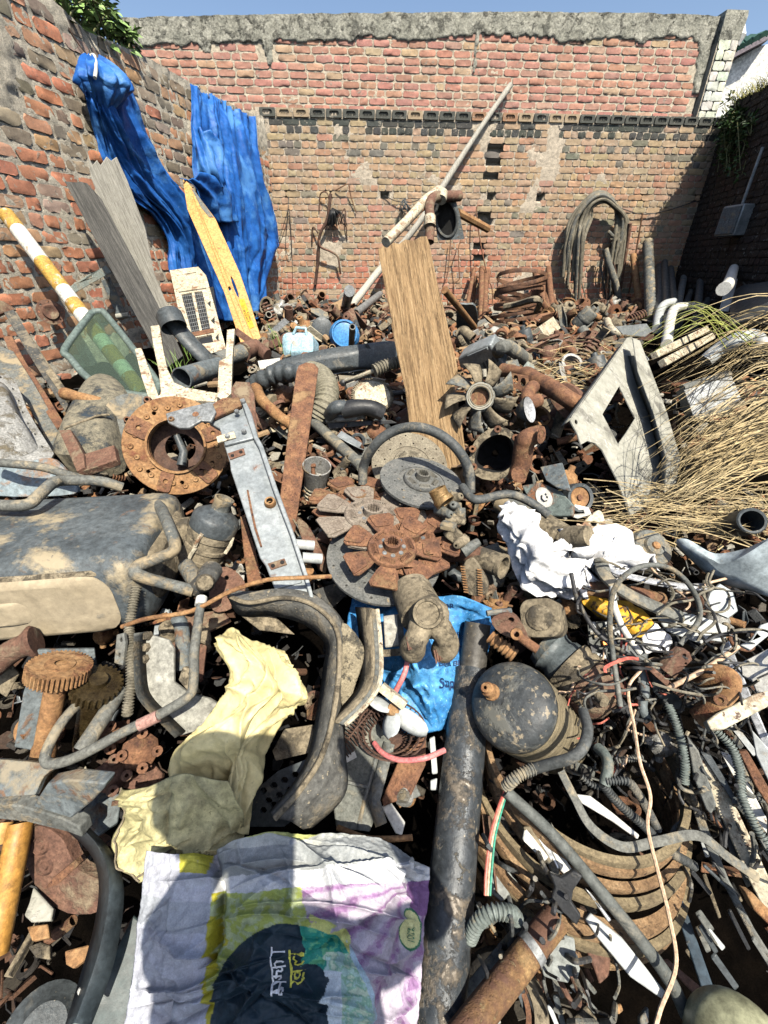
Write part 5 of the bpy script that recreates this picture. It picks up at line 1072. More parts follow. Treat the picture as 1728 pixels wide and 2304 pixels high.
ge = thing('gear_shaft', 'oily dark brown gear on its shaft beside the rust orange gear', 'gear', M); MB().plate(gear(.055, .03, 26), (0, 0, 1), .03).build('gear', oilm, ge, local=True); MB().lathe([(.0, -.01), (.036, -.012), (.03, -.08), (.026, -.22), (0, -.22)], 20).build('shaft', oilm, ge, local=True); MB().lathe([(0, .03), (.02, .03), (.022, .0)], 14).build('nose', oilm, ge, local=True)
board('channel_plate', 'pale blue grey channel plate behind the rust orange gear shaft', 'plate', blueg, [(84, 1462), (213, 1460), (216, 1486), (178, 1496), (150, 1560), (88, 1692), (32, 1682), (52, 1560)], P(150, 1465, .1), P(60, 1685, -.03), .015)
rod('pipe', 'rust brown flared pipe end under the beside the fuel tank', 'pipe', rust2, pp([(-40, 1520, .1), (20, 1470, .13), (55, 1452, .14), (82, 1442, .14)], 4), [.03] * 9 + [.034, .04, .045, .04], seg=16)
board('bent_plate', 'tan triangular plate between the pipe end and gear shaft', 'plate', mud, [(28, 1495), (45, 1515), (15, 1570), (0, 1560), (0, 1520)], P(20, 1500, .06), P(10, 1565, .02), .012)
for i, (c, rx, m, nm, lab) in enumerate(((((245, 1660)), 30, rust, 'rusty_casting', 'rusty lumpy casting under the looped hose'), ((315, 1690), 45, rust, 'rusty_casting', 'rust red casting with lugs under the tape on the looped hose'), ((250, 1745), 40, rust2, 'rusty_casting', 'dark rust casting between the looped hose and the yellow sack'))):
    o = thing(nm, lab, 'casting', disc_px(c[0], c[1], .04)); z_ = (P(c[0], c[1]).y * _cp + .9 * _sp) / FPX * rx
    mb = MB(); mb.lathe([(0, .6 * z_), (z_ * .5, .55 * z_), (z_ * .9, .2 * z_), (z_, -.1), ], 9); mb.build('body', m, o, local=True)
    for q in range(4): MB().lathe([(.004, .02), (.012, .02), (.014, -.03)], 10, Matrix.Translation((z_ * .8 * cos(q * 1.7), z_ * .8 * sin(q * 1.7), .3 * z_))).build('lug', m, o, local=True)
# ---------------------------------------------------------------- clutch discs
def clutch(name, label, x, y, l, n, rpx, kind, m1, m2, roll=0, tag_='clutch disc'):
    p = P(x, y, l); z_ = (p.y * _cp - (p.z - 1.6) * _sp) / FPX; r = rpx * z_
    M = frame(p, V(n), V((cos(roll), sin(roll), 0))); o = thing(name, label, tag_, M, 'clutch discs heaped in the middle')
    if kind in ('ring', 'both'):
        MB().plate(circ(r, 56), (0, 0, 1), .009, [circ(r * .56, 36)] + [circ(.004, 6, 0, 0, (r * q * cos(a), r * q * sin(a))) for a, q in [(k * .5236 + .1, .9) for k in range(12)] + [(k * .5236 + .35, .67) for k in range(12)]]).build('lining', m1, o, local=True)
        MB().plate(circ(r * .62, 40, -.003), (0, 0, 1), .004).build('plate', m1 if kind == 'ring' else m2, o, local=True)
    if kind == 'paddle':
        nb = 7; pr = []
        for k in range(nb):
            a = 2 * pi * k / nb
            for da, q in ((-.30, .5), (-.34, .62), (-.33, .93), (-.25, 1.0), (.25, 1.0), (.33, .93), (.34, .62), (.30, .5)): pr.append(V((q * r * cos(a + da), q * r * sin(a + da), .004)))
        MB().plate(pr, (0, 0, 1), .006).build('plate', m2, o, local=True, bev=.001)
        for k in range(nb):
            a = 2 * pi * k / nb; Mx = Matrix.Rotation(a, 4, 'Z') @ Matrix.Translation((r * .8, 0, .0)); pad = MB().plate([Mx @ V((p_.x, p_.y * (1 + .22 * p_.x / (r * .2)), .008)) for p_ in rrect(r * .36, r * .42, r * .06, 4)], (0, 0, 1), .004)
            for dx, dy in ((.05, .06), (-.04, -.05)): pad.lathe([(.002, .0095), (.006, .011), (.008, .008)], 10, Mx @ Matrix.Translation((dx * r * 2, dy * r * 2, 0)))
            pad.build('paddle', m2, o, local=True, bev=.0015)
    rr = r * (.44 if kind == 'ring' else .5)
    MB().lathe([(rr * .3, .012), (rr * .95, .012), (rr, .007), (rr, .0)], 36).build('hub_plate', m2 if kind != 'ring' else m1, o, local=True)
    sp = MB()
    for k in range(6):
        a = 2 * pi * k / 6 + .2; c = V((rr * .72 * cos(a), rr * .72 * sin(a), .012)); t_ = V((-sin(a), cos(a), 0)); L = rr * .24
        pts = []; 
        for i in range(29): f = i / 28; pts.append(c + t_ * (L * (2 * f - 1)) + V((cos(a) * cos(i * pi / 2), sin(a) * cos(i * pi / 2), sin(i * pi / 2))) * r * .04)
        sp.tube(pts, .0022, 5)
        sp.tube([c + t_ * L * 1.2 + V((0, 0, .001)), c + t_ * L * 1.2 + V((cos(a), sin(a), 0)) * r * .055, c - t_ * L * 1.2 + V((cos(a), sin(a), 0)) * r * .055, c - t_ * L * 1.2 - V((cos(a), sin(a), 0)) * r * .055, c + t_ * L * 1.2 - V((cos(a), sin(a), 0)) * r * .055], .002, 4, closed=True)
    sp.build('damper_springs', m2, o, local=True)
    hub = []
    for k in range(14):
        for f, q in ((0, .13), (.45, .13), (.5, .105), (.95, .105)): hub.append(V((r * q * cos(2 * pi * (k + f) / 14), r * q * sin(2 * pi * (k + f) / 14), .035)))
    MB().plate(circ(r * .17, 28, .035), (0, 0, 1), .05, [hub]).build('splined_hub', m2, o, local=True, bev=.0015)
    if kind == 'paddle':
        mb = MB()
        for k in range(8): a = 2 * pi * k / 8; mb.lathe([(0, .015), (.006, .0145), (.0075, .011)], 10, Matrix.Translation((rr * .46 * cos(a), rr * .46 * sin(a), 0)))
        mb.build('rivets', steel, o, local=True)
    return o
muddisc = mat('muddy_disc', [(.12, .10, .07), (.19, .165, .12), (.25, .22, .16)], 22, .9, speck=((.08, .06, .04), 60, .68), bump=.8)
clutch('clutch_disc', 'brown dusty clutch disc leaning upright against the foot of the wide plank', 922, 1045, .12, (.1, -.55, .8), 86, 'ring', muddisc, muddisc)
clutch('clutch_disc', 'dark grey clutch disc tilted under the hose arch, in front of the wide plank', 949, 1081, .2, (.16, -.16, 1), 95, 'ring', clutchg, mat('clutch_steel', [(.12, .115, .10), (.19, .18, .15)], 30, .6, .3, bump=.5), .4)
clutch('clutch_disc', 'rust clutch disc with paddles lowest in the pile beside the grey disc', 806, 1128, .15, (.05, -.05, 1), 110, 'paddle', rust, rust, .3)
clutch('clutch_disc', 'pale brown paddle clutch disc lying flat between the rust one and the grey ones', 838, 1162, .19, (.12, -.04, 1), 128, 'paddle', muddisc, mat('grey_brown_disc', [(.13, .10, .075), (.22, .18, .14), (.28, .24, .19)], 26, .85, bump=.8), .1)
clutch('clutch_disc', 'large dark grey clutch disc under the front rust paddle disc', 864, 1252, .17, (.08, -.22, 1), 128, 'ring', clutchg, clutchg, .2)
clutch('clutch_disc', 'second rust orange paddle disc peeping out beside the front one', 925, 1215, .2, (.05, -.15, 1), 112, 'paddle', rusto, rust, .75)
clutch('clutch_disc', 'front rust orange clutch disc with seven paddles and white rivets', 882, 1236, .235, (.06, -.24, 1), 112, 'paddle', rust, rust, .05)
rod('hose', 'grey hose arching high in front of the wide plank over the grey clutch disc', 'hose', rubl if False else rub, pp([(816, 1090, .14), (818, 1050, .2), (836, 1012, .28), (862, 984, .33), (900, 965, .36), (944, 962, .38), (990, 978, .36), (1030, 1012, .32), (1055, 1058, .25), (1058, 1108, .18)], 6), .0175, seg=14)
rod('hose', 'grey hose curving right from the grey clutch disc to the smiling face sticker', 'hose', rub, pp([(1040, 1095, .2), (1058, 1118, .2), (1080, 1124, .2), (1142, 1112, .2), (1190, 1128, .19), (1235, 1160, .17)], 6), .015, seg=12)
cb = thing('carburettor', 'muddy carburettor casting with brass neck beside the grey clutch disc', 'carburettor', P(1015, 1160, .1)); random.seed(9)
MB().tube(pp([(983, 1100, .3), (992, 1118, .28), (1003, 1132, .27)], 3), [.028] * 4 + [.032] * 3, 16, hollow=.006).build('neck', mat('brass', [(.2, .12, .05), (.3, .2, .09)], 20, .5, .5, bump=.4), cb)
for k in range(16):
    x, y = 1000 + 45 * rnd(), 1120 + 110 * rnd(); x += (y - 1170) * .25; M = disc_px(x, y, .2 + .05 * rnd(), V((ru(-1, 1), ru(-1.2, .2), ru(0, 1))))
    (MB().lathe([(.004, .03), (.012, .03), (.016, .0), (.02, -.03)], 9, M) if k % 2 else MB().box((0, 0, 0), (ru(.03, .06), ru(.02, .05), ru(.03, .06)), M)).build('lug' if k % 2 else 'block', mud if k % 3 else mudg, cb, bev=.004)
for x0, y0, x1, y1, rr_, m, lab, hol in ((1015, 1232, 1134, 1275, .036, mud, 'brown pipe with splined open end beside the front clutch disc', .006), (1000, 1252, 1085, 1245, .02, rust2, 'short rust pipe behind the brown splined pipe', .004), (1130, 1130, 1250, 1205, .05, mudg, 'thick grey motor tube between the smiling sticker and the white bag', 0)):
    o = thing('pipe', lab, 'pipe', P(x0, y0, .1)); a, b = P(x0, y0, .1 if hol else .05), P(x1, y1, .16 if hol else .06); MB().tube([a, a.lerp(b, .5), b], rr_, 22, hollow=hol).build('tube', m, o)
    if hol == .006: MB().tube([a.lerp(b, .93), b + (b - a) * .002], rr_ * 1.06, 22, hollow=.004).build('rim', m, o)
    if not hol: MB().tube([a.lerp(b, .55), a.lerp(b, 1.08)], rr_ * 1.1, 18).build('cap', mud, o); MB().lathe([(0, .05), (.03, .05), (.035, .0), (.03, -.03)], 16, frame(P(1290, 1208, .2), V((.5, -.6, .5)))).build('pinion_cover', mud, o)
pl = tri(P(1045, 1335, .14), P(1090, 1290, .2), P(1050, 1262, .2)); o = [(1037, 1300), (1045, 1266), (1058, 1256), (1068, 1260), (1092, 1300), (1095, 1322), (1084, 1340), (1056, 1338), (1042, 1322)]
sp = thing('toothed_pad', 'rust and mud pointed pad with teeth along both edges below the brown splined pipe', 'pad', mid(px(o, pl)))
traced(smooth(o, 3), pl, .02).build('pad', mud, sp, bev=.003); mb = MB()
for k in range(11):
    t = k / 10
    for q in ((1042, 1275, 1050, 1332, 10), (1080, 1282, 1082, 1338, 10)): p_ = hit(q[0] + (q[2] - q[0]) * t, q[1] + (q[3] - q[1]) * t, pl); mb.box((0, 0, .003), (.012, .0035, .008), frame(p_, pl[1], hit(q[0] + 20, q[1] + 3, pl) - hit(q[0], q[1], pl)))
mb.build('teeth', rusto, sp)
st = thing('brake_lever', 'rust brown lever casting with an eye beside the air tank', 'lever', P(1130, 1400, .1)); pl = tri(P(1110, 1390, .18), P(1160, 1380, .2), P(1180, 1440, .15))
traced(smooth([(1105, 1395), (1135, 1380), (1165, 1392), (1185, 1425), (1190, 1442), (1165, 1440), (1125, 1425)], 3), pl, .03, [ell(1150, 1395, 7, 6, 14)]).build('body', rust2, st, bev=.005)
MB().tube(pp([(1160, 1425, .2), (1185, 1445, .2), (1210, 1462, .2)], 3), .012, 10).build('clevis_rod', rust, st); MB().lathe([(.007, .02), (.014, .02), (.016, -.01)], 14, disc_px(1162, 1427, .21)).build('eye', rusto, st)
corr([P(1103, 1432, .12).lerp(P(1160, 1478, .12), k / 6) for k in range(7)], .018, .012, .002, 12).thing('coil_spring', 'pale rust coil spring beside the top of the dark pipe', 'spring', rusto)
mo = thing('motor', 'muddy square motor with round end above the brake chamber', 'motor', disc_px(1222, 1392, .14, V((-.5, -.5, .6))))
MB().plate(rrect(.1, .1, .03, 6, .04), (0, 0, 1), .1).build('body', mud, mo, local=True, bev=.006); MB().lathe([(0, .05), (.02, .05), (.034, .044), (.036, .03)], 20).build('end_cap', mud, mo, local=True)
MB().tube(pp([(1095, 1380, .18), (1120, 1377, .18), (1150, 1374, .18)], 2), .008, 8).thing('blue_connector', 'small blue cable connector above the brown lever casting', 'connector', blueg)
# smiling face sticker plate
pl = tri(P(1185, 1090, .12), P(1270, 1110, .16), P(1245, 1160, .1)); fs_ = thing('cover_plate', 'grey green and rust plate bearing a round white smiling face sticker', 'plate', P(1230, 1140, .05))
traced([(1172, 1092), (1215, 1085), (1262, 1105), (1290, 1135), (1288, 1160), (1240, 1162), (1195, 1135)], pl, .02).build('plate', mat('green_rust_plate', [(.10, .125, .115), (.15, .18, .165)], 9, .7, patch=((.22, .1, .05), 8, .56), bump=.5), fs_, bev=.004)
ps = (pl[0] + pl[1] * .003, pl[1]); traced(ell(1224, 1119, 17, 24, 28, -.5), ps, .002).build('sticker', wht, fs_, sm=0); pt_ = (pl[0] + pl[1] * .005, pl[1])
mb = MB(); mb.tube(px([(1219, 1114), (1219, 1122), (1225, 1128), (1231, 1126)], pt_), .0022, 5); mb.plate(px(ell(1228, 1112, 1.6, 2.6, 8, -.5), pt_), pl[1], .001); mb.plate(px(ell(1231, 1118, 1.6, 2.6, 8, -.5), pt_), pl[1], .001); mb.build('smile', blkp, fs_)
board('flap', 'grey blue bent metal flap above the smiling face plate', 'flap', blueg, [(1215, 1050), (1265, 1040), (1285, 1105), (1255, 1098), (1228, 1080)], P(1240, 1045, .2), P(1265, 1100, .18), .008)
pu = thing('pulley', 'small dark pulley with rust orange face beside the chalky panel', 'pulley', disc_px(1302, 1120, .14, V((.2, -.8, .5)))); MB().lathe([(.012, .004), (.036, .008), (.04, .0)], 28).build('face', rusto, pu, local=True); MB().lathe([(.04, .01), (.052, .012), (.054, -.02), (.04, -.02)], 28).build('rim', blk2, pu, local=True); MB().lathe([(0, .01), (.01, .01), (.013, .0)], 12).build('hub', rust, pu, local=True)
board('white_clip', 'small white and grey clip plate below the rust orange pulley', 'clip', wht, [(1272, 1140), (1285, 1133), (1325, 1142), (1332, 1158), (1300, 1168), (1275, 1160)], P(1280, 1140, .12), P(1325, 1160, .1), .014, holes=[[(1288, 1148), (1312, 1148), (1316, 1156), (1292, 1158)]])
board('cream_casting', 'cream and rust triangular casting above the middle of the white bag', 'casting', crm, smooth([(1310, 1180), (1340, 1150), (1355, 1152), (1362, 1175), (1368, 1195), (1330, 1198)], 3), P(1320, 1185, .1), P(1355, 1160, .12), .03, holes=[ell(1336, 1178, 7, 6, 12)])
# ---------------------------------------------------------------- white bag
cz1 = creases(5, 60, .03, .008, .04)
bagw = mat('white_sack', [(.74, .74, .74), (.82, .82, .82)], 5, .6, bump=.3)
rows = [[(1124, 1138, .24), (1133, 1137, .22), (1143, 1147, .2)], [(1138, 1175, .17), (1157, 1172, .22), (1178, 1184, .18)], [(1158, 1215, .14), (1190, 1212, .2), (1222, 1226, .16)], [(1166, 1265, .1), (1215, 1252, .17), (1270, 1233, .17)],
        [(1180, 1312, .06), (1245, 1280, .14), (1314, 1196, .17)], [(1232, 1336, .05), (1300, 1272, .13), (1372, 1186, .16)], [(1290, 1346, .04), (1330, 1280, .13), (1414, 1206, .14)], [(1312, 1292, .1), (1378, 1265, .16), (1436, 1245, .12)], [(1400, 1278, .08), (1440, 1272, .12), (1484, 1286, .06)]]
g = cloth([[P(*p) for p in r] for r in rows], 44, 100, lambda u, v, p: .012 + .022 * sin(u * 11 + 6 * v + 2 * fb(p, 4)) * (1 - v * .4) + .016 * crumple(p, 8) + cz1(u, v)); mb = MB(); mb.grid(g); mb.thing('white_bag', 'crumpled bright white plastic bag lying beside the clutch discs', 'bag', bagw, sm=180, solid=.002)
# ================================================================ near half
def pix(p):
    p = p - EYE; z = p.y * _cp - p.z * _sp; return 864 + FPX * p.x / z, 1152 - FPX * (p.y * _sp + p.z * _cp) / z
# yellow sack
sackm = mat('yellow_sack', [(.60, .51, .23), (.72, .62, .32)], 6, .5, grime=.25, speck=((.42, .36, .18), 120, .68), bump=.35, bd=.003)
sk_ = [[(455, 1425, .18), (510, 1402, .2), (575, 1420, .2), (652, 1432, .16)], [(466, 1462, .2), (530, 1440, .27), (620, 1460, .27), (692, 1492, .18)], [(505, 1520, .2), (570, 1505, .29), (640, 1520, .29), (698, 1545, .18)],
       [(486, 1575, .18), (560, 1560, .27), (640, 1580, .27), (694, 1600, .14)], [(410, 1635, .16), (490, 1620, .25), (585, 1640, .22), (650, 1665, .1)], [(362, 1685, .12), (450, 1680, .22), (550, 1700, .22), (612, 1715, .12)],
       [(363, 1740, .12), (450, 1738, .2), (535, 1755, .2), (592, 1760, .12)], [(385, 1790, .14), (440, 1798, .18), (515, 1815, .18), (578, 1812, .12)], [(420, 1850, .12), (460, 1868, .15), (520, 1880, .15), (566, 1880, .12)]]
cz2 = creases(8, 60, .020, .012, .055, (.5, 1.2, 2.2, 1.6)); cz3 = creases(9, 40, .022, .01, .05)
g = cloth([[P(*p) for p in r] for r in sk_], 100, 190, lambda u, v, p: -.03 + .018 * sin(u * 6 + 8 * v + 3 * fb(p, 3)) + .02 * crumple(V((p.x + p.y * .7, p.y * .55, p.z)), 6) + .004 * crumple(p, 30) + cz2(u, v))
mb = MB(); mb.grid(g); sack = mb.thing('yellow_sack', 'crumpled pale yellow woven sack lying beside the curved black bracket', 'sack', sackm, sm=180, solid=.002)
mo_ = [[(276, 1774, .08), (325, 1772, .15), (400, 1745, .21), (520, 1750, .21)], [(268, 1832, .07), (330, 1826, .16), (410, 1815, .19), (540, 1822, .19)], [(255, 1903, .04), (330, 1888, .13), (430, 1876, .13), (548, 1872, .12)], [(326, 1970, .03), (380, 1940, .09), (450, 1925, .11), (545, 1916, .1)]]
g = cloth([[P(*p) for p in r] for r in mo_], 56, 56, lambda u, v, p: .014 * sin(u * 8 - 5 * v) + .015 * crumple(p, 7) + cz3(u, v)); mb = MB(); mb.grid(g)
mb.build('folded_mouth', mat('yellow_sack_mouth', [(.40, .36, .18), (.52, .47, .25)], 6, .75, speck=((.28, .25, .12), 120, .66), bump=.4, bd=.003), sack, sm=180, solid=.002)
MB().tube([p + V((0, 0, .006)) for p in ([g[i][2] for i in range(0, len(g))] + [g[-3][j] for j in range(2, len(g[0]), 2)])], .0022, 5).build('hem_stitching', mud, sack)
# printed feed bag
bg = [[(334, 1912, .13), (430, 1922, .17), (560, 1884, .19), (650, 1872, .17), (760, 1884, .16), (880, 1902, .13), (972, 1952, .06)], [(322, 2030, .12), (440, 2015, .2), (560, 1965, .2), (680, 1950, .2), (790, 1958, .2), (890, 1968, .17), (968, 1990, .07)],
      [(310, 2140, .11), (440, 2130, .19), (560, 2080, .2), (680, 2070, .21), (790, 2070, .21), (880, 2080, .17), (952, 2095, .08)], [(298, 2240, .1), (430, 2240, .18), (560, 2200, .2), (680, 2190, .21), (790, 2190, .2), (870, 2190, .16), (938, 2200, .08)],
      [(278, 2350, .1), (420, 2350, .17), (560, 2330, .2), (680, 2320, .21), (790, 2320, .2), (860, 2320, .15), (920, 2330, .08)]]
g0 = [[P(*p) for p in r] for r in bg]
cz4 = creases(14, 70, .016, .005, .03)
flatg = cloth(g0, 300, 260, lambda u, v, p: 0)
g = cloth(g0, 300, 260, lambda u, v, p: .010 * sin(u * 19 + 3 * v + 3 * fb(p, 3)) * (.4 + .6 * (u > .1)) + .014 * crumple(p, 6) + .004 * crumple(p, 40) + cz4(u, v) * (1 - .85 * math.exp(-((pix(p)[0] - 642) / 60) ** 2 - ((pix(p)[1] - 2175) / 75) ** 2)) - .035 * math.exp(-((u - .21 - .03 * sin(5 * v)) / .018) ** 2) * (v < .62))
def seg_d(x, y, a, b):
    dx, dy = b[0] - a[0], b[1] - a[1]; L = dx * dx + dy * dy; t = 0 if L == 0 else max(0, min(1, ((x - a[0]) * dx + (y - a[1]) * dy) / L)); return math.hypot(x - a[0] - t * dx, y - a[1] - t * dy)
def arc(cx, cy, rx, ry, a0, a1, n=8): return [(cx + rx * cos(R(a0 + (a1 - a0) * k / n)), cy + ry * sin(R(a0 + (a1 - a0) * k / n))) for k in range(n + 1)]
W1 = [[(0, 0), (4.1, 0)], [(.25, 0), (.25, .55)], arc(.22, .72, .17, .17, -90, 270), [(.3, .58), (.85, .58)], [(.85, 0), (.85, 1.05)],
      [(1.6, 0), (1.6, .62)], arc(1.33, .42, .25, .22, -60, 200), [(1.6, .3), (1.95, .34), (2.05, .5)], [(2.45, 0), (2.45, 1.05)], arc(2.2, .55, .24, .24, -60, 230), [(2.45, .32), (2.8, .3), (2.98, .48), (2.95, .75), (2.8, .88)], [(3.65, 0), (3.65, 1.05)]]
W2 = [[(0, 0), (3.1, 0)], [(.3, 0), (.5, .22), (.35, .45), (.2, .5)], [(.25, .5), (.65, 1.0)], [(.65, .9), (1.0, .95)], arc(.95, .45, .26, .22, 0, 360), [(1.3, 0), (1.3, 1.05)], [(2.8, 0), (2.8, 1.05)], [(2.8, .4), (2.5, .28), (2.28, .45), (2.15, .35), (1.95, .3), (1.8, .5), (1.88, .75), (2.1, .92)]]
def word(x, y, W, hx, y0, sx, sy, th):   # lettering runs up the bag
    X, Y = (y0 - y) / sx, (x - hx) / sy
    if not (-.2 < X < 4.4 and -.25 < Y < 1.3): return False
    for s in W:
        for a, b in zip(s, s[1:]):
            if seg_d(X * sx, Y * sy, (a[0] * sx, a[1] * sy), (b[0] * sx, b[1] * sy)) < th: return True
    return False
def print_(x, y, u, v):
    n = fb((x * .012, y * .012, 1), 1); n2 = fb((x * .05, y * .05, 4), 1); wh = (.43, .44, .49); sh = (.31, .33, .35)
    if x < 470 - .05 * (y - 2000) and not (x > 455 and y > 2230):
        if 1905 < y < 1965 and 412 < x < 462: return (.55, .5, .06)
        if 2020 < y - .2 * (x - 380) < 2085: return (.36, .38, .41)
        if (x > 440 and y > 2060): return (.46, .48, .55)
        return wh if n2 < .25 else (.48, .5, .55)
    yb = 1960 - .09 * (x - 640) if x < 640 else 1960 - .05 * (x - 640)
    if y < 1885 + 10 * n and x < 720: return (.45, .46, .16)
    if y < yb + 4 * n2: return (.30, .315, .31) if y > yb - 58 else ((.46, .47, .43) if n < .2 else sh)
    if y < yb + 38 + 3 * n2: return (.6, .61, .62)
    e = ((x - 650) / 185) ** 2 + ((y - 2310) / 232) ** 2 + .05 * n
    if e < 1:
        if x > 728 + 40 * n and y > 2150:
            if x < 770 and y > 2190: return (.68, .76, .78)
            return (.42, .62, .55) if n2 < -.1 else ((.30, .52, .36) if n2 < .2 else (.55, .68, .5))
        if x > 680 + 20 * n and y < 2190 + 50 * n: return (.02, .27, .2) if n2 < .12 else (.12, .42, .22)
        return (.012, .03, .045)
    if 700 < x < 790 and y < 2175 and e < 1.3 and n2 > -.3: return (.60, .62, .2)
    if e < 1.12 and x > 780: return (.45, .6, .68)
    if x < 685 + .25 * (y - 2020):
        q = (x - 480) / 60
        return (.42, .38, .03) if q < .15 + n else ((.36, .42, .1) if n2 < 0 else (.40, .46, .24))
    bx = math.hypot((x - 924) / 20, (y - 2092) / 42)
    if bx < 1: return (.62, .62, .3)
    if bx < 1.14: return (.03, .16, .08)
    if x > 925 and y < 2060: return (.2, .1, .24)  # purple print with the shadow on this edge painted in
    an = math.atan2(x - 965, y - 1960); s_ = sin(an * 26 + 1.6 * n + 1.2 * fb((x * .004, y * .02, 8), 1)) - .35 + .5 * n2
    return (.27, .15, .29) if s_ > .5 else ((.36, .27, .38) if s_ > -.1 else (.45, .40, .47))
mb = MB(); mb.grid(g); mb.c = []
H, Wd = len(g), len(g[0])
for i in range(H):
    for j in range(Wd): mb.c.append(print_(*pix(flatg[i][j]), j / (Wd - 1), i / (H - 1)))
pbm = mat('printed_sack', [(.7, .7, .7), (1, 1, 1)], 60, .55, col=True, grime=.3, patch=((.3, .28, .25), 9, .72), bump=.35, bd=.0015)
bag = mb.thing('printed_feed_bag', 'white feed bag with dark oval print and Hindi lettering at the bottom', 'bag', pbm, sm=180, solid=.002)
def onbag(cx, cy, ux, uy, h, gg=g, ff=flatg):
    """letters upright along (ux, uy) in the bag's own plane"""
    H, Wd = len(gg), len(gg[0])
    PX = [[pix(p) for p in r] for r in ff]; lut = [(PX[i][j], i, j) for i in range(2, H - 2, 4) for j in range(2, Wd - 2, 4)]
    def f(x, y):
        qx, qy = cx + ux * x * h + uy * y * h, cy + uy * x * h - ux * y * h
        _, i, j = min(lut, key=lambda t: (t[0][0] - qx) ** 2 + (t[0][1] - qy) ** 2); fi, fj = float(i), float(j)
        for _ in range(4):
            i = min(max(int(fi), 0), H - 2); j = min(max(int(fj), 0), Wd - 2); s_, t_ = fj - j, fi - i
            p00, p01, p10, p11 = PX[i][j], PX[i][j + 1], PX[i + 1][j], PX[i + 1][j + 1]
            bx = [(p00[k] * (1 - s_) + p01[k] * s_) * (1 - t_) + (p10[k] * (1 - s_) + p11[k] * s_) * t_ for k in (0, 1)]
            a, c = p01[0] - p00[0], p01[1] - p00[1]; b, d = p10[0] - p00[0], p10[1] - p00[1]; dt = a * d - b * c; ex, ey = qx - bx[0], qy - bx[1]
            fj = min(max(fj + (ex * d - b * ey) / dt, 0), Wd - 1.001); fi = min(max(fi + (a * ey - c * ex) / dt, 0), H - 1.001)
        i, j = int(fi), int(fj); s_, t_ = fj - j, fi - i; n = (gg[i][j + 1] - gg[i][j]).cross(gg[i + 1][j] - gg[i][j]).normalized()
        if n.dot(EYE - gg[i][j]) < 0: n = -n
        return (gg[i][j] * (1 - s_) + gg[i][j + 1] * s_) * (1 - t_) + (gg[i + 1][j] * (1 - s_) + gg[i + 1][j + 1] * s_) * t_ + n * .0022
    return f
def strokes(W, f, th):
    mb = MB()
    for s in W:
        for a, b in zip(s, s[1:]):
            n_ = max(1, int(math.hypot(b[0] - a[0], b[1] - a[1]) / .18)); L = math.hypot(b[0] - a[0], b[1] - a[1]) or 1; dx, dy = (b[0] - a[0]) / L, (b[1] - a[1]) / L; nx, ny = -dy * th, dx * th; pr = []
            for k in range(n_ + 1):
                t = (L + 2 * th * .7) * k / n_ - th * .7; x, y = a[0] + dx * t, a[1] + dy * t; pr.append((f(x + nx, -(y + ny)), f(x - nx, -(y - ny))))
            mb.grid(pr)
    return mb
f1, f2 = onbag(617, 2232, 0, -1, 25.5), onbag(655, 2222, 0, -1, 28)
strokes(W1, f1, .07).build('white_lettering', mat('white_ink', [(.75, .75, .75)], 9, .6, bump=0), bag, sm=0, fixn=False); strokes(W2, f2, .07).build('yellow_lettering', mat('yellow_ink', [(.62, .58, .08)], 9, .6, bump=0), bag, sm=0, fixn=False)
text_mb('100%', onbag(931, 2122, 0, -1, 12)).build('badge_lettering', mat('green_ink', [(.03, .16, .08)], 9, .6, bump=0), bag, sm=0, fixn=False)
# blue woven sack with lettering
bs_ = [[(800, 1322, .03), (880, 1318, .05), (960, 1338, .08), (1040, 1344, .13), (1103, 1366, .08)], [(784, 1420, .02), (870, 1410, .05), (960, 1420, .08), (1050, 1425, .02), (1108, 1435, .0)], [(815, 1482, -.02), (890, 1490, .02), (960, 1500, .06), (1030, 1500, .0), (1085, 1505, -.03)], [(855, 1570, -.06), (910, 1560, .0), (970, 1570, .02), (1020, 1570, .02), (1060, 1575, .0)], [(880, 1640, -.12), (930, 1645, -.06), (975, 1645, -.04), (1005, 1645, -.04), (1030, 1645, -.06)]]
cz5 = creases(21, 46, .022, .01, .05)
g0 = [[P(*p) for p in r] for r in bs_]; gb = cloth(g0, 80, 80, lambda u, v, p: .012 * sin(u * 7 + 6 * v) + .02 * crumple(p, 8) + cz5(u, v) * (.35 if v > .4 and u > .5 else 1)); gbf = cloth(g0, 80, 80, lambda u, v, p: 0)
mb = MB(); mb.grid(gb); bsk = mb.thing('blue_sack', 'blue woven sack with dark lettering under the clutch discs behind the dark pipe', 'sack', mat('blue_sack', [(.02, .13, .34), (.04, .2, .45), (.09, .29, .53)], 7, .6, speck=((.2, .45, .7), 130, .64), bump=.3, bd=.002), sm=180, solid=.002)  # blues darkened to carry the shadow of joint and pipe
inkm = mat('navy_ink', [(.008, .03, .10)], 9, .6, bump=0); mb = MB()
for s_, x, y, h in (('Best BE', 981, 1500, 12), ('Super', 982, 1548, 20), ('UR', 1018, 1434, 12), ('om', 1018, 1458, 11), ('UDR', 985, 1372, 13)): text_mb(s_, onbag(x, y, 1, -.03, h, gb, gbf), None, bold=.03).build('lettering', inkm, bsk, sm=0, fixn=False)
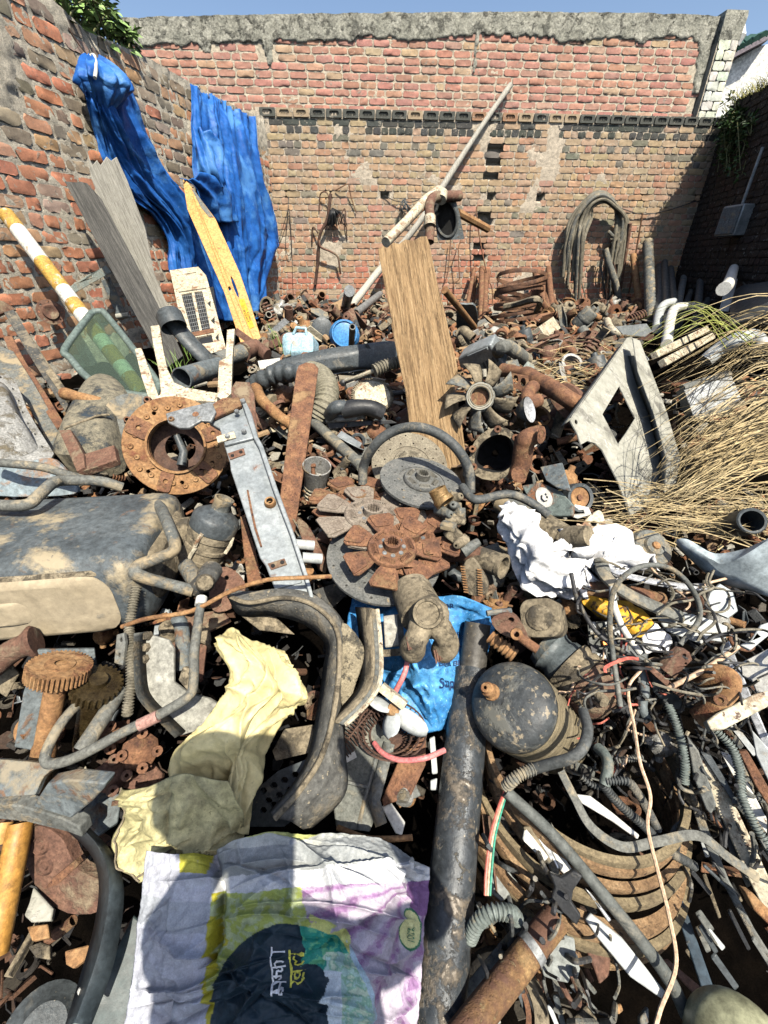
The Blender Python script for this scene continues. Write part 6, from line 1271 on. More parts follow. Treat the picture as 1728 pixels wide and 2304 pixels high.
# curved black bracket: three rails give its two faces
def sheet(rails, n, lifts): return [[P(x, y, l) for (x, y), l in zip(smo(r, n), ls)] for r, ls in zip(rails, lifts)]
def smo(r, n): return [(p.x, p.y) for p in cr([V((x, y, 0)) for x, y in r], n)]
ri = [(512, 1345), (540, 1385), (612, 1386), (682, 1405), (730, 1448), (727, 1500), (713, 1595), (693, 1695), (660, 1760), (606, 1826)]
rm = [(514, 1341), (560, 1356), (640, 1345), (706, 1362), (756, 1413), (764, 1495), (750, 1610), (722, 1705), (672, 1782), (618, 1842)]
ro = [(513, 1339), (570, 1336), (640, 1334), (716, 1348), (776, 1408), (774, 1490), (769, 1580), (778, 1690), (776, 1790), (690, 1876)]
cbk = thing('curved_bracket', 'large curved black fender bracket speckled with dried mud beside the yellow sack', 'bracket', P(760, 1700, 0))
N9 = lambda l: [l(k / (9 * 6)) for k in range(55)]
dgk = mat('dusty_grey_black', [(.05, .05, .046), (.095, .093, .084), (.15, .143, .122)], 14, .85, patch=((.21, .18, .13), 9, .56), speck=((.26, .22, .15), 75, .66), bump=.6)
ff = [[P(x, y, l) for (x, y), l in zip(smo(r, 6), N9(fn))] for r, fn in ((ri, lambda t: .13 - .02 * t), (rm, lambda t: .205 - .03 * t), (ro, lambda t: .12 - .03 * t))]
mi_ = [a.lerp(b, .5) + V((0, 0, .006)) for a, b in zip(ff[0], ff[1])]; mo2 = [a.lerp(b, .5) + V((0, 0, .025)) for a, b in zip(ff[1], ff[2])]; mo3 = [a.lerp(b, .88) + V((0, 0, .014)) for a, b in zip(ff[1], ff[2])]
mb = MB(); mb.grid([ff[0], mi_, ff[1]]); mb.build('inner_face', dgk, cbk, solid=.007, sm=20)
mb = MB(); mb.grid([ff[1], mo2, mo3, ff[2]]); mb.build('outer_face', dgk, cbk, solid=.007, sm=20)
MB().tube(ff[1], .006, 8).build('ridge', mud, cbk)
traced([(530, 1376), (609, 1378), (664, 1428), (584, 1418)], (P(600, 1400, .1), facing(P(600, 1400, .1))[1]), .02).build('box_plate', mud, cbk, bev=.003)
traced(smooth([(770, 1400), (812, 1442), (819, 1480), (800, 1540), (778, 1600), (764, 1560), (768, 1480)], 3), facing(P(790, 1480, .15)), .012).build('gusset', mat('mud_speckled', [(.2, .17, .115), (.28, .24, .165)], 30, .9, patch=((.06, .06, .055), 26, .6), bump=.8), cbk, bev=.003)
mb = MB()
for x, y, l in ((548, 1357, .165), (585, 1353, .17), (607, 1352, .17)): q = P(x, y, l); bolt(mb, q, facing(q)[1], .011, .012)
mb.build('bolts', mud, cbk); mb = MB(); q = P(688, 1818, .175); mb.lathe([(0, .0), (.006, .0), (.012, .008), (.015, .004)], 14, frame(q, facing(q)[1])); q = P(684, 1376, .17); mb.lathe([(0, .008), (.008, .006), (.011, .0)], 12, frame(q, facing(q)[1])); mb.build('rivet', mudk, cbk)
sb = thing('flanged_strap', 'narrow flanged strap bracket with muddy box on top beside the curved black bracket', 'bracket', P(850, 1500, .05))
stp = smo([(849, 1372), (855, 1430), (858, 1500), (850, 1548), (820, 1590), (776, 1632)], 6); A1 = [P(x, y, .19) for x, y in stp]; A2 = [P(x - 14, y - 4, .2) for x, y in stp]; A3 = [P(x - 46 + 10 * k / 30, y - 6, .12) for k, (x, y) in enumerate(stp)]
mb = MB(); mb.grid([A1, A2]); mb.build('flange', mudg, sb, solid=.006); mb = MB(); mb.grid([A3, A2]); mb.build('web', mud, sb, solid=.006)
MB().tube(A1, .006, 6).build('edge', crm, sb)
q = P(885, 1420, .17); traced([(862, 1386), (906, 1380), (910, 1452), (866, 1458)], facing(q), .05).build('spacer_box', mat('grey_mud_light', [(.26, .25, .22), (.34, .33, .29)], 9, .9, bump=.4), sb, bev=.004); traced([(893, 1384), (905, 1382), (909, 1450), (897, 1452)], (q + facing(q)[1] * .006, facing(q)[1]), .02).build('dark_rib', mudk, sb)
mb = MB()
for x, y in ((842, 1392), (842, 1414), (842, 1438)): q = P(x, y, .2); bolt(mb, q, facing(q)[1], .009, .012)
mb.build('bolts', mud, sb)
traced([(862, 1462), (912, 1458), (914, 1474), (864, 1478)], facing(P(890, 1468, .14)), .01).build('lower_lip', mud, sb)
pl = tri(P(780, 1660, .04), P(870, 1700, .03), P(800, 1860, .02)); pn = thing('door_panel', 'dusty dark panel with grooves under the curved black bracket', 'panel', P(810, 1860, -.05))
traced([(776, 1620), (830, 1600), (880, 1670), (862, 1720), (848, 1790), (866, 1855), (840, 1850), (832, 1872), (800, 1868), (756, 1862), (745, 1780), (776, 1700)], pl, .014).build('sheet', mat('dusty_dark_panel', [(.06, .065, .06), (.11, .115, .10), (.16, .16, .14)], 16, .8, patch=((.2, .19, .15), 18, .6), bump=.4), pn, bev=.003)
for q in (((776, 1758), (832, 1772)), ((850, 1690), (820, 1800)), ((820, 1800), (806, 1866))): MB().tube([hit(*q[0], pl), hit(*q[1], pl)], .005, 6).build('groove_rib', mudg, pn)
MB().tube(px([(876, 1672), (858, 1740), (842, 1800), (858, 1856)], (pl[0] + pl[1] * .01, pl[1])), .014, 8, flat=.5).build('edge_rail', mudg, pn)
traced([(776, 1702), (798, 1690), (803, 1704), (780, 1716)], (pl[0] + pl[1] * .003, pl[1]), .004).thing('white_tag', 'small white rectangular tag lying on the dusty dark panel', 'tag', wht)
board('rusty_sheet', 'rust orange sheet edge between the dusty dark panel and the dark pipe', 'sheet', rust, [(905, 1690), (958, 1655), (958, 1720), (925, 1790), (862, 1815), (858, 1800), (880, 1750)], P(950, 1660, .02), P(870, 1805, -.02), .008)
pl = tri(P(600, 1790, .0), P(690, 1700, .05), P(700, 1760, .03)); hs = [rr for i in range(5) for j in range(4) for rr in [[(592 + i * 24 + (j % 2) * 12 + 9 * cos(R(60 * k)), 1812 - i * 12 - j * 0 + (j - 1.5) * 22 + 8 * sin(R(60 * k))) for k in range(6)]]]
traced([(560, 1790), (625, 1735), (735, 1690), (760, 1760), (640, 1860), (560, 1860)], pl, .008, [h for h in hs if all(575 < x < 735 and 1712 < y < 1842 and y > 1690 + (700 - x) * .45 - 20 and y + (x - 640) * .75 < 1835 for x, y in h)]).thing('honeycomb_grille', 'black honeycomb grille half hidden under the curved black bracket', 'grille', blk2)
board('grey_box', 'grey box section showing between yellow sack and curved black bracket', 'box', mud, [(640, 1640), (705, 1630), (712, 1690), (620, 1712), (612, 1690)], P(640, 1680, .06), P(700, 1650, .06), .05)
# little electric fan: cage, blades, cream bar
q = P(884, 1600, .12); ef = thing('electric_fan', 'small fan with white blades in a broken wire cage beside the blue sack', 'fan', q); M = frame(q, V((.1, -.35, 1)), V((1, 0, 0))); z_ = (q.y * _cp - (q.z - 1.6) * _sp) / FPX
MB().lathe([(0, .02), (.014, .018), (.018, .0), (.015, -.03), (0, -.03)], 16, M).build('hub', rusto, ef)
for a, L in ((2.75, 64), (4.6, 56), (5.75, 86)):
    mb = MB(); rows = []
    for i in range(8): t = i / 7; rr_ = (8 + (L - 8) * t) * z_; wd = (.009 + .010 * math.sin(pi * min(1, t * .9 + .12)) ** .8) * (1 if i < 7 else .35); rows.append([M @ Matrix.Rotation(a, 4, 'Z') @ V((rr_, v * wd, .006 + v * .012 * 1 + .006 * (1 - v * v))) for v in (-1, -.5, 0, .5, 1)])
    mb.grid(rows); mb.build('blade', pale, ef, sm=180, solid=.003)
mb = MB(); qc = P(878, 1660, .02); M2 = frame(qc, V((.05, -.25, 1))); R0 = 78 * z_
for t in (1, .84, .62): mb.tube([M2 @ V((R0 * t * cos(a), R0 * t * .8 * sin(a), .05 * (t - .4) * 2)) for a in [2 * pi * k / 30 for k in range(31)]], .0025, 5)
for k in range(34): a = 2 * pi * k / 34; mb.tube([M2 @ V((R0 * cos(a), R0 * .8 * sin(a), .06)), M2 @ V((R0 * .8 * cos(a), R0 * .64 * sin(a), .02)), M2 @ V((R0 * .45 * cos(a), R0 * .36 * sin(a), -.01))], .0016, 4)
mb.build('cage', rustd, ef); MB().lathe([(0, -.03), (R0 * .5, -.03), (R0 * .55, -.05)], 24, M2).build('motor', rustd, ef)
mb = MB(); 
for k in range(16): x, y = 850 - k * 5.2, 1588 + k * 6.2; mb.tube([P(x - 16, y - 8, .08), P(x, y + 3, .09), P(x + 12, y + 22, .05)], .0022, 4)
mb.tube([P(855, 1575, .09), P(800, 1640, .09), P(770, 1680, .08)], .0025, 4); mb.build('torn_cage', rustd, ef)
MB().tube([P(858, 1545, .17), P(912, 1588, .16)], .014, 4).build('cream_bar', crm, ef)
rod('hose', 'short pink hose rising under the forked shaft joint', 'hose', pink, pp([(920, 1472, .15), (910, 1515, .15), (890, 1555, .12)], 5), .0068)
rod('hose', 'pink hose curling below the wire fan cage toward the dark pipe', 'hose', pink, pp([(842, 1672, .06), (862, 1695, .08), (900, 1710, .1), (955, 1706, .12), (1000, 1688, .1)], 6), .0062)
# universal joint fork
uj = thing('shaft_joint', 'muddy forked shaft joint with two toothed legs lying on the blue sack', 'shaft joint', P(960, 1420, .05))
MB().tube([P(925, 1325, .2), P(935, 1350, .21), P(952, 1385, .23)], [.054, .056, .058], 22).build('tube', mud, uj)
MB().tube(pp([(952, 1372, .24), (968, 1395, .25), (985, 1425, .23)], 4), [.046, .05, .054, .056, .054, .05, .042, .034, .026], 18, jit=.2).build('body', mud, uj)
MB().tube(pp([(950, 1395, .27), (942, 1425, .27), (930, 1450, .24), (928, 1472, .19)], 4), [.032, .032, .03, .03, .028, .028, .028, .028, .03, .032, .032, .03, .022], 14).build('leg', mud, uj)
MB().tube(pp([(978, 1400, .27), (998, 1425, .25), (1006, 1448, .22), (990, 1474, .17)], 4), [.032, .032, .03, .03, .028, .028, .028, .028, .03, .032, .032, .03, .022], 14).build('leg', mud, uj)
q = P(962, 1380, .315); MB().lathe([(0, .004), (.026, .004), (.028, .008), (.034, .008), (.038, -.02)], 24, frame(q, facing(q)[1])).build('cap', mud, uj)
mb = MB()
for k in range(8):
    t = k / 7
    for (x0, y0, x1, y1) in ((918, 1448, 948, 1436), (980, 1478, 1012, 1456)): q = P(x0 + (x1 - x0) * t, y0 + (y1 - y0) * t, .265 if x0 < 950 else .21); mb.box((0, 0, 0), (.004, .03, .012), frame(q, facing(q)[1], V((1, .2, 0))))
mb.build('teeth', rust2, uj)
# the long dark pipe
lp = thing('long_pipe', 'long dark steel pipe with flaking mud running down to the bottom edge', 'pipe', D(1000, 2200, .85))
flm = mat('flaking_dark_pipe', [(.03, .035, .04), (.055, .062, .068)], 8, .38, .1, patch=((.15, .125, .095), 17, .57), patch2=((.22, .19, .14), 30, .66), speck=((.25, .21, .15), 70, .7), bump=.5)
a, b = D(1062, 1512, 1.17), D(983, 2330, .78); MB().tube([a.lerp(b, k / 40) for k in range(41)], .0512, 40).build('tube', flm, lp, sm=60)
c = D(1075, 1402, 1.2); MB().tube([c, c.lerp(a, .5), a.lerp(b, .03)], .037, 32, hollow=.004).build('sleeve', mat('dark_brown_pipe', [(.05, .046, .04), (.085, .078, .066)], 12, .5, speck=((.2, .16, .1), 60, .68), bump=.3), lp, sm=60)
MB().tube([a.lerp(b, -.012), a.lerp(b, .02)], [.039, .0515], 40).build('shoulder', flm, lp, sm=60)
# air tank
a, b = D(1142, 1578, .99), D(1236, 1648, 1.21); d = (a - b).normalized(); M = frame(a, d, V((1, 0, 0)))
at = thing('air_tank', 'black domed air tank with rusty nipple and mud streaks beside the dark pipe', 'air tank', M); r = .103; L = (b - a).length
MB().lathe([(0, .016), (.03, .015), (.06, .010), (.085, .0), (.097, -.012), (.1025, -.028), (.1035, -.04), (.1035, -.046)], 48).build('domed_end', mat('speckled_black', [(.03, .034, .037), (.06, .066, .068)], 9, .5, patch=((.12, .12, .105), 9, .57), speck=((.22, .185, .13), 60, .62), bump=.5), at, local=True, sm=80)
MB().lathe([(.1045, -.042), (.1055, -.05), (.1045, -.058), (.1045, -L), (.10, -L - .03), (.06, -L - .05), (0, -L - .055)], 48).build('shell', mat('streaked_mud', [(.10, .085, .055), (.22, .18, .11), (.31, .26, .17)], 9, .8, stretch=(2.5, 2.5, 9), bump=.6), at, local=True, sm=80)
MB().lathe([(.004, .056), (.011, .056), (.012, .048), (.0165, .044), (.0165, .022), (.02, .02), (.021, .006)], 16, Matrix.Translation((-.03, .022, 0))).build('nipple', rusto, at, local=True)
# brake chamber
a, b = D(1243, 1468, 1.2), D(1335, 1552, 1.12); d = (b - a).normalized(); M = frame(a, d); z_ = 1.14 / FPX; bc = thing('brake_chamber', 'rusty domed brake chamber with clamp ring and dark rubber half, above the air tank', 'brake chamber', M); L = (b - a).length
MB().lathe([(0, -.04), (.03, -.04), (.058, -.03), (.066, -.005), (.060, .004), (.060, .02), (.068, .03), (.07, .046)], 36).build('front_half', mat('dark_blue_grey', [(.07, .085, .09), (.12, .14, .145)], 10, .55, patch=((.22, .18, .12), 10, .62), bump=.4), bc, local=True)
MB().lathe([(.07, .046), (.08, .05), (.082, .066), (.076, .076), (.082, .086), (.08, .10), (.07, .104)], 36).build('clamp_ring', mud, bc, local=True)
MB().lathe([(.07, .1), (.078, .105), (.080, .125), (.076, .15), (.062, .178), (.04, .192), (0, .198)], 36).build('dome', rust2, bc, local=True)
MB().tube([V((-.04, .06, .13)), V((-.062, .085, .175))], .014, 10).build('stud', mud, bc, local=True); MB().tube([V((.03, -.085, .06)), V((.03, -.085, .10))], .013, 8).build('clamp_bolt', rust, bc, local=True)
MB().tube([V((0, 0, -.04)), V((0, 0, -.09))], .011, 10).build('push_rod', rusto, bc, local=True)
# ================================================================ lower right
random.seed(77)
bandm = mat('rusty_band', [(.12, .07, .036), (.25, .155, .08), (.36, .25, .14)], 26, .85, speck=((.05, .03, .02), 60, .66), bump=.8)
wb = ['topmost', 'second', 'third', 'fourth', 'fifth', 'sixth', 'seventh', 'lowest']; c0 = P(1312, 1690, -.03)
for k in range(8):
    r = .232 + ru(-.006, .006) + .011 * k; h = .026; a0, a1 = (2.9 + ru(-.1, .1), 6.5 + ru(-.15, .1)) if k else (3.9, 6.45)
    mb = MB(); c = c0 + V((ru(-.012, .012) - .006 * k, ru(-.008, .008) - .007 * k, -.030 * k)); M = Matrix.Translation(c) @ Matrix.Rotation(ru(-.07, .07) - .05, 4, 'X') @ Matrix.Rotation(ru(-.06, .06) + .1, 4, 'Y')
    mb.lathe([(r - .014, -h / 2), (r, -h / 2), (r + .002, 0), (r, h / 2), (r - .014, h / 2), (r - .016, 0), (r - .014, -h / 2)], 44, M, a0, a1); mb.thing('rusty_band', wb[k] + ' curved rusty band of the round stack below the air tank', 'band', bandm if k % 3 else mat('band_%d' % k if False else 'dusty_band' + 'x' * k, [(.13, .10, .06), (.24, .19, .11)], 22, .85, bump=.6), 'curved rusty bands stacked below the air tank')
rod('conduit', 'black corrugated conduit wrapped round the foot of the air tank', 'conduit', rub, pp([(1205, 1728, .13), (1240, 1718, .16), (1285, 1705, .19), (1312, 1680, .2), (1322, 1640, .18), (1312, 1600, .15)], 6), .0118)
corr(pp([(1138, 1770, .1), (1152, 1757, .12), (1172, 1742, .13), (1205, 1728, .13)], 8), .0115, .0065, .0016, 12).thing('conduit', 'grey corrugated conduit end with loose wires below the air tank', 'conduit', rubl)
for i, (m, n_) in enumerate(((copper, 'red'), (tanw, 'tan'), (wireg, 'green'))):
    rod('wire', n_ + ' wire hanging from the grey conduit end below the air tank', 'wire', m, pp([(1140 + i * 2, 1772, .1), (1124 + i * 4, 1810, .08), (1104 + i * 5, 1880, .06), (1094 + i * 6, 1960, .05), (1092 + i * 5, 2015, .05)], 6), .0032, seg=6)
def cor(name, lab, pts, r, m): corr(pp(pts, 10), r * .56, .0058, .0014, 10).thing(name, lab, 'conduit', m)
grey_g = mat('grey_green_conduit', [(.10, .12, .11), (.16, .185, .17)], 14, .6, patch=((.2, .18, .13), 12, .64), bump=.2)
cor('conduit', 'grey green corrugated conduit hanging straight down beside the rusty bands', [(1504, 1588, .12), (1518, 1620, .12), (1533, 1670, .1), (1541, 1720, .08), (1540, 1762, .05)], .0155, grey_g)
cor('conduit', 'long corrugated conduit running down the right edge among white strips', [(1600, 1635, .12), (1645, 1680, .12), (1664, 1735, .1), (1669, 1790, .1), (1695, 1850, .1), (1725, 1900, .1), (1760, 1960, .1)], .0155, grey_g)
cor('conduit', 'long black corrugated conduit slanting over the rusty bands into the dark gap', [(1356, 1765, .12), (1394, 1810, .1), (1452, 1861, .08), (1495, 1907, .04), (1564, 1950, -.02)], .0155, rub)
cor('conduit', 'short black corrugated conduit arching over the rusty bands', [(1364, 1757, .13), (1411, 1758, .14), (1434, 1783, .12), (1457, 1821, .09), (1480, 1866, .05)], .0135, rub)
cor('conduit', 'thin corrugated conduit inside the round stack of rusty bands', [(1378, 1712, .0), (1410, 1708, .02), (1446, 1703, .02)], .012, rubl)
cor('conduit', 'short thin black conduit beside the arching one', [(1308, 1748, .1), (1330, 1765, .1), (1356, 1772, .1)], .010, rub)
rod('hose', 'smooth dark hose bent down into the black conduit over the rusty bands', 'hose', grey_g, pp([(1345, 1682, .1), (1362, 1700, .12), (1368, 1725, .13), (1360, 1765, .12)], 5), .0115)
rod('rubber_strip', 'flat grey rubber strip winding across the rusty bands to the right edge', 'strip', rubl, pp([(1262, 1735, .12), (1290, 1790, .12), (1330, 1860, .1), (1400, 1905, .09), (1480, 1893, .09), (1570, 1880, .1), (1640, 1930, .08), (1705, 1975, .06)], 7), .0095, flat=.4)
rod('wire', 'long tan wire drooping from the cable tangle down to the bottom edge', 'wire', tanw, pp([(1445, 1505, .14), (1414, 1550, .13), (1428, 1640, .14), (1440, 1715, .16), (1463, 1790, .14), (1457, 1860, .14), (1480, 1960, .14), (1505, 2060, .12), (1521, 2170, .1), (1486, 2270, .1), (1470, 2330, .1)], 6), .0036, seg=6)
rod('rubber_pipe', 'long dark rubber covered pipe slanting to the lower right corner', 'pipe', mat('scuffed_rubber', [(.065, .072, .068), (.115, .122, .112)], 9, .75, patch=((.18, .17, .14), 14, .62), bump=.4), pp([(1138, 1780, .1), (1250, 1885, .08), (1400, 2065, .06), (1500, 2195, .04), (1545, 2285, .02)], 7), .0122, seg=14)
board('trim_strip', 'pale grey plastic trim strip beneath the dark rubber covered pipe', 'strip', pale, [(1318, 2070), (1330, 2055), (1400, 2110), (1500, 2235), (1492, 2250), (1420, 2200), (1345, 2110)], P(1320, 2065, .02), P(1500, 2245, .0), .012)
for i, (q, m, lab) in enumerate((([(1228, 1885), (1238, 1880), (1300, 1975), (1288, 1985), (1262, 1960)], wht, 'white jagged strip beside the dark rubber covered pipe'), ([(1178, 1862), (1196, 1860), (1238, 1925), (1230, 1945), (1200, 1915)], mud, 'tan strip end beside the white jagged strip'), ([(1195, 1858), (1205, 1852), (1262, 1950), (1255, 1962)], chrome, 'shiny narrow strip between tan and white strip ends'),
    ([(1182, 1862), (1176, 1890), (1226, 1940), (1236, 1930)], wht, 'dull white strip corner by the red wires'), ([(1318, 2000), (1330, 2010), (1378, 2070), (1370, 2076)], chrome, 'thin shiny rod under the dark rubber covered pipe'), ([(1240, 1850), (1258, 1880), (1300, 1940), (1292, 1950), (1250, 1900)], blk2, 'dark trim strip alongside the rubber covered pipe'),
    ([(1180, 1800), (1195, 1830), (1262, 1968), (1245, 1975), (1205, 1880), (1168, 1812)], mudg, 'dusty grey trim running from the conduit end to the black bow piece'))):
    board('strip', lab, 'strip', m, q, P(*q[0], .05), P(*q[2], .03), .008)
board('black_bow_piece', 'black bow shaped plastic piece across the end of the dusty trim', 'plastic piece', blk, [(1236, 1965), (1262, 1975), (1290, 1958), (1312, 1972), (1290, 2005), (1286, 2030), (1308, 2062), (1298, 2084), (1262, 2050), (1240, 2020), (1248, 1995)], P(1270, 1970, .1), P(1290, 2070, .08), .012)
o = thing('rusty_pipe', 'rust orange pipe with a dark clamp slanting at the bottom beside the long pipe', 'pipe', P(1140, 2200, .05)); a, b = D(1250, 2065, .84), D(1030, 2345, .73); MB().tube([a.lerp(b, k / 12) for k in range(13)], .0265, 24, hollow=.004).build('tube', mat('yellowed_rust', [(.12, .06, .03), (.19, .105, .045), (.27, .18, .08)], 20, .8, patch=((.11, .055, .035), 7, .50), patch2=((.4, .32, .17), 30, .66), bump=.6), o); MB().tube([a.lerp(b, .24), a.lerp(b, .30)], .0285, 24).build('clamp', steel, o); 
board('torn_plate', 'grey plastic plate with torn edges under the rust orange pipe', 'plate', mat('grey_plastic_plate', [(.2, .215, .205), (.28, .3, .285)], 8, .6, bump=.3), [(1215, 2160), (1262, 2100), (1292, 2110), (1296, 2150), (1305, 2180), (1300, 2200), (1282, 2196), (1280, 2212), (1250, 2206), (1222, 2196)], P(1220, 2170, .0), P(1296, 2160, .02), .008)
q = P(1168, 2085, -.14); o = thing('toothed_ring', 'rust orange ring with inner teeth behind the rust orange pipe', 'ring', frame(q, facing(q)[1] + V((-.2, .1, .2)))); ti = []
for k in range(40):
    for f, rr_ in ((0, .064), (.5, .064), (.55, .058), (.95, .058)): ti.append(V((rr_ * cos(2 * pi * (k + f) / 40), rr_ * sin(2 * pi * (k + f) / 40), .01)))
MB().plate(circ(.078, 44, .01), (0, 0, 1), .03, [ti]).build('ring', rusto, o, local=True); MB().lathe([(.078, -.02), (.085, -.015), (.085, .0), (.078, .004)], 40).build('collar', rust, o, local=True)
q = P(1130, 2270, -.08); o = thing('bearing_ring', 'tan rusty bearing ring at the bottom edge under the rust orange pipe', 'ring', frame(q, facing(q)[1])); MB().lathe([(.062, -.02), (.062, .012), (.07, .015), (.08, .015), (.09, .0), (.09, -.02)], 40).build('outer_ring', mud, o, local=True); MB().lathe([(.046, -.02), (.046, .008), (.056, .008), (.056, -.02)], 36).build('inner_ring', rust, o, local=True)
board('grey_bin_side', 'flat grey plastic panel between the long pipe and the bow piece', 'panel', mat('grey_plastic_panel', [(.14, .15, .14), (.2, .21, .195)], 8, .6, bump=.2), [(1108, 1960), (1125, 1935), (1165, 1985), (1166, 1998), (1130, 2030), (1104, 2010)], P(1110, 1970, -.04), P(1160, 1995, -.04), .01)
corr(pp([(1058, 2110, .02), (1075, 2075, .06), (1110, 2052, .08), (1150, 2055, .07), (1162, 2066, .04)], 8), .013, .008, .002, 12).thing('conduit', 'grey conduit arching close beside the long pipe near the bottom', 'conduit', grey_g)
board('steel_flat', 'pale grey flat bar crossing under the rust orange pipe', 'bar', mudg, [(1045, 2215), (1150, 2090), (1196, 2060), (1200, 2080), (1160, 2110), (1120, 2170), (1048, 2262)], P(1050, 2230, -.02), P(1190, 2075, .0), .01)
o = thing('plastic_dome', 'pale olive plastic dome cut off at the bottom right corner', 'dome', P(1655, 2370, 0)); q = P(1665, 2375, .1); MB().lathe([(0, .04), (.03, .036), (.06, .022), (.078, .0), (.082, -.04)], 36, frame(q, facing(q)[1])).build('dome', mat('olive_plastic', [(.22, .22, .13), (.3, .3, .19)], 6, .4, bump=.15), o)
# white and grey strips on the right
for q, m, lab, l0, l1, th in (
    ([(1556, 1698), (1590, 1700), (1625, 1762), (1662, 1828), (1690, 1888), (1735, 1985), (1735, 2075), (1682, 1975), (1628, 1850), (1594, 1790)], crm, 'long cream white strip slanting down the right edge', .06, .03, .01),
    ([(1545, 1655), (1572, 1690), (1612, 1812), (1600, 1832), (1588, 1822), (1560, 1750)], mudg, 'short grey channel beside the top of the long cream strip', .1, .07, .02),
    ([(1548, 1740), (1566, 1790), (1596, 1870), (1640, 1980), (1700, 2095), (1735, 2150), (1735, 2190), (1690, 2110), (1620, 1975), (1580, 1890), (1552, 1800)], mudg, 'long dusty dark trim edge beneath the cream strip', .03, .0, .012),
    ([(1662, 1692), (1682, 1690), (1740, 1790), (1740, 1830), (1700, 1770)], rust, 'rust speckled angle strip at the right edge', .1, .08, .015),
    ([(1678, 2005), (1695, 2010), (1735, 2050), (1735, 2085), (1700, 2050)], rusto, 'tan frayed strip end at the right edge', .08, .06, .02),
    ([(1590, 1622), (1612, 1605), (1700, 1560), (1735, 1552), (1735, 1586), (1632, 1640), (1600, 1642)], crm, 'cream white channel bar pointing in from the right edge', .16, .2, .025),
    ([(1665, 1490), (1735, 1455), (1735, 1560), (1700, 1555), (1690, 1530), (1668, 1520)], wht, 'white plate behind the cream channel bar at the right edge', .12, .14, .01),
    ([(1665, 1450), (1690, 1440), (1712, 1405), (1735, 1398), (1735, 1425), (1690, 1462)], pale, 'pale folded strip above the white plate at the right edge', .14, .16, .012),
    ([(1618, 1455), (1640, 1440), (1700, 1590), (1735, 1670), (1735, 1720), (1690, 1620)], chrome, 'thin bright strip running down behind the cream channel bar', .04, .04, .01),
    ([(1620, 1690), (1650, 1700), (1735, 1860), (1735, 1890), (1700, 1840)], wht, 'white strip under the right edge conduit', .05, .05, .008),
    ([(1690, 1640), (1735, 1690), (1735, 1770), (1700, 1700)], pale, 'pale grey strip corner at the right edge above the rust speckled angle', .08, .08, .01),
    ([(1575, 1690), (1600, 1700), (1660, 1800), (1650, 1806)], blk2, 'dark strip lying on the long cream strip', .08, .07, .01),
    ([(1298, 1788), (1330, 1792), (1380, 1830), (1440, 1880), (1436, 1890), (1380, 1850), (1310, 1808)], wht, 'white curved trim lying across the rusty bands', .12, .09, .008),
    ([(1335, 1450), (1440, 1450), (1460, 1470), (1455, 1500), (1330, 1480)], blk2, 'dark plate under the cable tangle beside the brake chamber', .02, .03, .01),
    ([(1500, 1990), (1522, 1985), (1612, 2240), (1625, 2300), (1600, 2300), (1570, 2200)], mat('dark_blue_steel', [(.02, .035, .05), (.04, .06, .08)], 8, .5, bump=.2), 'dark blue steel strip down in the black gap', -.1, -.12, .01),
    ([(1525, 1870), (1545, 1872), (1535, 1960), (1515, 1990), (1508, 1960)], blk2, 'dark strap hanging in the black gap below the rubber strip', -.06, -.1, .008),
    ([(1490, 2160), (1505, 2160), (1600, 2240), (1640, 2300), (1620, 2300)], rust2, 'rusty thin strip low in the black gap at the bottom right', -.06, -.06, .008),
    ([(1310, 1932), (1375, 1925), (1385, 1940), (1340, 1955), (1312, 1952)], mud, 'tan scrap sheet below the rusty bands', -.04, -.04, .01)):
    board('strip' if 'plate' not in lab else 'plate', lab, 'strip' if 'plate' not in lab else 'plate', m, q, P(*q[0], l0), P(*q[len(q) // 2], l1), th)
for q, m, lab in (([(1320, 2140), (1338, 2125), (1375, 2150), (1372, 2195), (1350, 2215), (1338, 2180)], rust2, 'rust and blue shard down in the dark below the trim strip'), ([(1385, 2262), (1398, 2258), (1404, 2275), (1392, 2285)], rusto, 'small rust cap at the bottom beside the torn plate'), ([(1440, 2290), (1460, 2265), (1462, 2300), (1445, 2320)], blueg, 'blue grey shard at the bottom edge in the dark'), ([(1280, 2300), (1320, 2260), (1345, 2290), (1330, 2330), (1285, 2330)], mud, 'tan shard at the bottom edge beside the bearing ring')):
    board('shard', lab, 'shard', m, q, P(*q[0], -.03), P(*q[2], -.03), .015)
# grey fender sheet, rubber channels, cloths, panels in the cable tangle
pl = tri(P(1530, 1220, .16), P(1735, 1225, .28), P(1640, 1330, .08)); MBf = pillow(px(smooth([(1520, 1222), (1545, 1214), (1590, 1240), (1620, 1247), (1680, 1235), (1760, 1210), (1760, 1340), (1690, 1330), (1620, 1312), (1570, 1275)], 3), pl), pl[1], .03, .004, 5, .3); MBf.thing('fender_sheet', 'smooth pale grey blue sheet metal at the right edge below the dry grass', 'sheet', mat('pale_blue_sheet', [(.3, .35, .37), (.4, .45, .47)], 5, .4, patch=((.3, .27, .2), 7, .68), bump=.2), sm=60)
rod('rubber_channel', 'dark green grey rubber channel curving down from under the white bag', 'channel', rubl, pp([(1352, 1262, .16), (1362, 1295, .18), (1395, 1325, .18), (1450, 1355, .16), (1532, 1388, .12)], 6), .02, flat=.6)
rod('trim_strip', 'bright metal trim beside the rubber channel below the white bag', 'strip', chrome, pp([(1362, 1275, .15), (1400, 1292, .17), (1465, 1308, .16), (1540, 1320, .14), (1590, 1320, .12)], 6), .014, flat=.5)
rod('rusty_pipe', 'rusty pipe lying across behind the rubber channel', 'pipe', rust, pp([(1298, 1326, .1), (1360, 1328, .12), (1430, 1340, .11), (1486, 1352, .09)], 4), .026, hollow=.004, seg=16)
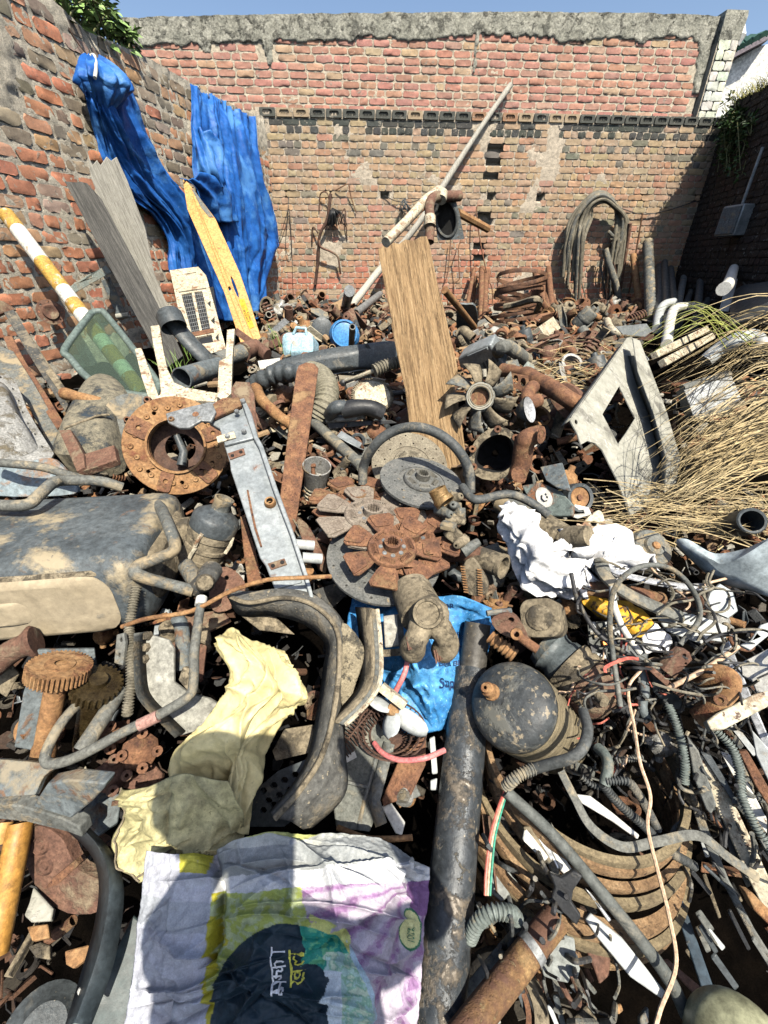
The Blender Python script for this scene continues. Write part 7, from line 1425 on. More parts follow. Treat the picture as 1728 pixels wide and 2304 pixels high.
oc = [[(1306, 1342, .1), (1345, 1340, .11), (1395, 1350, .11), (1440, 1372, .1)], [(1318, 1368, .1), (1360, 1372, .13), (1410, 1385, .12), (1464, 1400, .09)], [(1365, 1395, .08), (1405, 1402, .11), (1435, 1412, .1), (1468, 1420, .07)], [(1410, 1425, .06), (1425, 1432, .08), (1440, 1434, .08), (1455, 1430, .06)]]
g0 = [[P(*p) for p in r] for r in oc]; go = cloth(g0, 50, 36, lambda u, v, p: .025 * crumple(p, 8)); gof = cloth(g0, 50, 36, lambda u, v, p: 0); mb = MB(); mb.grid(go); oc_ = mb.thing('orange_cloth', 'orange yellow plastic sheet with dark marks among the tangled wires', 'sheet', mat('orange_sheet', [(.55, .27, .02), (.68, .38, .04)], 6, .6, patch=((.4, .2, .06), 9, .66), bump=.3), sm=180, solid=.002)
mb = MB(); f_ = onbag(1330, 1366, .93, .37, 1, go, gof)
for k, (x, y) in enumerate(((0, 0), (28, 2), (52, -8), (80, 2), (104, -4), (60, 14))):
    for s_ in ([(0, 0), (8, 9)], [(8, 9), (15, 3)], [(3, 10), (12, -3)]): 
        a, b = s_; dx, dy = b[0] - a[0], b[1] - a[1]; L = math.hypot(dx, dy); nx, ny = -dy / L * 1.8, dx / L * 1.8
        mb.add([f_(x + a[0] + nx, y + a[1] + ny), f_(x + b[0] + nx, y + b[1] + ny), f_(x + b[0] - nx, y + b[1] - ny), f_(x + a[0] - nx, y + a[1] - ny)], [(0, 1, 2, 3)])
mb.build('printed_marks', mat('brown_ink', [(.12, .07, .03)], 9, .7, bump=0), oc_, sm=0, fixn=False)
g = cloth([[P(*p) for p in r] for r in [[(1425, 1432, .06), (1462, 1405, .08), (1500, 1428, .07)], [(1440, 1450, .06), (1472, 1436, .09), (1506, 1445, .06)], [(1452, 1464, .04), (1478, 1462, .06), (1500, 1462, .04)]]], 24, 20, lambda u, v, p: .03 * crumple(p, 11)); mb = MB(); mb.grid(g); mb.thing('white_cloth', 'bluish white crumpled scrap of cloth below the orange sheet', 'cloth', bagw, sm=180, solid=.002)
board('light_panel', 'light grey torn panel beside the orange sheet', 'panel', pale, [(1476, 1386), (1520, 1374), (1560, 1382), (1604, 1396), (1638, 1410), (1634, 1446), (1592, 1440), (1588, 1452), (1540, 1436), (1500, 1420)], P(1480, 1390, .1), P(1630, 1425, .1), .008)
board('light_panel', 'grey blue crumpled panel behind the wires at the right', 'panel', galv, [(1590, 1340), (1620, 1312), (1650, 1330), (1662, 1375), (1640, 1392), (1600, 1375)], P(1600, 1360, .12), P(1650, 1350, .13), .01)
pb = thing('circuit_board', 'black circuit board crowded with components beside the brake chamber', 'circuit board', P(1360, 1440, .05)); pl = tri(P(1325, 1400, .1), P(1395, 1395, .1), P(1380, 1490, .06))
traced([(1322, 1400), (1392, 1396), (1402, 1480), (1330, 1488)], pl, .004).build('board', mat('board_green_black', [(.015, .02, .016), (.03, .035, .028)], 20, .5, bump=.2), pb); random.seed(12)
for m, nm, n_ in ((blk, 'chip', 16), (steel, 'component', 14), (mud, 'connector', 8)):
    for k in range(n_): x, y = ru(1330, 1392), ru(1404, 1478); MB().box((0, 0, .005), (ru(.006, .016), ru(.006, .016), ru(.004, .014)), frame(hit(x, y, pl), pl[1], V((1, .05, 0)))).build(nm, m, pb)
MB().box((0, 0, .006), (.012, .014, .012), frame(hit(1357, 1447, pl), pl[1])).build('copper_coil', mat('copper_coil', [(.5, .16, .04)], 20, .4, .5, bump=.2), pb)
lb = thing('angle_bracket', 'rusty tan bracket arm with two holes on a dark slanted plate', 'bracket', P(1520, 1520, .1)); pl = tri(P(1490, 1510, .16), P(1545, 1465, .2), P(1530, 1530, .12))
traced([(1492, 1508), (1512, 1480), (1534, 1464), (1552, 1468), (1558, 1485), (1540, 1502), (1518, 1528)], pl, .018, [ell(1540, 1476, 4.5, 5, 12), ell(1543, 1494, 3, 3.5, 10)]).build('arm', rust2, lb, bev=.003); traced([(1468, 1516), (1480, 1510), (1542, 1562), (1534, 1574)], (pl[0] + pl[1] * .006, pl[1]), .03).build('foot', rust2, lb, bev=.003); traced([(1470, 1520), (1534, 1574), (1540, 1600), (1500, 1590), (1470, 1555)], (pl[0] - pl[1] * .02, pl[1]), .01).build('plate', blk2, lb)
cl = thing('clevis', 'rust orange U shaped clevis below the tangled cables at the right', 'clevis', P(1610, 1580, .08)); MB().tube(pp([(1568, 1618, .1), (1600, 1590, .14), (1635, 1558, .17), (1640, 1530, .18), (1622, 1517, .18), (1596, 1520, .16), (1575, 1535, .12)], 5), .026, 8, flat=.5).build('loop', rusto, cl); MB().lathe([(.006, .016), (.014, .016), (.014, -.02)], 14, disc_px(1622, 1575, .16)).build('eye', rust, cl)
dr = thing('pot_cover', 'dark dusty pot shaped lid under the wires beside the white bag', 'lid', disc_px(1462, 1235, .08, V((.1, -.5, .8)))); MB().lathe([(0, .03), (.03, .03), (.034, .02), (.06, .02), (.066, .012), (.072, -.05)], 32).build('lid', mudg, dr, local=True); MB().lathe([(0, .034), (.012, .036), (.014, .03)], 12).build('knob', rusto, dr, local=True)
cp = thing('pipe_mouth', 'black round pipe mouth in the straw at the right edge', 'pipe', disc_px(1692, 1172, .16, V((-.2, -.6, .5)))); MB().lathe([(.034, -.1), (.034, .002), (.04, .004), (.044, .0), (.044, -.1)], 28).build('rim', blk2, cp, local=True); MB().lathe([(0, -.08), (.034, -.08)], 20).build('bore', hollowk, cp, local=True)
# tangled wires
random.seed(101)
cols = [(wirek, 'black'), (wirek, 'thin black'), (tanw, 'tan'), (copper, 'red'), (rubl, 'grey'), (wireg, 'green'), (hosec, 'dusty tan')]
for k in range(46):
    m, nm = cols[random.choice((0, 0, 0, 1, 1, 1, 2, 3, 4, 4, 6, 6))]; x, y = ru(1320, 1690), ru(1290, 1560); pts = [(x, y, ru(.1, .2))]; a = ru(0, 6.28)
    for j in range(random.randint(3, 6)): a += ru(-1.1, 1.1); x += cos(a) * ru(25, 60); y += sin(a) * ru(12, 38); pts.append((min(max(x, 1300), 1740), min(max(y, 1265), 1680), ru(.09, .22)))
    rod('wire', 'loose ' + nm + ' wire in the cable tangle below the white bag', 'wire', m, pp(pts, 5), ru(.0018, .004), 'loose wires in the cable tangle', seg=5)
for k in range(26):
    m, nm = cols[random.choice((0, 1, 2, 3, 4))]; x, y = ru(1290, 1500), ru(1480, 1720); pts = [(x, y, ru(.02, .12))]; a = ru(0, 6.28)
    for j in range(4): a += ru(-1.2, 1.2); x += cos(a) * ru(14, 34); y += sin(a) * ru(14, 34); pts.append((x, y, ru(-.02, .12)))
    rod('wire', 'loose ' + nm + ' wire end over the mouth of the round band stack', 'wire', m, pp(pts, 4), ru(.002, .0036), 'loose wires over the round band stack', seg=5)
for pts, r, m, lab in (([(1396, 1590, .14), (1380, 1480, .18), (1372, 1400, .24), (1385, 1320, .3), (1440, 1275, .33), (1510, 1280, .3), (1560, 1330, .24), (1574, 1390, .18), (1530, 1450, .14)], .0065, mudg, 'stiff grey cable standing in a big loop over the orange sheet'), ([(1440, 1470, .12), (1405, 1420, .16), (1382, 1365, .2), (1378, 1320, .18)], .009, wht, 'thick white cable crossing the orange sheet'), ([(1285, 1290, .18), (1300, 1350, .16), (1340, 1420, .15), (1400, 1465, .13), (1445, 1490, .1)], .006, wirek, 'black cable sagging across the circuit board'), ([(1500, 1550, .12), (1560, 1520, .16), (1610, 1490, .17), (1660, 1455, .16)], .006, tanw, 'tan green cable stretched above the rust orange clevis'), ([(1300, 1180, .2), (1350, 1200, .1), (1420, 1230, .1), (1520, 1330, .12), (1600, 1310, .14), (1680, 1290, .12)], .004, tanw, 'tan twig like wire from the pulley to the pale fender sheet'), ([(1440, 1510, .1), (1450, 1550, .08), (1445, 1590, .06), (1455, 1620, .04)], .012, blueg, 'short blue black cable hanging beside the rusty tan bracket')):
    rod('cable', lab, 'cable', m, pp(pts, 7), r)
# dense nest of thin black cables and narrow strips filling the right-hand gaps
random.seed(404)
for k in range(70):
    x, y = ((ru(1500, 1720), ru(1480, 1900)) if k < 34 else (ru(1280, 1500), ru(1480, 1600))) if k < 50 else (ru(1050, 1400), ru(1850, 2280)); pts = [(x, y, ru(-.03, .12))]; a = ru(.6, 2.2)
    for j in range(random.randint(3, 6)): a += ru(-.9, .9); x += cos(a) * ru(15, 46); y += sin(a) * ru(15, 50); pts.append((min(max(x, 1040), 1745), min(y, 2300), ru(-.06, .1)))
    rod('cable', 'thin black cable in the nest of cables and strips around the rusty bands', 'cable', (wirek, wirek, rub, rubl)[k % 4], pp(pts, 5), ru(.0025, .0055), 'thin black cables around the rusty bands', seg=6)
for k in range(60):
    x, y = (ru(1540, 1725), ru(1580, 2150)) if k < 40 else ((ru(1060, 1320), ru(1950, 2290)) if k < 66 else (ru(1560, 1725), ru(1400, 1600))); L = ru(30, 110); an = ru(.75, 1.35) if k < 66 else ru(.2, 1.2); lf = ru(-.14, .03); w2 = ru(3, 8)
    dx, dy = cos(an) * L, sin(an) * L; nx, ny = -sin(an) * w2, cos(an) * w2; nm_, m = random.choice((('dark grey', blk2), ('black', blk), ('dusty grey', mudg), ('dark grey', blk2), ('white', pale), ('tan', mud)))
    board('plastic_strip', nm_ + ' narrow trim strip lying deep among the cables and strips', 'strip', m, [(x - nx, y - ny), (x + nx, y + ny), (x + dx + nx * .8, y + dy + ny), (x + dx * .98 - nx, y + dy - ny * 1.2)], P(x, y, lf), P(x + dx, y + dy, lf - .02), .006, group=nm_ + ' narrow trim strips deep among the cables')
# ================================================================ lower left
board('crossmember', 'muddy blue grey curved sheet of crossmember at the left edge below the gear shaft', 'crossmember', blueg, smooth([(-30, 1716), (40, 1712), (100, 1718), (132, 1724), (100, 1745), (78, 1790), (60, 1812), (-30, 1806)], 3), P(-10, 1760, .12), P(100, 1730, .12), .015)
rl = thing('bolted_rail', 'grey rail with rows of bolts crossing the lower left', 'rail', P(100, 1850, .05)); pl = tri(P(0, 1815, .12), P(140, 1850, .12), P(70, 1880, .07))
traced([(-20, 1806), (50, 1815), (140, 1842), (178, 1862), (185, 1885), (150, 1872), (60, 1850), (-20, 1842)], pl, .03).build('rail', mudg, rl, bev=.003); traced([(105, 1765), (152, 1755), (236, 1764), (232, 1776), (204, 1806), (160, 1842), (72, 1815)], (pl[0] + pl[1] * .012, pl[1]), .03).build('channel', blueg, rl, bev=.004); mb = MB()
for x, y in ((8, 1803), (45, 1808), (90, 1828), (122, 1834), (190, 1764), (216, 1768)): bolt(mb, hit(x, y, (pl[0] + pl[1] * .012, pl[1])), pl[1], .012, .012)
mb.build('bolts', mud, rl)
ar = thing('suspension_link', 'dark blue black curved arm sweeping down from the bolted rail', 'arm', P(230, 2000, 0)); o1 = smo([(150, 1868), (205, 1925), (222, 1990), (212, 2080), (185, 2180), (145, 2310)], 6); o2 = smo([(190, 1850), (250, 1915), (278, 1990), (272, 2090), (250, 2190), (205, 2310)], 6)
A1 = [P(x, y, .04) for x, y in o1]; A2 = [P(x, y, .06) for x, y in o2]; Am = [a_.lerp(b_, .62) + V((0, 0, .03)) for a_, b_ in zip(A1, A2)]; mb = MB(); mb.grid([A1, Am, A2]); mb.build('arm', mat('dark_blue_black', [(.022, .03, .036), (.045, .058, .066)], 7, .5, patch=((.14, .16, .15), 7, .64), bump=.3), ar, solid=.008, sm=60); MB().tube([P(182, 2228, .05), P(184, 2231, .055)], .006, 8).build('rivet', wht, ar)
o = thing('painted_pipe', 'orange yellow painted pipe running down the lower left edge', 'pipe', P(20, 2000, 0)); a, b = P(48, 1850, .05), P(-14, 2150, .02); MB().tube([a.lerp(b, k / 8) for k in range(9)], .024, 20).build('pipe', mat('orange_yellow_paint', [(.30, .145, .03), (.42, .22, .05)], 10, .55, patch=((.55, .45, .25), 16, .68), patch2=((.12, .13, .12), 6, .68), bump=.3), o); MB().tube([P(8, 1850, .06), P(-10, 1900, .06)], .02, 12).build('stub', yel, o)
q = P(125, 1955, -.03); pl = tri(P(70, 1880, .02), P(180, 1950, .0), P(110, 2040, -.06)); bd = thing('brake_shoe', 'rusty brake shoe plate with two ringed bosses under the curved arm', 'brake shoe', q)
traced(smooth([(66, 1868), (100, 1862), (140, 1890), (156, 1926), (178, 1960), (232, 1990), (225, 2050), (150, 2055), (90, 2010), (58, 1940)], 3), pl, .03).build('plate', rust2, bd, bev=.004)
for x, y in ((92, 1902), (101, 1948)): MB().lathe([(.0, .004), (.008, .006), (.010, .001), (.016, .001), (.018, .006), (.021, .0)], 22, frame(hit(x, y, pl), pl[1])).build('boss', rust2, bd)
traced([(100, 2000), (120, 1975), (170, 1935), (178, 1945), (130, 1990)], (pl[0] + pl[1] * .01, pl[1]), .012).build('rib', rust, bd)
for q, m, lab, nm in (([(66, 2030), (75, 1995), (120, 2045), (115, 2072), (70, 2075), (54, 2060)], chalk, 'chalky white scrap in the dark below the brake shoe', 'shard'), ([(62, 2130), (90, 2120), (112, 2128), (112, 2160), (80, 2155)], mud, 'tan shard lower down in the dark at the left', 'shard'), ([(60, 2085), (108, 2078), (112, 2110), (72, 2118)], rusto, 'rust orange shard between the two pale ones at lower left', 'shard'), ([(145, 2140), (200, 2125), (205, 2150), (165, 2180), (148, 2170)], rusto, 'rust orange shard beside the curved arm', 'shard'), ([(270, 1735), (340, 1712), (365, 1740), (360, 1790), (275, 1772)], rust2, 'dark rusty disc piece beside the yellow sack', 'disc'), ([(178, 1748), (192, 1722), (204, 1752)], crm, 'small cream shard above the bolted rail', 'shard'), ([(205, 1735), (235, 1715), (252, 1740), (245, 1758)], rust, 'rust red shard beside the small cream one', 'shard'), ([(230, 1775), (275, 1785), (265, 1850), (220, 1880), (190, 1850), (180, 1830)], blueg, 'blue black plate beside the bolted rail', 'plate'), ([(150, 2310), (230, 2200), (300, 2060), (325, 2080), (300, 2200), (285, 2310)], mat('dark_green_sheet', [(.025, .04, .042), (.05, .07, .068)], 6, .5, patch=((.12, .13, .1), 6, .64), bump=.2), 'dark green grey sheet between the curved arm and the printed bag', 'sheet')):
    board(nm, lab, nm, m, q, P(*q[0], -.02), P(*q[2], -.03), .02)
o = thing('pot_cover', 'dark round pot cover at the bottom left corner', 'lid', disc_px(95, 2320, -.1)); MB().lathe([(0, .02), (.04, .02), (.05, .01), (.07, .0), (.072, -.03)], 32).build('lid', blk2, o, local=True)
rod('rod', 'rust brown rod end lying above the printed bag, beside the yellow sack', 'rod', rusto, pp([(760, 1862, .03), (820, 1885, .06), (870, 1888, .08), (928, 1884, .08)], 4), .006)
for q, m, lab in (([(858, 1815), (880, 1805), (912, 1850), (905, 1880), (890, 1875)], wht, 'white striped strip beside the dark pipe above the printed bag'), ([(966, 1660), (978, 1655), (985, 1740), (972, 1742)], pale, 'pale little strip in the dark gap beside the dark pipe'), ([(968, 1755), (984, 1750), (984, 1778), (968, 1778)], pale, 'pale stub below the little strip beside the dark pipe'), ([(912, 1775), (935, 1765), (948, 1790), (925, 1800)], mudg, 'grey shard in the dark gap below the rust orange sheet')):
    board('strip', lab, 'strip', m, q, P(*q[0], -.04), P(*q[2], -.04), .01)
# ================================================================ small scrap filling the heap: one of each kind, then copies
random.seed(2024)
def proto(nm, m, fn): 
    mb = MB(); fn(mb); o = mb.build(nm, m, None, bev=.002); return o
def k_stub(b): b.tube([V((-.07, 0, 0)), V((0, .006, 0)), V((.07, 0, 0))], .024, 14, hollow=.005)
def k_flange(b): b.plate(circ(.06, 24, .008), (0, 0, 1), .016, [circ(.022, 14, .008)] + [circ(.006, 8, .008, 0, (.044 * cos(a), .044 * sin(a))) for a in (0, 1.57, 3.14, 4.71)]); b.lathe([(.022, .008), (.03, .03), (.034, .008)], 18)
def k_elbow(b): b.tube([V((.07 * cos(a), .07 * sin(a), 0)) for a in [R(90) * k / 8 for k in range(9)]], .026, 14, hollow=.005); b.lathe([(.026, -.01), (.04, -.01), (.04, .0), (.026, .0)], 16, frame(V((.07, 0, 0)), V((0, 1, 0))))
def k_brk(b): b.plate([V(p) for p in ((-.07, -.03, 0), (.05, -.035, 0), (.06, .02, 0), (.0, .035, 0), (-.07, .02, 0))], (0, 0, 1), .006, [circ(.009, 10, 0, 0, (-.045, -.005)), circ(.009, 10, 0, 0, (.03, -.008))]); b.plate([V(p) for p in ((-.07, -.03, -.006), (.05, -.035, -.006), (.05, -.037, .035), (-.06, -.032, .04))], (0, -1, 0), .006)
def k_gear(b): b.plate(gear(.05, .022, 22), (0, 0, 1), .022, [circ(.014, 14, .011)]); b.lathe([(.014, .02), (.022, .02), (.026, .011)], 18)
def k_cup(b): b.lathe([(.0, -.05), (.036, -.05), (.046, -.03), (.048, .02), (.06, .024), (.06, .034), (.043, .034), (.040, -.02), (0, -.035)], 20)
def k_rodlink(b):
    b.tube([V((-.06, 0, 0)), V((.05, 0, 0))], [.014, .011], 8, flat=.6)
    for x, r in ((-.075, .03), (.062, .019)): b.lathe([(r * .6, -.011), (r, -.011), (r, .011), (r * .6, .011), (r * .6, -.011)], 18, Matrix.Translation((x, 0, 0)))
def k_ring(b): b.lathe([(.038, -.012), (.056, -.012), (.058, 0), (.056, .012), (.038, .012), (.036, 0), (.038, -.012)], 28)
def k_bolt(b): b.tube([V((-.05, 0, 0)), V((.06, 0, 0))], .010, 10); b.lathe([(0, .012), (.019, .012), (.019, -.004)], 6, frame(V((-.055, 0, 0)), V((-1, 0, 0)))); b.lathe([(.01, .008), (.019, .008), (.019, -.008), (.01, -.008)], 6, frame(V((.035, 0, 0)), V((1, 0, 0))))
def k_lump(b):
    b.lathe([(0, .045), (.03, .04), (.05, .015), (.05, -.02), (.03, -.045), (0, -.045)], 10)
    for d in (V((1, .2, .3)), V((-.5, .8, .2)), V((-.2, -.9, .5))): b.lathe([(.006, .075), (.016, .075), (.018, .04), (.026, .03)], 12, frame(V((0, 0, 0)), d))
def k_uclamp(b): b.tube([V((-.04, -.06, 0)), V((-.04, .01, 0))] + [V((.04 * cos(a), .02 + .04 * sin(a), 0)) for a in [R(180 - 22.5 * k) for k in range(9)]] + [V((.04, .01, 0)), V((.04, -.06, 0))], .009, 8)
def k_shard(b): b.plate([V(p) for p in ((-.07, -.03, 0), (-.01, -.045, 0), (.06, -.02, 0), (.075, .02, 0), (.02, .04, 0), (-.05, .03, 0))], (.05, 0, 1), .006); b.plate([V(p) for p in ((-.07, -.03, 0), (.06, -.02, 0), (.06, -.02, .025), (-.06, -.03, .03))], (0, -1, 0), .005)
def k_can(b): b.lathe([(0, -.05), (.038, -.05), (.04, -.046), (.04, .044), (.036, .05), (.016, .052), (.014, .07), (0, .07)], 22); b.lathe([(.041, -.01), (.0425, -.006), (.0425, .006), (.041, .01)], 22)
def k_spring(b): b.tube([V((.03 * cos(t * .8), .03 * sin(t * .8), -.05 + t * .0023)) for t in range(46)], .006, 6)
def k_angle(b): b.plate([V(p) for p in ((-.11, 0, 0), (.11, 0, 0), (.11, .035, 0), (-.11, .03, 0))], (0, 0, 1), .005); b.plate([V(p) for p in ((-.11, 0, 0), (.11, 0, 0), (.11, 0, .035), (-.11, 0, .03))], (0, -1, 0), .005)
KINDS = [('pipe_stub', 'pipe stub', 'pipe', k_stub, (0, 1, 2, 3)), ('flange', 'round flange', 'flange', k_flange, (0, 1, 2)), ('pipe_elbow', 'pipe elbow', 'elbow', k_elbow, (0, 1, 3, 5)), ('bracket', 'bent bracket', 'bracket', k_brk, (0, 1, 3, 4, 6)), ('gear', 'gear wheel', 'gear', k_gear, (0, 1, 3)),
    ('cup_housing', 'cup shaped housing', 'housing', k_cup, (1, 2, 3, 4)), ('connecting_rod', 'connecting rod', 'rod', k_rodlink, (0, 1, 3)), ('bearing_ring', 'bearing ring', 'ring', k_ring, (0, 1, 3)), ('bolt', 'bolt with nut', 'bolt', k_bolt, (0, 1, 2)), ('casting', 'lumpy casting', 'casting', k_lump, (0, 1, 2, 3, 4)),
    ('clamp', 'U clamp', 'clamp', k_uclamp, (0, 1)), ('shard', 'folded shard', 'shard', k_shard, (3, 4, 5, 6, 7, 8)), ('canister', 'canister', 'canister', k_can, (1, 3, 5, 6)), ('coil_spring', 'coil spring', 'spring', k_spring, (0, 1)), ('angle_strip', 'angle strip', 'strip', k_angle, (0, 1, 3, 6))]
PAL = [(rust, 'rusty'), (rust2, 'brown rusted'), (rusto, 'rust orange'), (mud, 'mud coated'), (alu, 'dull aluminium'), (blk2, 'dark grey'), (mudg, 'dusty grey'), (crm, 'cream'), (galv, 'blue grey')]
PROT = {}
used = set()
def put(k, mi, pos, sc, lab, group):
    nm, words_, cat, fn, _ = KINDS[k]
    if k not in PROT: o = PROT[k] = proto(nm, PAL[0][0], fn)
    else: o = PROT[k].copy(); COL.objects.link(o)
    o.material_slots[0].link = 'OBJECT'; o.material_slots[0].material = PAL[mi][0]
    o.location = pos; o.scale = (sc,) * 3; o.rotation_euler = (ru(-.7, .7), ru(-.7, .7), ru(0, 6.28))
    if random.random() < .3: o.rotation_euler = (ru(0, 6.28), ru(0, 6.28), ru(0, 6.28))
    tag(o, lab, cat, group); return o
# landmark x, y, spread x, y, size, lift, name
LM = [(620, 700, 42, 18, 1.25, .10, 'the foot of the draped tarpaulin'), (690, 690, 45, 18, 1.25, .12, 'the hanging brown tube'), (760, 705, 45, 18, 1.2, .08, 'the foot of the grey timber pole'), (650, 740, 45, 16, 1.1, .06, 'the pale blue can'), (600, 770, 34, 16, 1.0, .06, 'the foot of the yellow board'), (720, 745, 40, 16, 1.05, .06, 'the black cap behind the bumper'),
      (830, 735, 40, 18, 1.05, .05, 'the deep blue drum'), (860, 690, 30, 26, 1.1, .08, 'the upper left edge of the wide plank'), (1010, 700, 28, 30, 1.1, .06, 'the upper right edge of the wide plank'), (1090, 768, 45, 14, 1.1, .02, 'the front of the hoop stack'), (1165, 775, 45, 16, 1.0, .05, 'the olive elbow hose'), (1260, 700, 40, 18, 1.15, .1, 'the rusty pipes beside the hoops'),
      (1330, 700, 40, 22, 1.15, .1, 'the foot of the hose coil'), (1400, 700, 36, 20, 1.1, .06, 'the shaded row of pipes'), (1250, 780, 46, 22, .95, .05, 'the peeling tin'), (1340, 770, 40, 26, .95, .06, 'the cream hooked pipe'), (1290, 830, 44, 20, .9, .05, 'the brown casting'), (1360, 830, 34, 24, .9, .05, 'the top of the chalky panel'),
      (1240, 950, 40, 34, .8, .05, 'the headlamp'), (1340, 940, 30, 30, .8, -.04, 'the diamond hole'), (790, 900, 46, 26, .72, .05, 'the gas strut'), (840, 950, 40, 22, .7, .03, 'the left edge of the wide plank'), (760, 990, 44, 28, .7, .04, 'the middle of the tallest leaf spring'), (620, 920, 36, 36, .7, .03, 'the gap between both leaf springs'), (740, 1070, 40, 30, .66, .03, 'the lowest paddle disc'),
      (1100, 960, 44, 30, .66, -.02, 'the lower blades of the fan'), (1000, 980, 28, 30, .6, -.02, 'the hose arch'), (1100, 1090, 44, 26, .62, .04, 'the mouth of the round housing'), (1240, 1060, 44, 30, .62, .03, 'the smiling face plate'), (1330, 1070, 36, 36, .6, .02, 'the left edge of the chalky panel'), (440, 1080, 50, 30, .55, .02, 'the neck of the air filter'), (360, 1190, 26, 40, .55, .02, 'the bent tube frame'),
      (520, 1270, 40, 36, .55, .02, 'the lower end of the steel beam'), (400, 1400, 40, 44, .55, .0, 'the bolts of the chassis bracket'), (700, 1230, 30, 46, .5, .03, 'the edge of the large dark clutch disc'), (1000, 1290, 34, 26, .5, .04, 'the toothed pad'), (1180, 1320, 36, 30, .5, .03, 'the lower end of the white bag'), (1130, 1350, 34, 24, .5, .04, 'the small blue connector'), (1250, 1380, 40, 30, .5, .02, 'the muddy motor'),
      (1390, 1220, 46, 30, .55, .0, 'the dark pot shaped lid'), (1560, 1370, 60, 36, .5, .0, 'the light torn panel'), (1640, 1420, 44, 40, .5, .0, 'the white plate at the right edge'), (230, 1630, 46, 50, .5, -.02, 'the looped grey hose'), (60, 1600, 40, 60, .5, -.04, 'the rust orange gear shaft'), (310, 1740, 40, 40, .5, -.03, 'the folded mouth of the yellow sack'), (720, 1560, 20, 40, .45, -.02, 'the inside of the curved black bracket'),
      (880, 1760, 40, 40, .42, -.06, 'the rust orange sheet'), (1130, 1860, 40, 60, .45, -.06, 'the loose wires under the air tank'), (1400, 1930, 40, 40, .5, -.16, 'the slanting black conduit'), (1300, 2250, 70, 50, .45, -.08, 'the torn grey plate'), (1590, 1900, 40, 70, .5, -.16, 'the dark trim edge'), (120, 2150, 60, 60, .5, -.16, 'the brake shoe'), (90, 950, 50, 60, .7, -.02, 'the bars at the left edge'), (240, 1060, 30, 20, .6, .0, 'the rust red angle bracket'), (1500, 1640, 40, 60, .45, .0, 'the rust orange clevis')]
for (x, y, sx, sy, sc, lf, nm) in LM:
    ks = list(range(len(KINDS))); random.shuffle(ks); far = y < 800
    sc *= 1.6 if far else (1.45 if y < 1000 else 1.15)
    for k in ks[:13 if far else (8 if y < 1000 else (6 if y < 1500 else (3 if y < 1900 else 2)))]:
        mi = random.choice(KINDS[k][4]); s = sc * ru(.75, 1.25); p = P(x + ru(-sx, sx), y + ru(-sy, sy), lf * ru(.2, 1.5) - .01)
        put(k, mi, p, s, PAL[mi][1] + ' ' + KINDS[k][1] + ' in scrap by ' + nm, 'small scrap parts in the heap')
# a dense lower layer whose pieces cannot be told apart
for k in range(200):
    t = rnd(); y = 690 + 560 * t * t if k < 170 else ru(1250, 1900); x = ru(570, 1440) if k < 170 else ru(0, 1720)
    kk = random.choice((0, 1, 3, 5, 7, 9, 11, 14)); mi = random.choice(KINDS[kk][4]); sc = (1.8 if y < 760 else (1.4 if y < 950 else (.7 if y < 1250 else .6))) * ru(.8, 1.3)
    put(kk, mi, P(x, y, ru(-.07, .0) - (.06 if y > 1250 else 0)), sc, 'half buried ' + KINDS[kk][1] + ' in the lower layer of the heap', 'half buried scrap parts, ' + KINDS[kk][1])
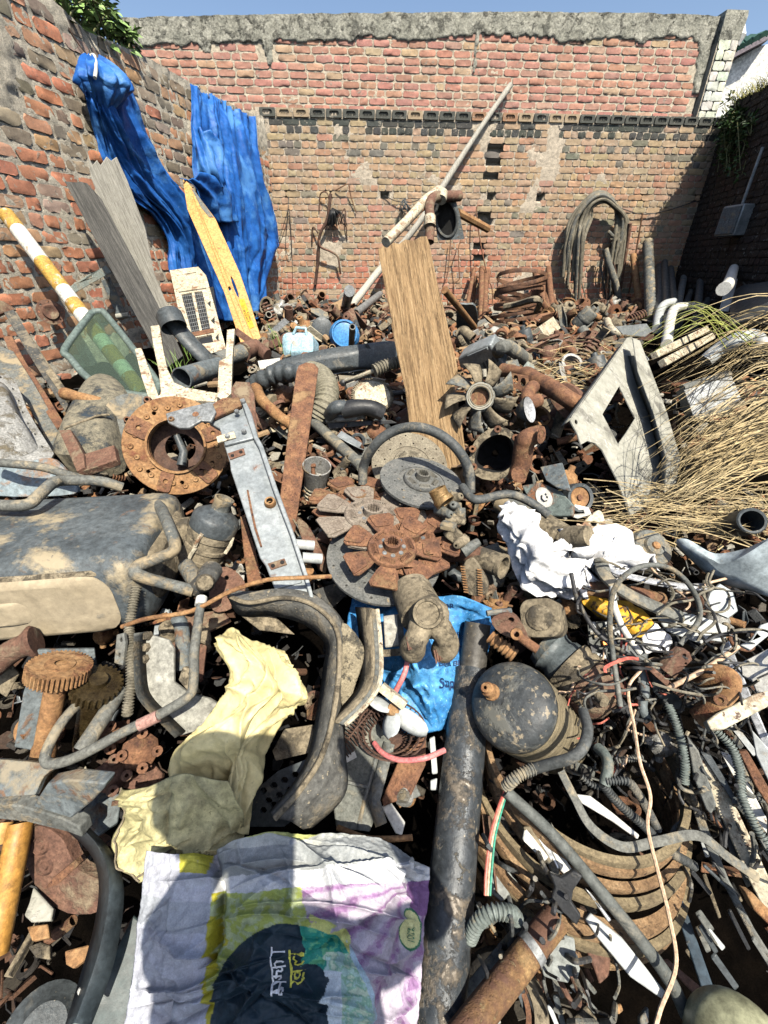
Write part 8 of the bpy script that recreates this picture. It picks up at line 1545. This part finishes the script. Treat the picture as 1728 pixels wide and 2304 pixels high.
# loose litter of chips, rims and flakes between the parts: too many and too small to count
mb = MB(); mb.c = []; rg = random.Random(55)
LC = [(.2, .085, .04), (.14, .06, .03), (.26, .13, .06), (.3, .2, .11), (.09, .05, .03), (.22, .19, .14), (.12, .12, .11), (.05, .05, .05), (.3, .28, .23)]
LC_SHADE = [(.02, .018, .016), (.03, .026, .022), (.05, .03, .02), (.09, .045, .025), (.012, .012, .013), (.07, .06, .045), (.04, .042, .042)]  # near-black chips, the shade of deep gaps put into their colour
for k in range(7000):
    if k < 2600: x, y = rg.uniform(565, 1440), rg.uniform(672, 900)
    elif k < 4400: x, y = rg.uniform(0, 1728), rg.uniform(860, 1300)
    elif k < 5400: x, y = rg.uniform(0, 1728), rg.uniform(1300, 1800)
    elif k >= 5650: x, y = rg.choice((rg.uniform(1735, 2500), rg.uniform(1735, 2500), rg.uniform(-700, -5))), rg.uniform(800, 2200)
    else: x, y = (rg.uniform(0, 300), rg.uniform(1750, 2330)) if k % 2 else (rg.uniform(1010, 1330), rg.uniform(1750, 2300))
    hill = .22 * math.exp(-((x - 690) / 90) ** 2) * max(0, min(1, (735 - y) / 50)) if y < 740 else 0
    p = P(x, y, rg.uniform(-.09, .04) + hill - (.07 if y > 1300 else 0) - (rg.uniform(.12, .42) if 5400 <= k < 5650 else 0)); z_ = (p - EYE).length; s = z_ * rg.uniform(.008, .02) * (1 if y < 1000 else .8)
    M = Matrix.Translation(p) @ Matrix.Rotation(rg.uniform(0, 6.28), 4, 'Z') @ Matrix.Rotation(rg.gauss(0, .7), 4, 'X') @ Matrix.Rotation(rg.gauss(0, .5), 4, 'Y'); n0 = len(mb.v); mb.M = M; t = rg.random()
    if t < .3: mb.box((0, 0, 0), (s * rg.uniform(1, 2.2), s * rg.uniform(.5, 1), s * rg.uniform(.15, .6)), None, rg.uniform(.7, 1))
    elif t < .5: mb.tube([V((-s, 0, 0)), V((s * rg.uniform(.5, 1.4), 0, 0))], s * rg.uniform(.25, .5), 8, hollow=s * .1)
    elif t < .68: mb.lathe([(s * .6, -s * .2), (s, -s * .2), (s, s * .2), (s * .6, s * .2)], 10, None, 0, rg.uniform(2.5, 6))
    elif t < .85: mb.tube([V((-s * 1.4, 0, 0)), V((0, s * .3, s * .2)), V((s * 1.4, 0, 0))], s * .12, 5)
    else: mb.plate([V((s * rg.uniform(.7, 1.5) * cos(a), s * rg.uniform(.6, 1.2) * sin(a), 0)) for a in (0, 1.1, 2.2, 3.3, 4.4, 5.3)], (0, 0, 1), s * .12)
    mb.c += [rg.choice(LC if k < 4400 or k >= 5650 else LC_SHADE)] * (len(mb.v) - n0)
mb.M = None
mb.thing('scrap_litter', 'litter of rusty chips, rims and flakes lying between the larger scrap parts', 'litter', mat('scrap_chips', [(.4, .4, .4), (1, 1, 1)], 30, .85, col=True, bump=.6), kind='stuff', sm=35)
# ---- bigger odd pieces in the far heap
dm = thing('blue_drum', 'deep blue plastic drum on its side behind the grey bumper piece', 'drum', disc_px(775, 752, .1, V((.1, -1, .35))))
MB().lathe([(0, .02), (.09, .02), (.12, .012), (.14, -.02), (.15, -.06), (.15, -.3)], 32).build('body', blued, dm, local=True); MB().lathe([(.105, .018), (.112, .03), (.12, .03), (.124, .012)], 32).build('rim', blued, dm, local=True)
cn = thing('jerry_can', 'pale blue plastic can behind the grey bumper piece', 'can', disc_px(670, 775, .1, V((-.1, -1, .5)))); pillow(rrect(.27, .2, .05, 5), (0, 0, 1), .03, .2, 4, .6).build('body', bluel, cn, local=True); MB().tube([V((.08, .07, .02)), V((.08, .12, .03)), V((.0, .13, .03)), V((-.03, .08, .02))], .014, 8).build('handle', bluel, cn, local=True)
o = thing('drum_cover', 'round dark green drum cover in the scrap between pale blue can and deep blue drum', 'cap', disc_px(725, 738, .12, V((.2, -1, .3)))); MB().lathe([(0, .03), (.07, .03), (.10, .02), (.11, -.05)], 28).build('cap', blk2, o, local=True)
o = thing('twin_tube', 'dark upright tube standing in front of the deep blue drum', 'tube', P(788, 775, .05)); MB().tube([P(790, 784, .04), P(793, 735, .28)], .026, 14, hollow=.008).build('tube', mudg, o)
board('folded_tin', 'grey folded tin sheet lying in the scrap below the draped tarpaulin', 'tin', steel, [(605, 745), (640, 715), (652, 724), (612, 758)], P(610, 750, .12), P(648, 718, .2), .06)
board('triangular_plate', 'brown triangular plate pointing beside the deep blue drum', 'plate', rust2, [(798, 700), (828, 735), (812, 742)], P(800, 702, .3), P(820, 740, .08), .02)
board('cast_hanger', 'pale rust spring hanger with holes beside the pale blue can', 'hanger', mud, smooth([(665, 712), (690, 705), (688, 730), (694, 752), (678, 754), (680, 730)], 3), P(680, 752, .06), P(678, 708, .2), .03, holes=[ell(680, 714, 2.5, 2.5, 8)])
corr([P(775 + k * 1.6, 700 - k * 6.5, .05 + k * .05) for k in range(8)], .05, .14, .012, 10).thing('ribbed_tube', 'pale ribbed tube standing by the foot of the grey timber pole', 'tube', steel)
rod('steel_tube', 'grey steel tube propped on the wall beside the grey timber pole', 'tube', steel, [P(800, 705, .1), WB(855, 662, .3)], .05, hollow=.006)
rod('rusty_bar', 'rust orange bar with collar slanting beside the wide plank', 'bar', rusto, [P(1068, 735, .1), P(1000, 652, .5)], .03, jit=.3)
board('olive_bracket', 'rusty channel lying in front of the pale blue can', 'channel', rust2, [(590, 775), (655, 745), (660, 760), (600, 790)], P(595, 785, .08), P(658, 752, .1), .05)
board('enamel_disc', 'small white enamel disc by the foot of the yellow board', 'lid', wht, smooth([(590, 752), (612, 748), (620, 764), (602, 770)], 3), P(595, 765, .06), P(610, 750, .1), .02)
board('white_sheet', 'white sheet under the left end of the grey bumper piece', 'sheet', wht, [(580, 812), (630, 805), (632, 820), (585, 832)], P(582, 825, .08), P(630, 812, .1), .01)
wc = thing('white_gear_cover', 'muddy white round cover with toothed rim beside the wide plank', 'cover', disc_px(838, 892, .12, V((.1, -.6, .8)))); MB().plate(gear(.12, .02, 60), (0, 0, 1), .02).build('rim', mud, wc, local=True); MB().lathe([(0, .018), (.05, .02), (.09, .016), (.10, .01)], 32).build('face', crm, wc, local=True)
vl = thing('valve_body', 'dark blue valve body with stubs lying on the black tray beside the wide plank', 'valve', P(790, 925, .1)); MB().tube(pp([(742, 935, .12), (755, 918, .18), (775, 915, .18)], 4), .034, 12).build('cup', blk2, vl); MB().tube(pp([(735, 944, .1), (790, 940, .12), (820, 935, .12)], 3), .018, 10).build('stem', alu, vl); MB().tube(pp([(770, 925, .16), (820, 915, .18), (860, 930, .14)], 4), .04, 10, jit=.3).build('body', blk, vl)
board('black_tray', 'black tray with thin pale edge beside the wide plank', 'tray', blk, [(735, 950), (880, 945), (895, 952), (740, 966)], P(740, 955, .08), P(890, 950, .08), .03)
board('tan_block', 'tan brown block inside the shaded hollow beside the wide plank', 'block', mudg, [(800, 980), (850, 965), (872, 970), (880, 1020), (845, 1035), (795, 1025)], P(800, 1020, -.02), P(875, 970, .0), .06)
rod('tan_pipe', 'tan rusty pipe slanting under the black tray', 'pipe', rubl, pp([(700, 945, .06), (760, 1000, .05), (815, 1050, .06)], 4), .028)
rod('rusty_pipe', 'rust tan bent pipe with fittings behind the tallest leaf spring', 'pipe', rusto, pp([(575, 870, .1), (590, 900, .12), (620, 930, .1), (660, 960, .06)], 5), .032, jit=.3)
cu = thing('ribbed_cup', 'grey open cup with spiral ribs beside the tallest leaf spring', 'cup', disc_px(712, 1060, .08, V((.2, -.3, 1)))); MB().lathe([(.055, .03), (.06, .03), (.05, -.05), (.045, -.09), (0, -.1), (.0, -.06), (.044, -.05), (.055, .03)], 24).build('cup', alu, cu, local=True); corr([V((0, 0, -.06 - .012 * k)) for k in range(9)], .044, .022, .004, 16).build('ribs', crm, cu, local=True)
sl_ = thing('sleeve_plate', 'dark round plate with two pale sleeves beside the steel beam', 'plate', P(690, 1250, .05)); pl = facing(P(700, 1230, .12)); traced(smooth([(668, 1172), (690, 1178), (720, 1230), (735, 1270), (728, 1290), (690, 1240)], 3), pl, .012).build('plate', rust2, sl_, bev=.002)
for x, y in ((685, 1226), (702, 1256)): q = P(x, y, .15); MB().lathe([(.0, .03), (.016, .03), (.0165, -.03)], 18, frame(q, V((-.9, -.2, .25)))).build('sleeve', pale, sl_)
q = P(690, 1290, .08); MB().lathe([(0, .02), (.02, .02), (.022, -.02)], 12, frame(q, V((.3, -.3, 1)))).build('stud', rusto, sl_)
board('rusty_shield', 'rust brown shield plate with lobes behind the air filter canister', 'plate', rust2, smooth([(470, 1330), (480, 1290), (510, 1275), (545, 1300), (552, 1330), (520, 1370), (480, 1375)], 3), P(480, 1360, .02), P(530, 1290, .06), .02, holes=[ell(510, 1300, 5, 5, 10)])
board('rusty_plate', 'large rust brown plate under the yellow sack top and the looped hose', 'plate', rust2, [(360, 1395), (420, 1380), (500, 1372), (520, 1395), (470, 1420), (455, 1530), (420, 1540), (375, 1460)], P(370, 1400, -.02), P(450, 1520, -.02), .012)
rod('tube', 'blue grey tube with square clamp behind the looped grey hose', 'tube', blueg, pp([(400, 1392, .08), (410, 1420, .08), (414, 1510, .05)], 4), .02)
for q, m, lab in (([(610, 1195), (640, 1180), (660, 1260), (640, 1275)], rustd, 'dark rust strip in the shadow under the steel beam'), ([(700, 1330), (760, 1310), (790, 1330), (745, 1370)], mudk, 'black muddy scrap under the front clutch disc'), ([(1060, 1240), (1120, 1220), (1140, 1290), (1130, 1320), (1085, 1330)], mudg, 'grey green dusty sheet between brown pipe and white bag')):
    board('scrap_sheet', lab, 'sheet', m, q, P(*q[0], .02), P(*q[2], .02), .012)
# ================================================================ the photographer, whose shadow falls on the sacks
def person():
    root = thing('person', 'person in a plain shirt standing behind the viewpoint, both hands raised to hold a phone', 'person', (.09, -.35, 0))
    J = {'pel': (-.05, -.40, .93, .15), 'wai': (-.05, -.38, 1.10, .135), 'che': (-.05, -.34, 1.32, .15), 'nec': (-.06, -.29, 1.49, .06), 'ja': (-.07, -.20, 1.60, .075), 'hd': (-.07, -.19, 1.69, .098), 'crn': (-.07, -.20, 1.765, .085), 'nose': (-.068, -.085, 1.645, .014),
         'sl': (-.23, -.32, 1.43, .065), 'el': (-.30, -.16, 1.22, .045), 'wl': (-.12, -.07, 1.50, .03), 'pl': (-.095, -.06, 1.56, .032), 'sr': (.13, -.32, 1.43, .065), 'er': (.24, -.18, 1.22, .045), 'wr': (.13, -.07, 1.50, .03), 'pr': (.10, -.06, 1.56, .032),
         'hl': (-.14, -.40, .88, .10), 'kl': (-.15, -.36, .50, .062), 'al': (-.16, -.42, .09, .042), 'tl': (-.16, -.30, .03, .035), 'hr': (.04, -.40, .88, .10), 'kr': (.06, -.36, .50, .062), 'ar': (.07, -.42, .09, .042), 'tr': (.07, -.30, .03, .035)}
    E = [('pel', 'wai'), ('wai', 'che'), ('che', 'nec'), ('nec', 'ja'), ('ja', 'hd'), ('hd', 'crn'), ('hd', 'nose'), ('che', 'sl'), ('sl', 'el'), ('el', 'wl'), ('wl', 'pl'), ('che', 'sr'), ('sr', 'er'), ('er', 'wr'), ('wr', 'pr'), ('pel', 'hl'), ('hl', 'kl'), ('kl', 'al'), ('al', 'tl'), ('pel', 'hr'), ('hr', 'kr'), ('kr', 'ar'), ('ar', 'tr')]
    for s, pm in ((-1, 'pl'), (1, 'pr')):   # four fingers curled behind the phone and a thumb
        b = V(J[pm][:3])
        for k, (dz, L) in enumerate(((.032, .040), (.012, .046), (-.008, .043), (-.026, .034))):
            J['f%s%d' % (pm, k)] = tuple(b + V((-s * .012, .012, dz + .012))) + (.009,); J['g%s%d' % (pm, k)] = tuple(b + V((-s * (.012 + L * .6), .014, dz + .014))) + (.008,); E += [(pm, 'f%s%d' % (pm, k)), ('f%s%d' % (pm, k), 'g%s%d' % (pm, k))]
        J['t' + pm] = tuple(b + V((-s * .02, -.03, .03))) + (.010,); E.append((pm, 't' + pm))
    ks = list(J); me = bpy.data.meshes.new('body'); off = V((0, -.35, 0)); me.from_pydata([tuple(V(J[k][:3]) - off) for k in ks], [(ks.index(a), ks.index(b)) for a, b in E], [])
    o = bpy.data.objects.new('body', me); COL.objects.link(o); o.parent = root; o.modifiers.new('skin', 'SKIN'); o.modifiers.new('sub', 'SUBSURF').levels = 2; o.modifiers['sub'].render_levels = 2
    for i, k in enumerate(ks): r = J[k][3]; me.skin_vertices[0].data[i].radius = (r * (1.25 if k in ('pel', 'wai', 'che') else 1), r * (.85 if k in ('pel', 'wai', 'che') else 1)); me.skin_vertices[0].data[i].use_root = (k == 'pel')
    me.materials.append(mat('plain_clothes', [(.12, .14, .18), (.17, .19, .23)], 20, .9, bump=.2))
    mb = MB(); mb.lathe([(.10, -.03), (.112, .02), (.105, .07), (.07, .105), (0, .115)], 20, Matrix.Translation((-.07, -.215, 1.68))); mb.build('hair', hollowk, root)
person()
# ================================================================ tidy up: single-mesh things need no Empty; loose fixings become parts of their own
def split(o, nm):
    me = o.data; adj = {}; par = list(range(len(me.vertices)))
    def find(i):
        while par[i] != i: par[i] = par[par[i]]; i = par[i]
        return i
    for e in me.edges:
        a, b = find(e.vertices[0]), find(e.vertices[1])
        if a != b: par[a] = b
    gr = {}
    for p in me.polygons: gr.setdefault(find(p.vertices[0]), []).append(p)
    if len(gr) < 2: o.name = nm; return
    for ps in gr.values():
        ids = sorted({v for p in ps for v in p.vertices}); ix = {v: i for i, v in enumerate(ids)}
        m2 = bpy.data.meshes.new(nm); m2.from_pydata([me.vertices[i].co for i in ids], [], [tuple(ix[v] for v in p.vertices) for p in ps]); m2.materials.append(me.materials[0])
        m2.polygons.foreach_set('use_smooth', [True] * len(m2.polygons)); m2.set_sharp_from_angle(angle=R(40))
        q = bpy.data.objects.new(nm, m2); COL.objects.link(q); q.parent = o.parent; q.matrix_local = o.matrix_local
    bpy.data.objects.remove(o)
for o in list(COL.objects):
    st = o.name.split('.')[0]
    if o.parent and st in ('bolts', 'rivets', 'rivet', 'slots', 'bolt_hole', 'chip'): split(o, {'bolts': 'bolt', 'rivets': 'rivet', 'slots': 'slot'}.get(st, st))
# small pieces belong to the part they sit on
SUBS = (('board', 'lettering', 'number_plate'), ('meter_box', 'handle', 'door'), ('fuel_tank', 'filler_neck', 'end_panel'), ('fuel_tank', 'pressed_panel', 'front_panel'), ('steel_beam', 'bolt_hole', 'rust_pad'), ('clutch_pressure_plate', 'rivet', 'ring'), ('clutch_disc', 'rivet', 'hub_plate'), ('clutch_disc', 'damper_springs', 'hub_plate'), ('cooling_fan', 'hub_ring', 'hub'), ('headlamp', 'reflector', 'shell'), ('air_filter', 'latch', 'body'), ('air_filter', 'neck', 'cap'), ('brake_chamber', 'clamp_bolt', 'clamp_ring'), ('brake_chamber', 'stud', 'dome'), ('air_tank', 'nipple', 'domed_end'), ('toothed_pad', 'teeth', 'pad'), ('curved_bracket', 'bolt', 'inner_face'), ('bolted_rail', 'bolt', 'rail'), ('cream_rail', 'clip', 'rail'), ('plastic_housing', 'louvre', 'case'), ('brake_shoe', 'boss', 'plate'), ('cover_plate', 'smile', 'sticker'), ('blue_drum', 'rim', 'body'), ('jerry_can', 'handle', 'body'), ('shaft_joint', 'teeth', 'leg'), ('grille_panel', 'wire_mesh', 'mesh_backing'), ('circuit_board', 'copper_coil', 'board'), ('radiator', 'fins', 'core'), ('lamp_surround', 'rubber_ring', 'panel'), ('pulley', 'hub', 'face'))
for o in list(COL.objects):
    if o.parent or o.type != 'EMPTY': continue
    ch = list(o.children)
    for a, b, c in SUBS:
        if o.name.split('.')[0] != a: continue
        P_ = [q for q in ch if q.name.split('.')[0] == c]
        for q in ch:
            if q.name.split('.')[0] == b and P_:
                f = lambda t: sum((V(x) for x in t.bound_box), V((0, 0, 0))) / 8
                q.parent = min(P_, key=lambda t: (f(t) - f(q)).length)
for o in list(COL.objects):
    if o.type == 'EMPTY' and o.parent is None and len(o.children) == 1 and not o.children[0].children:
        c = o.children[0]; M = o.matrix_world.copy(); c.parent = None; c.matrix_world = M; nm = o.name
        for k in ('label', 'category', 'group'):
            if k in o: c[k] = o[k]
        bpy.data.objects.remove(o); c.name = nm
for o in COL.objects:
    if 'category' in o and 'kind' not in o: o['kind'] = 'thing'
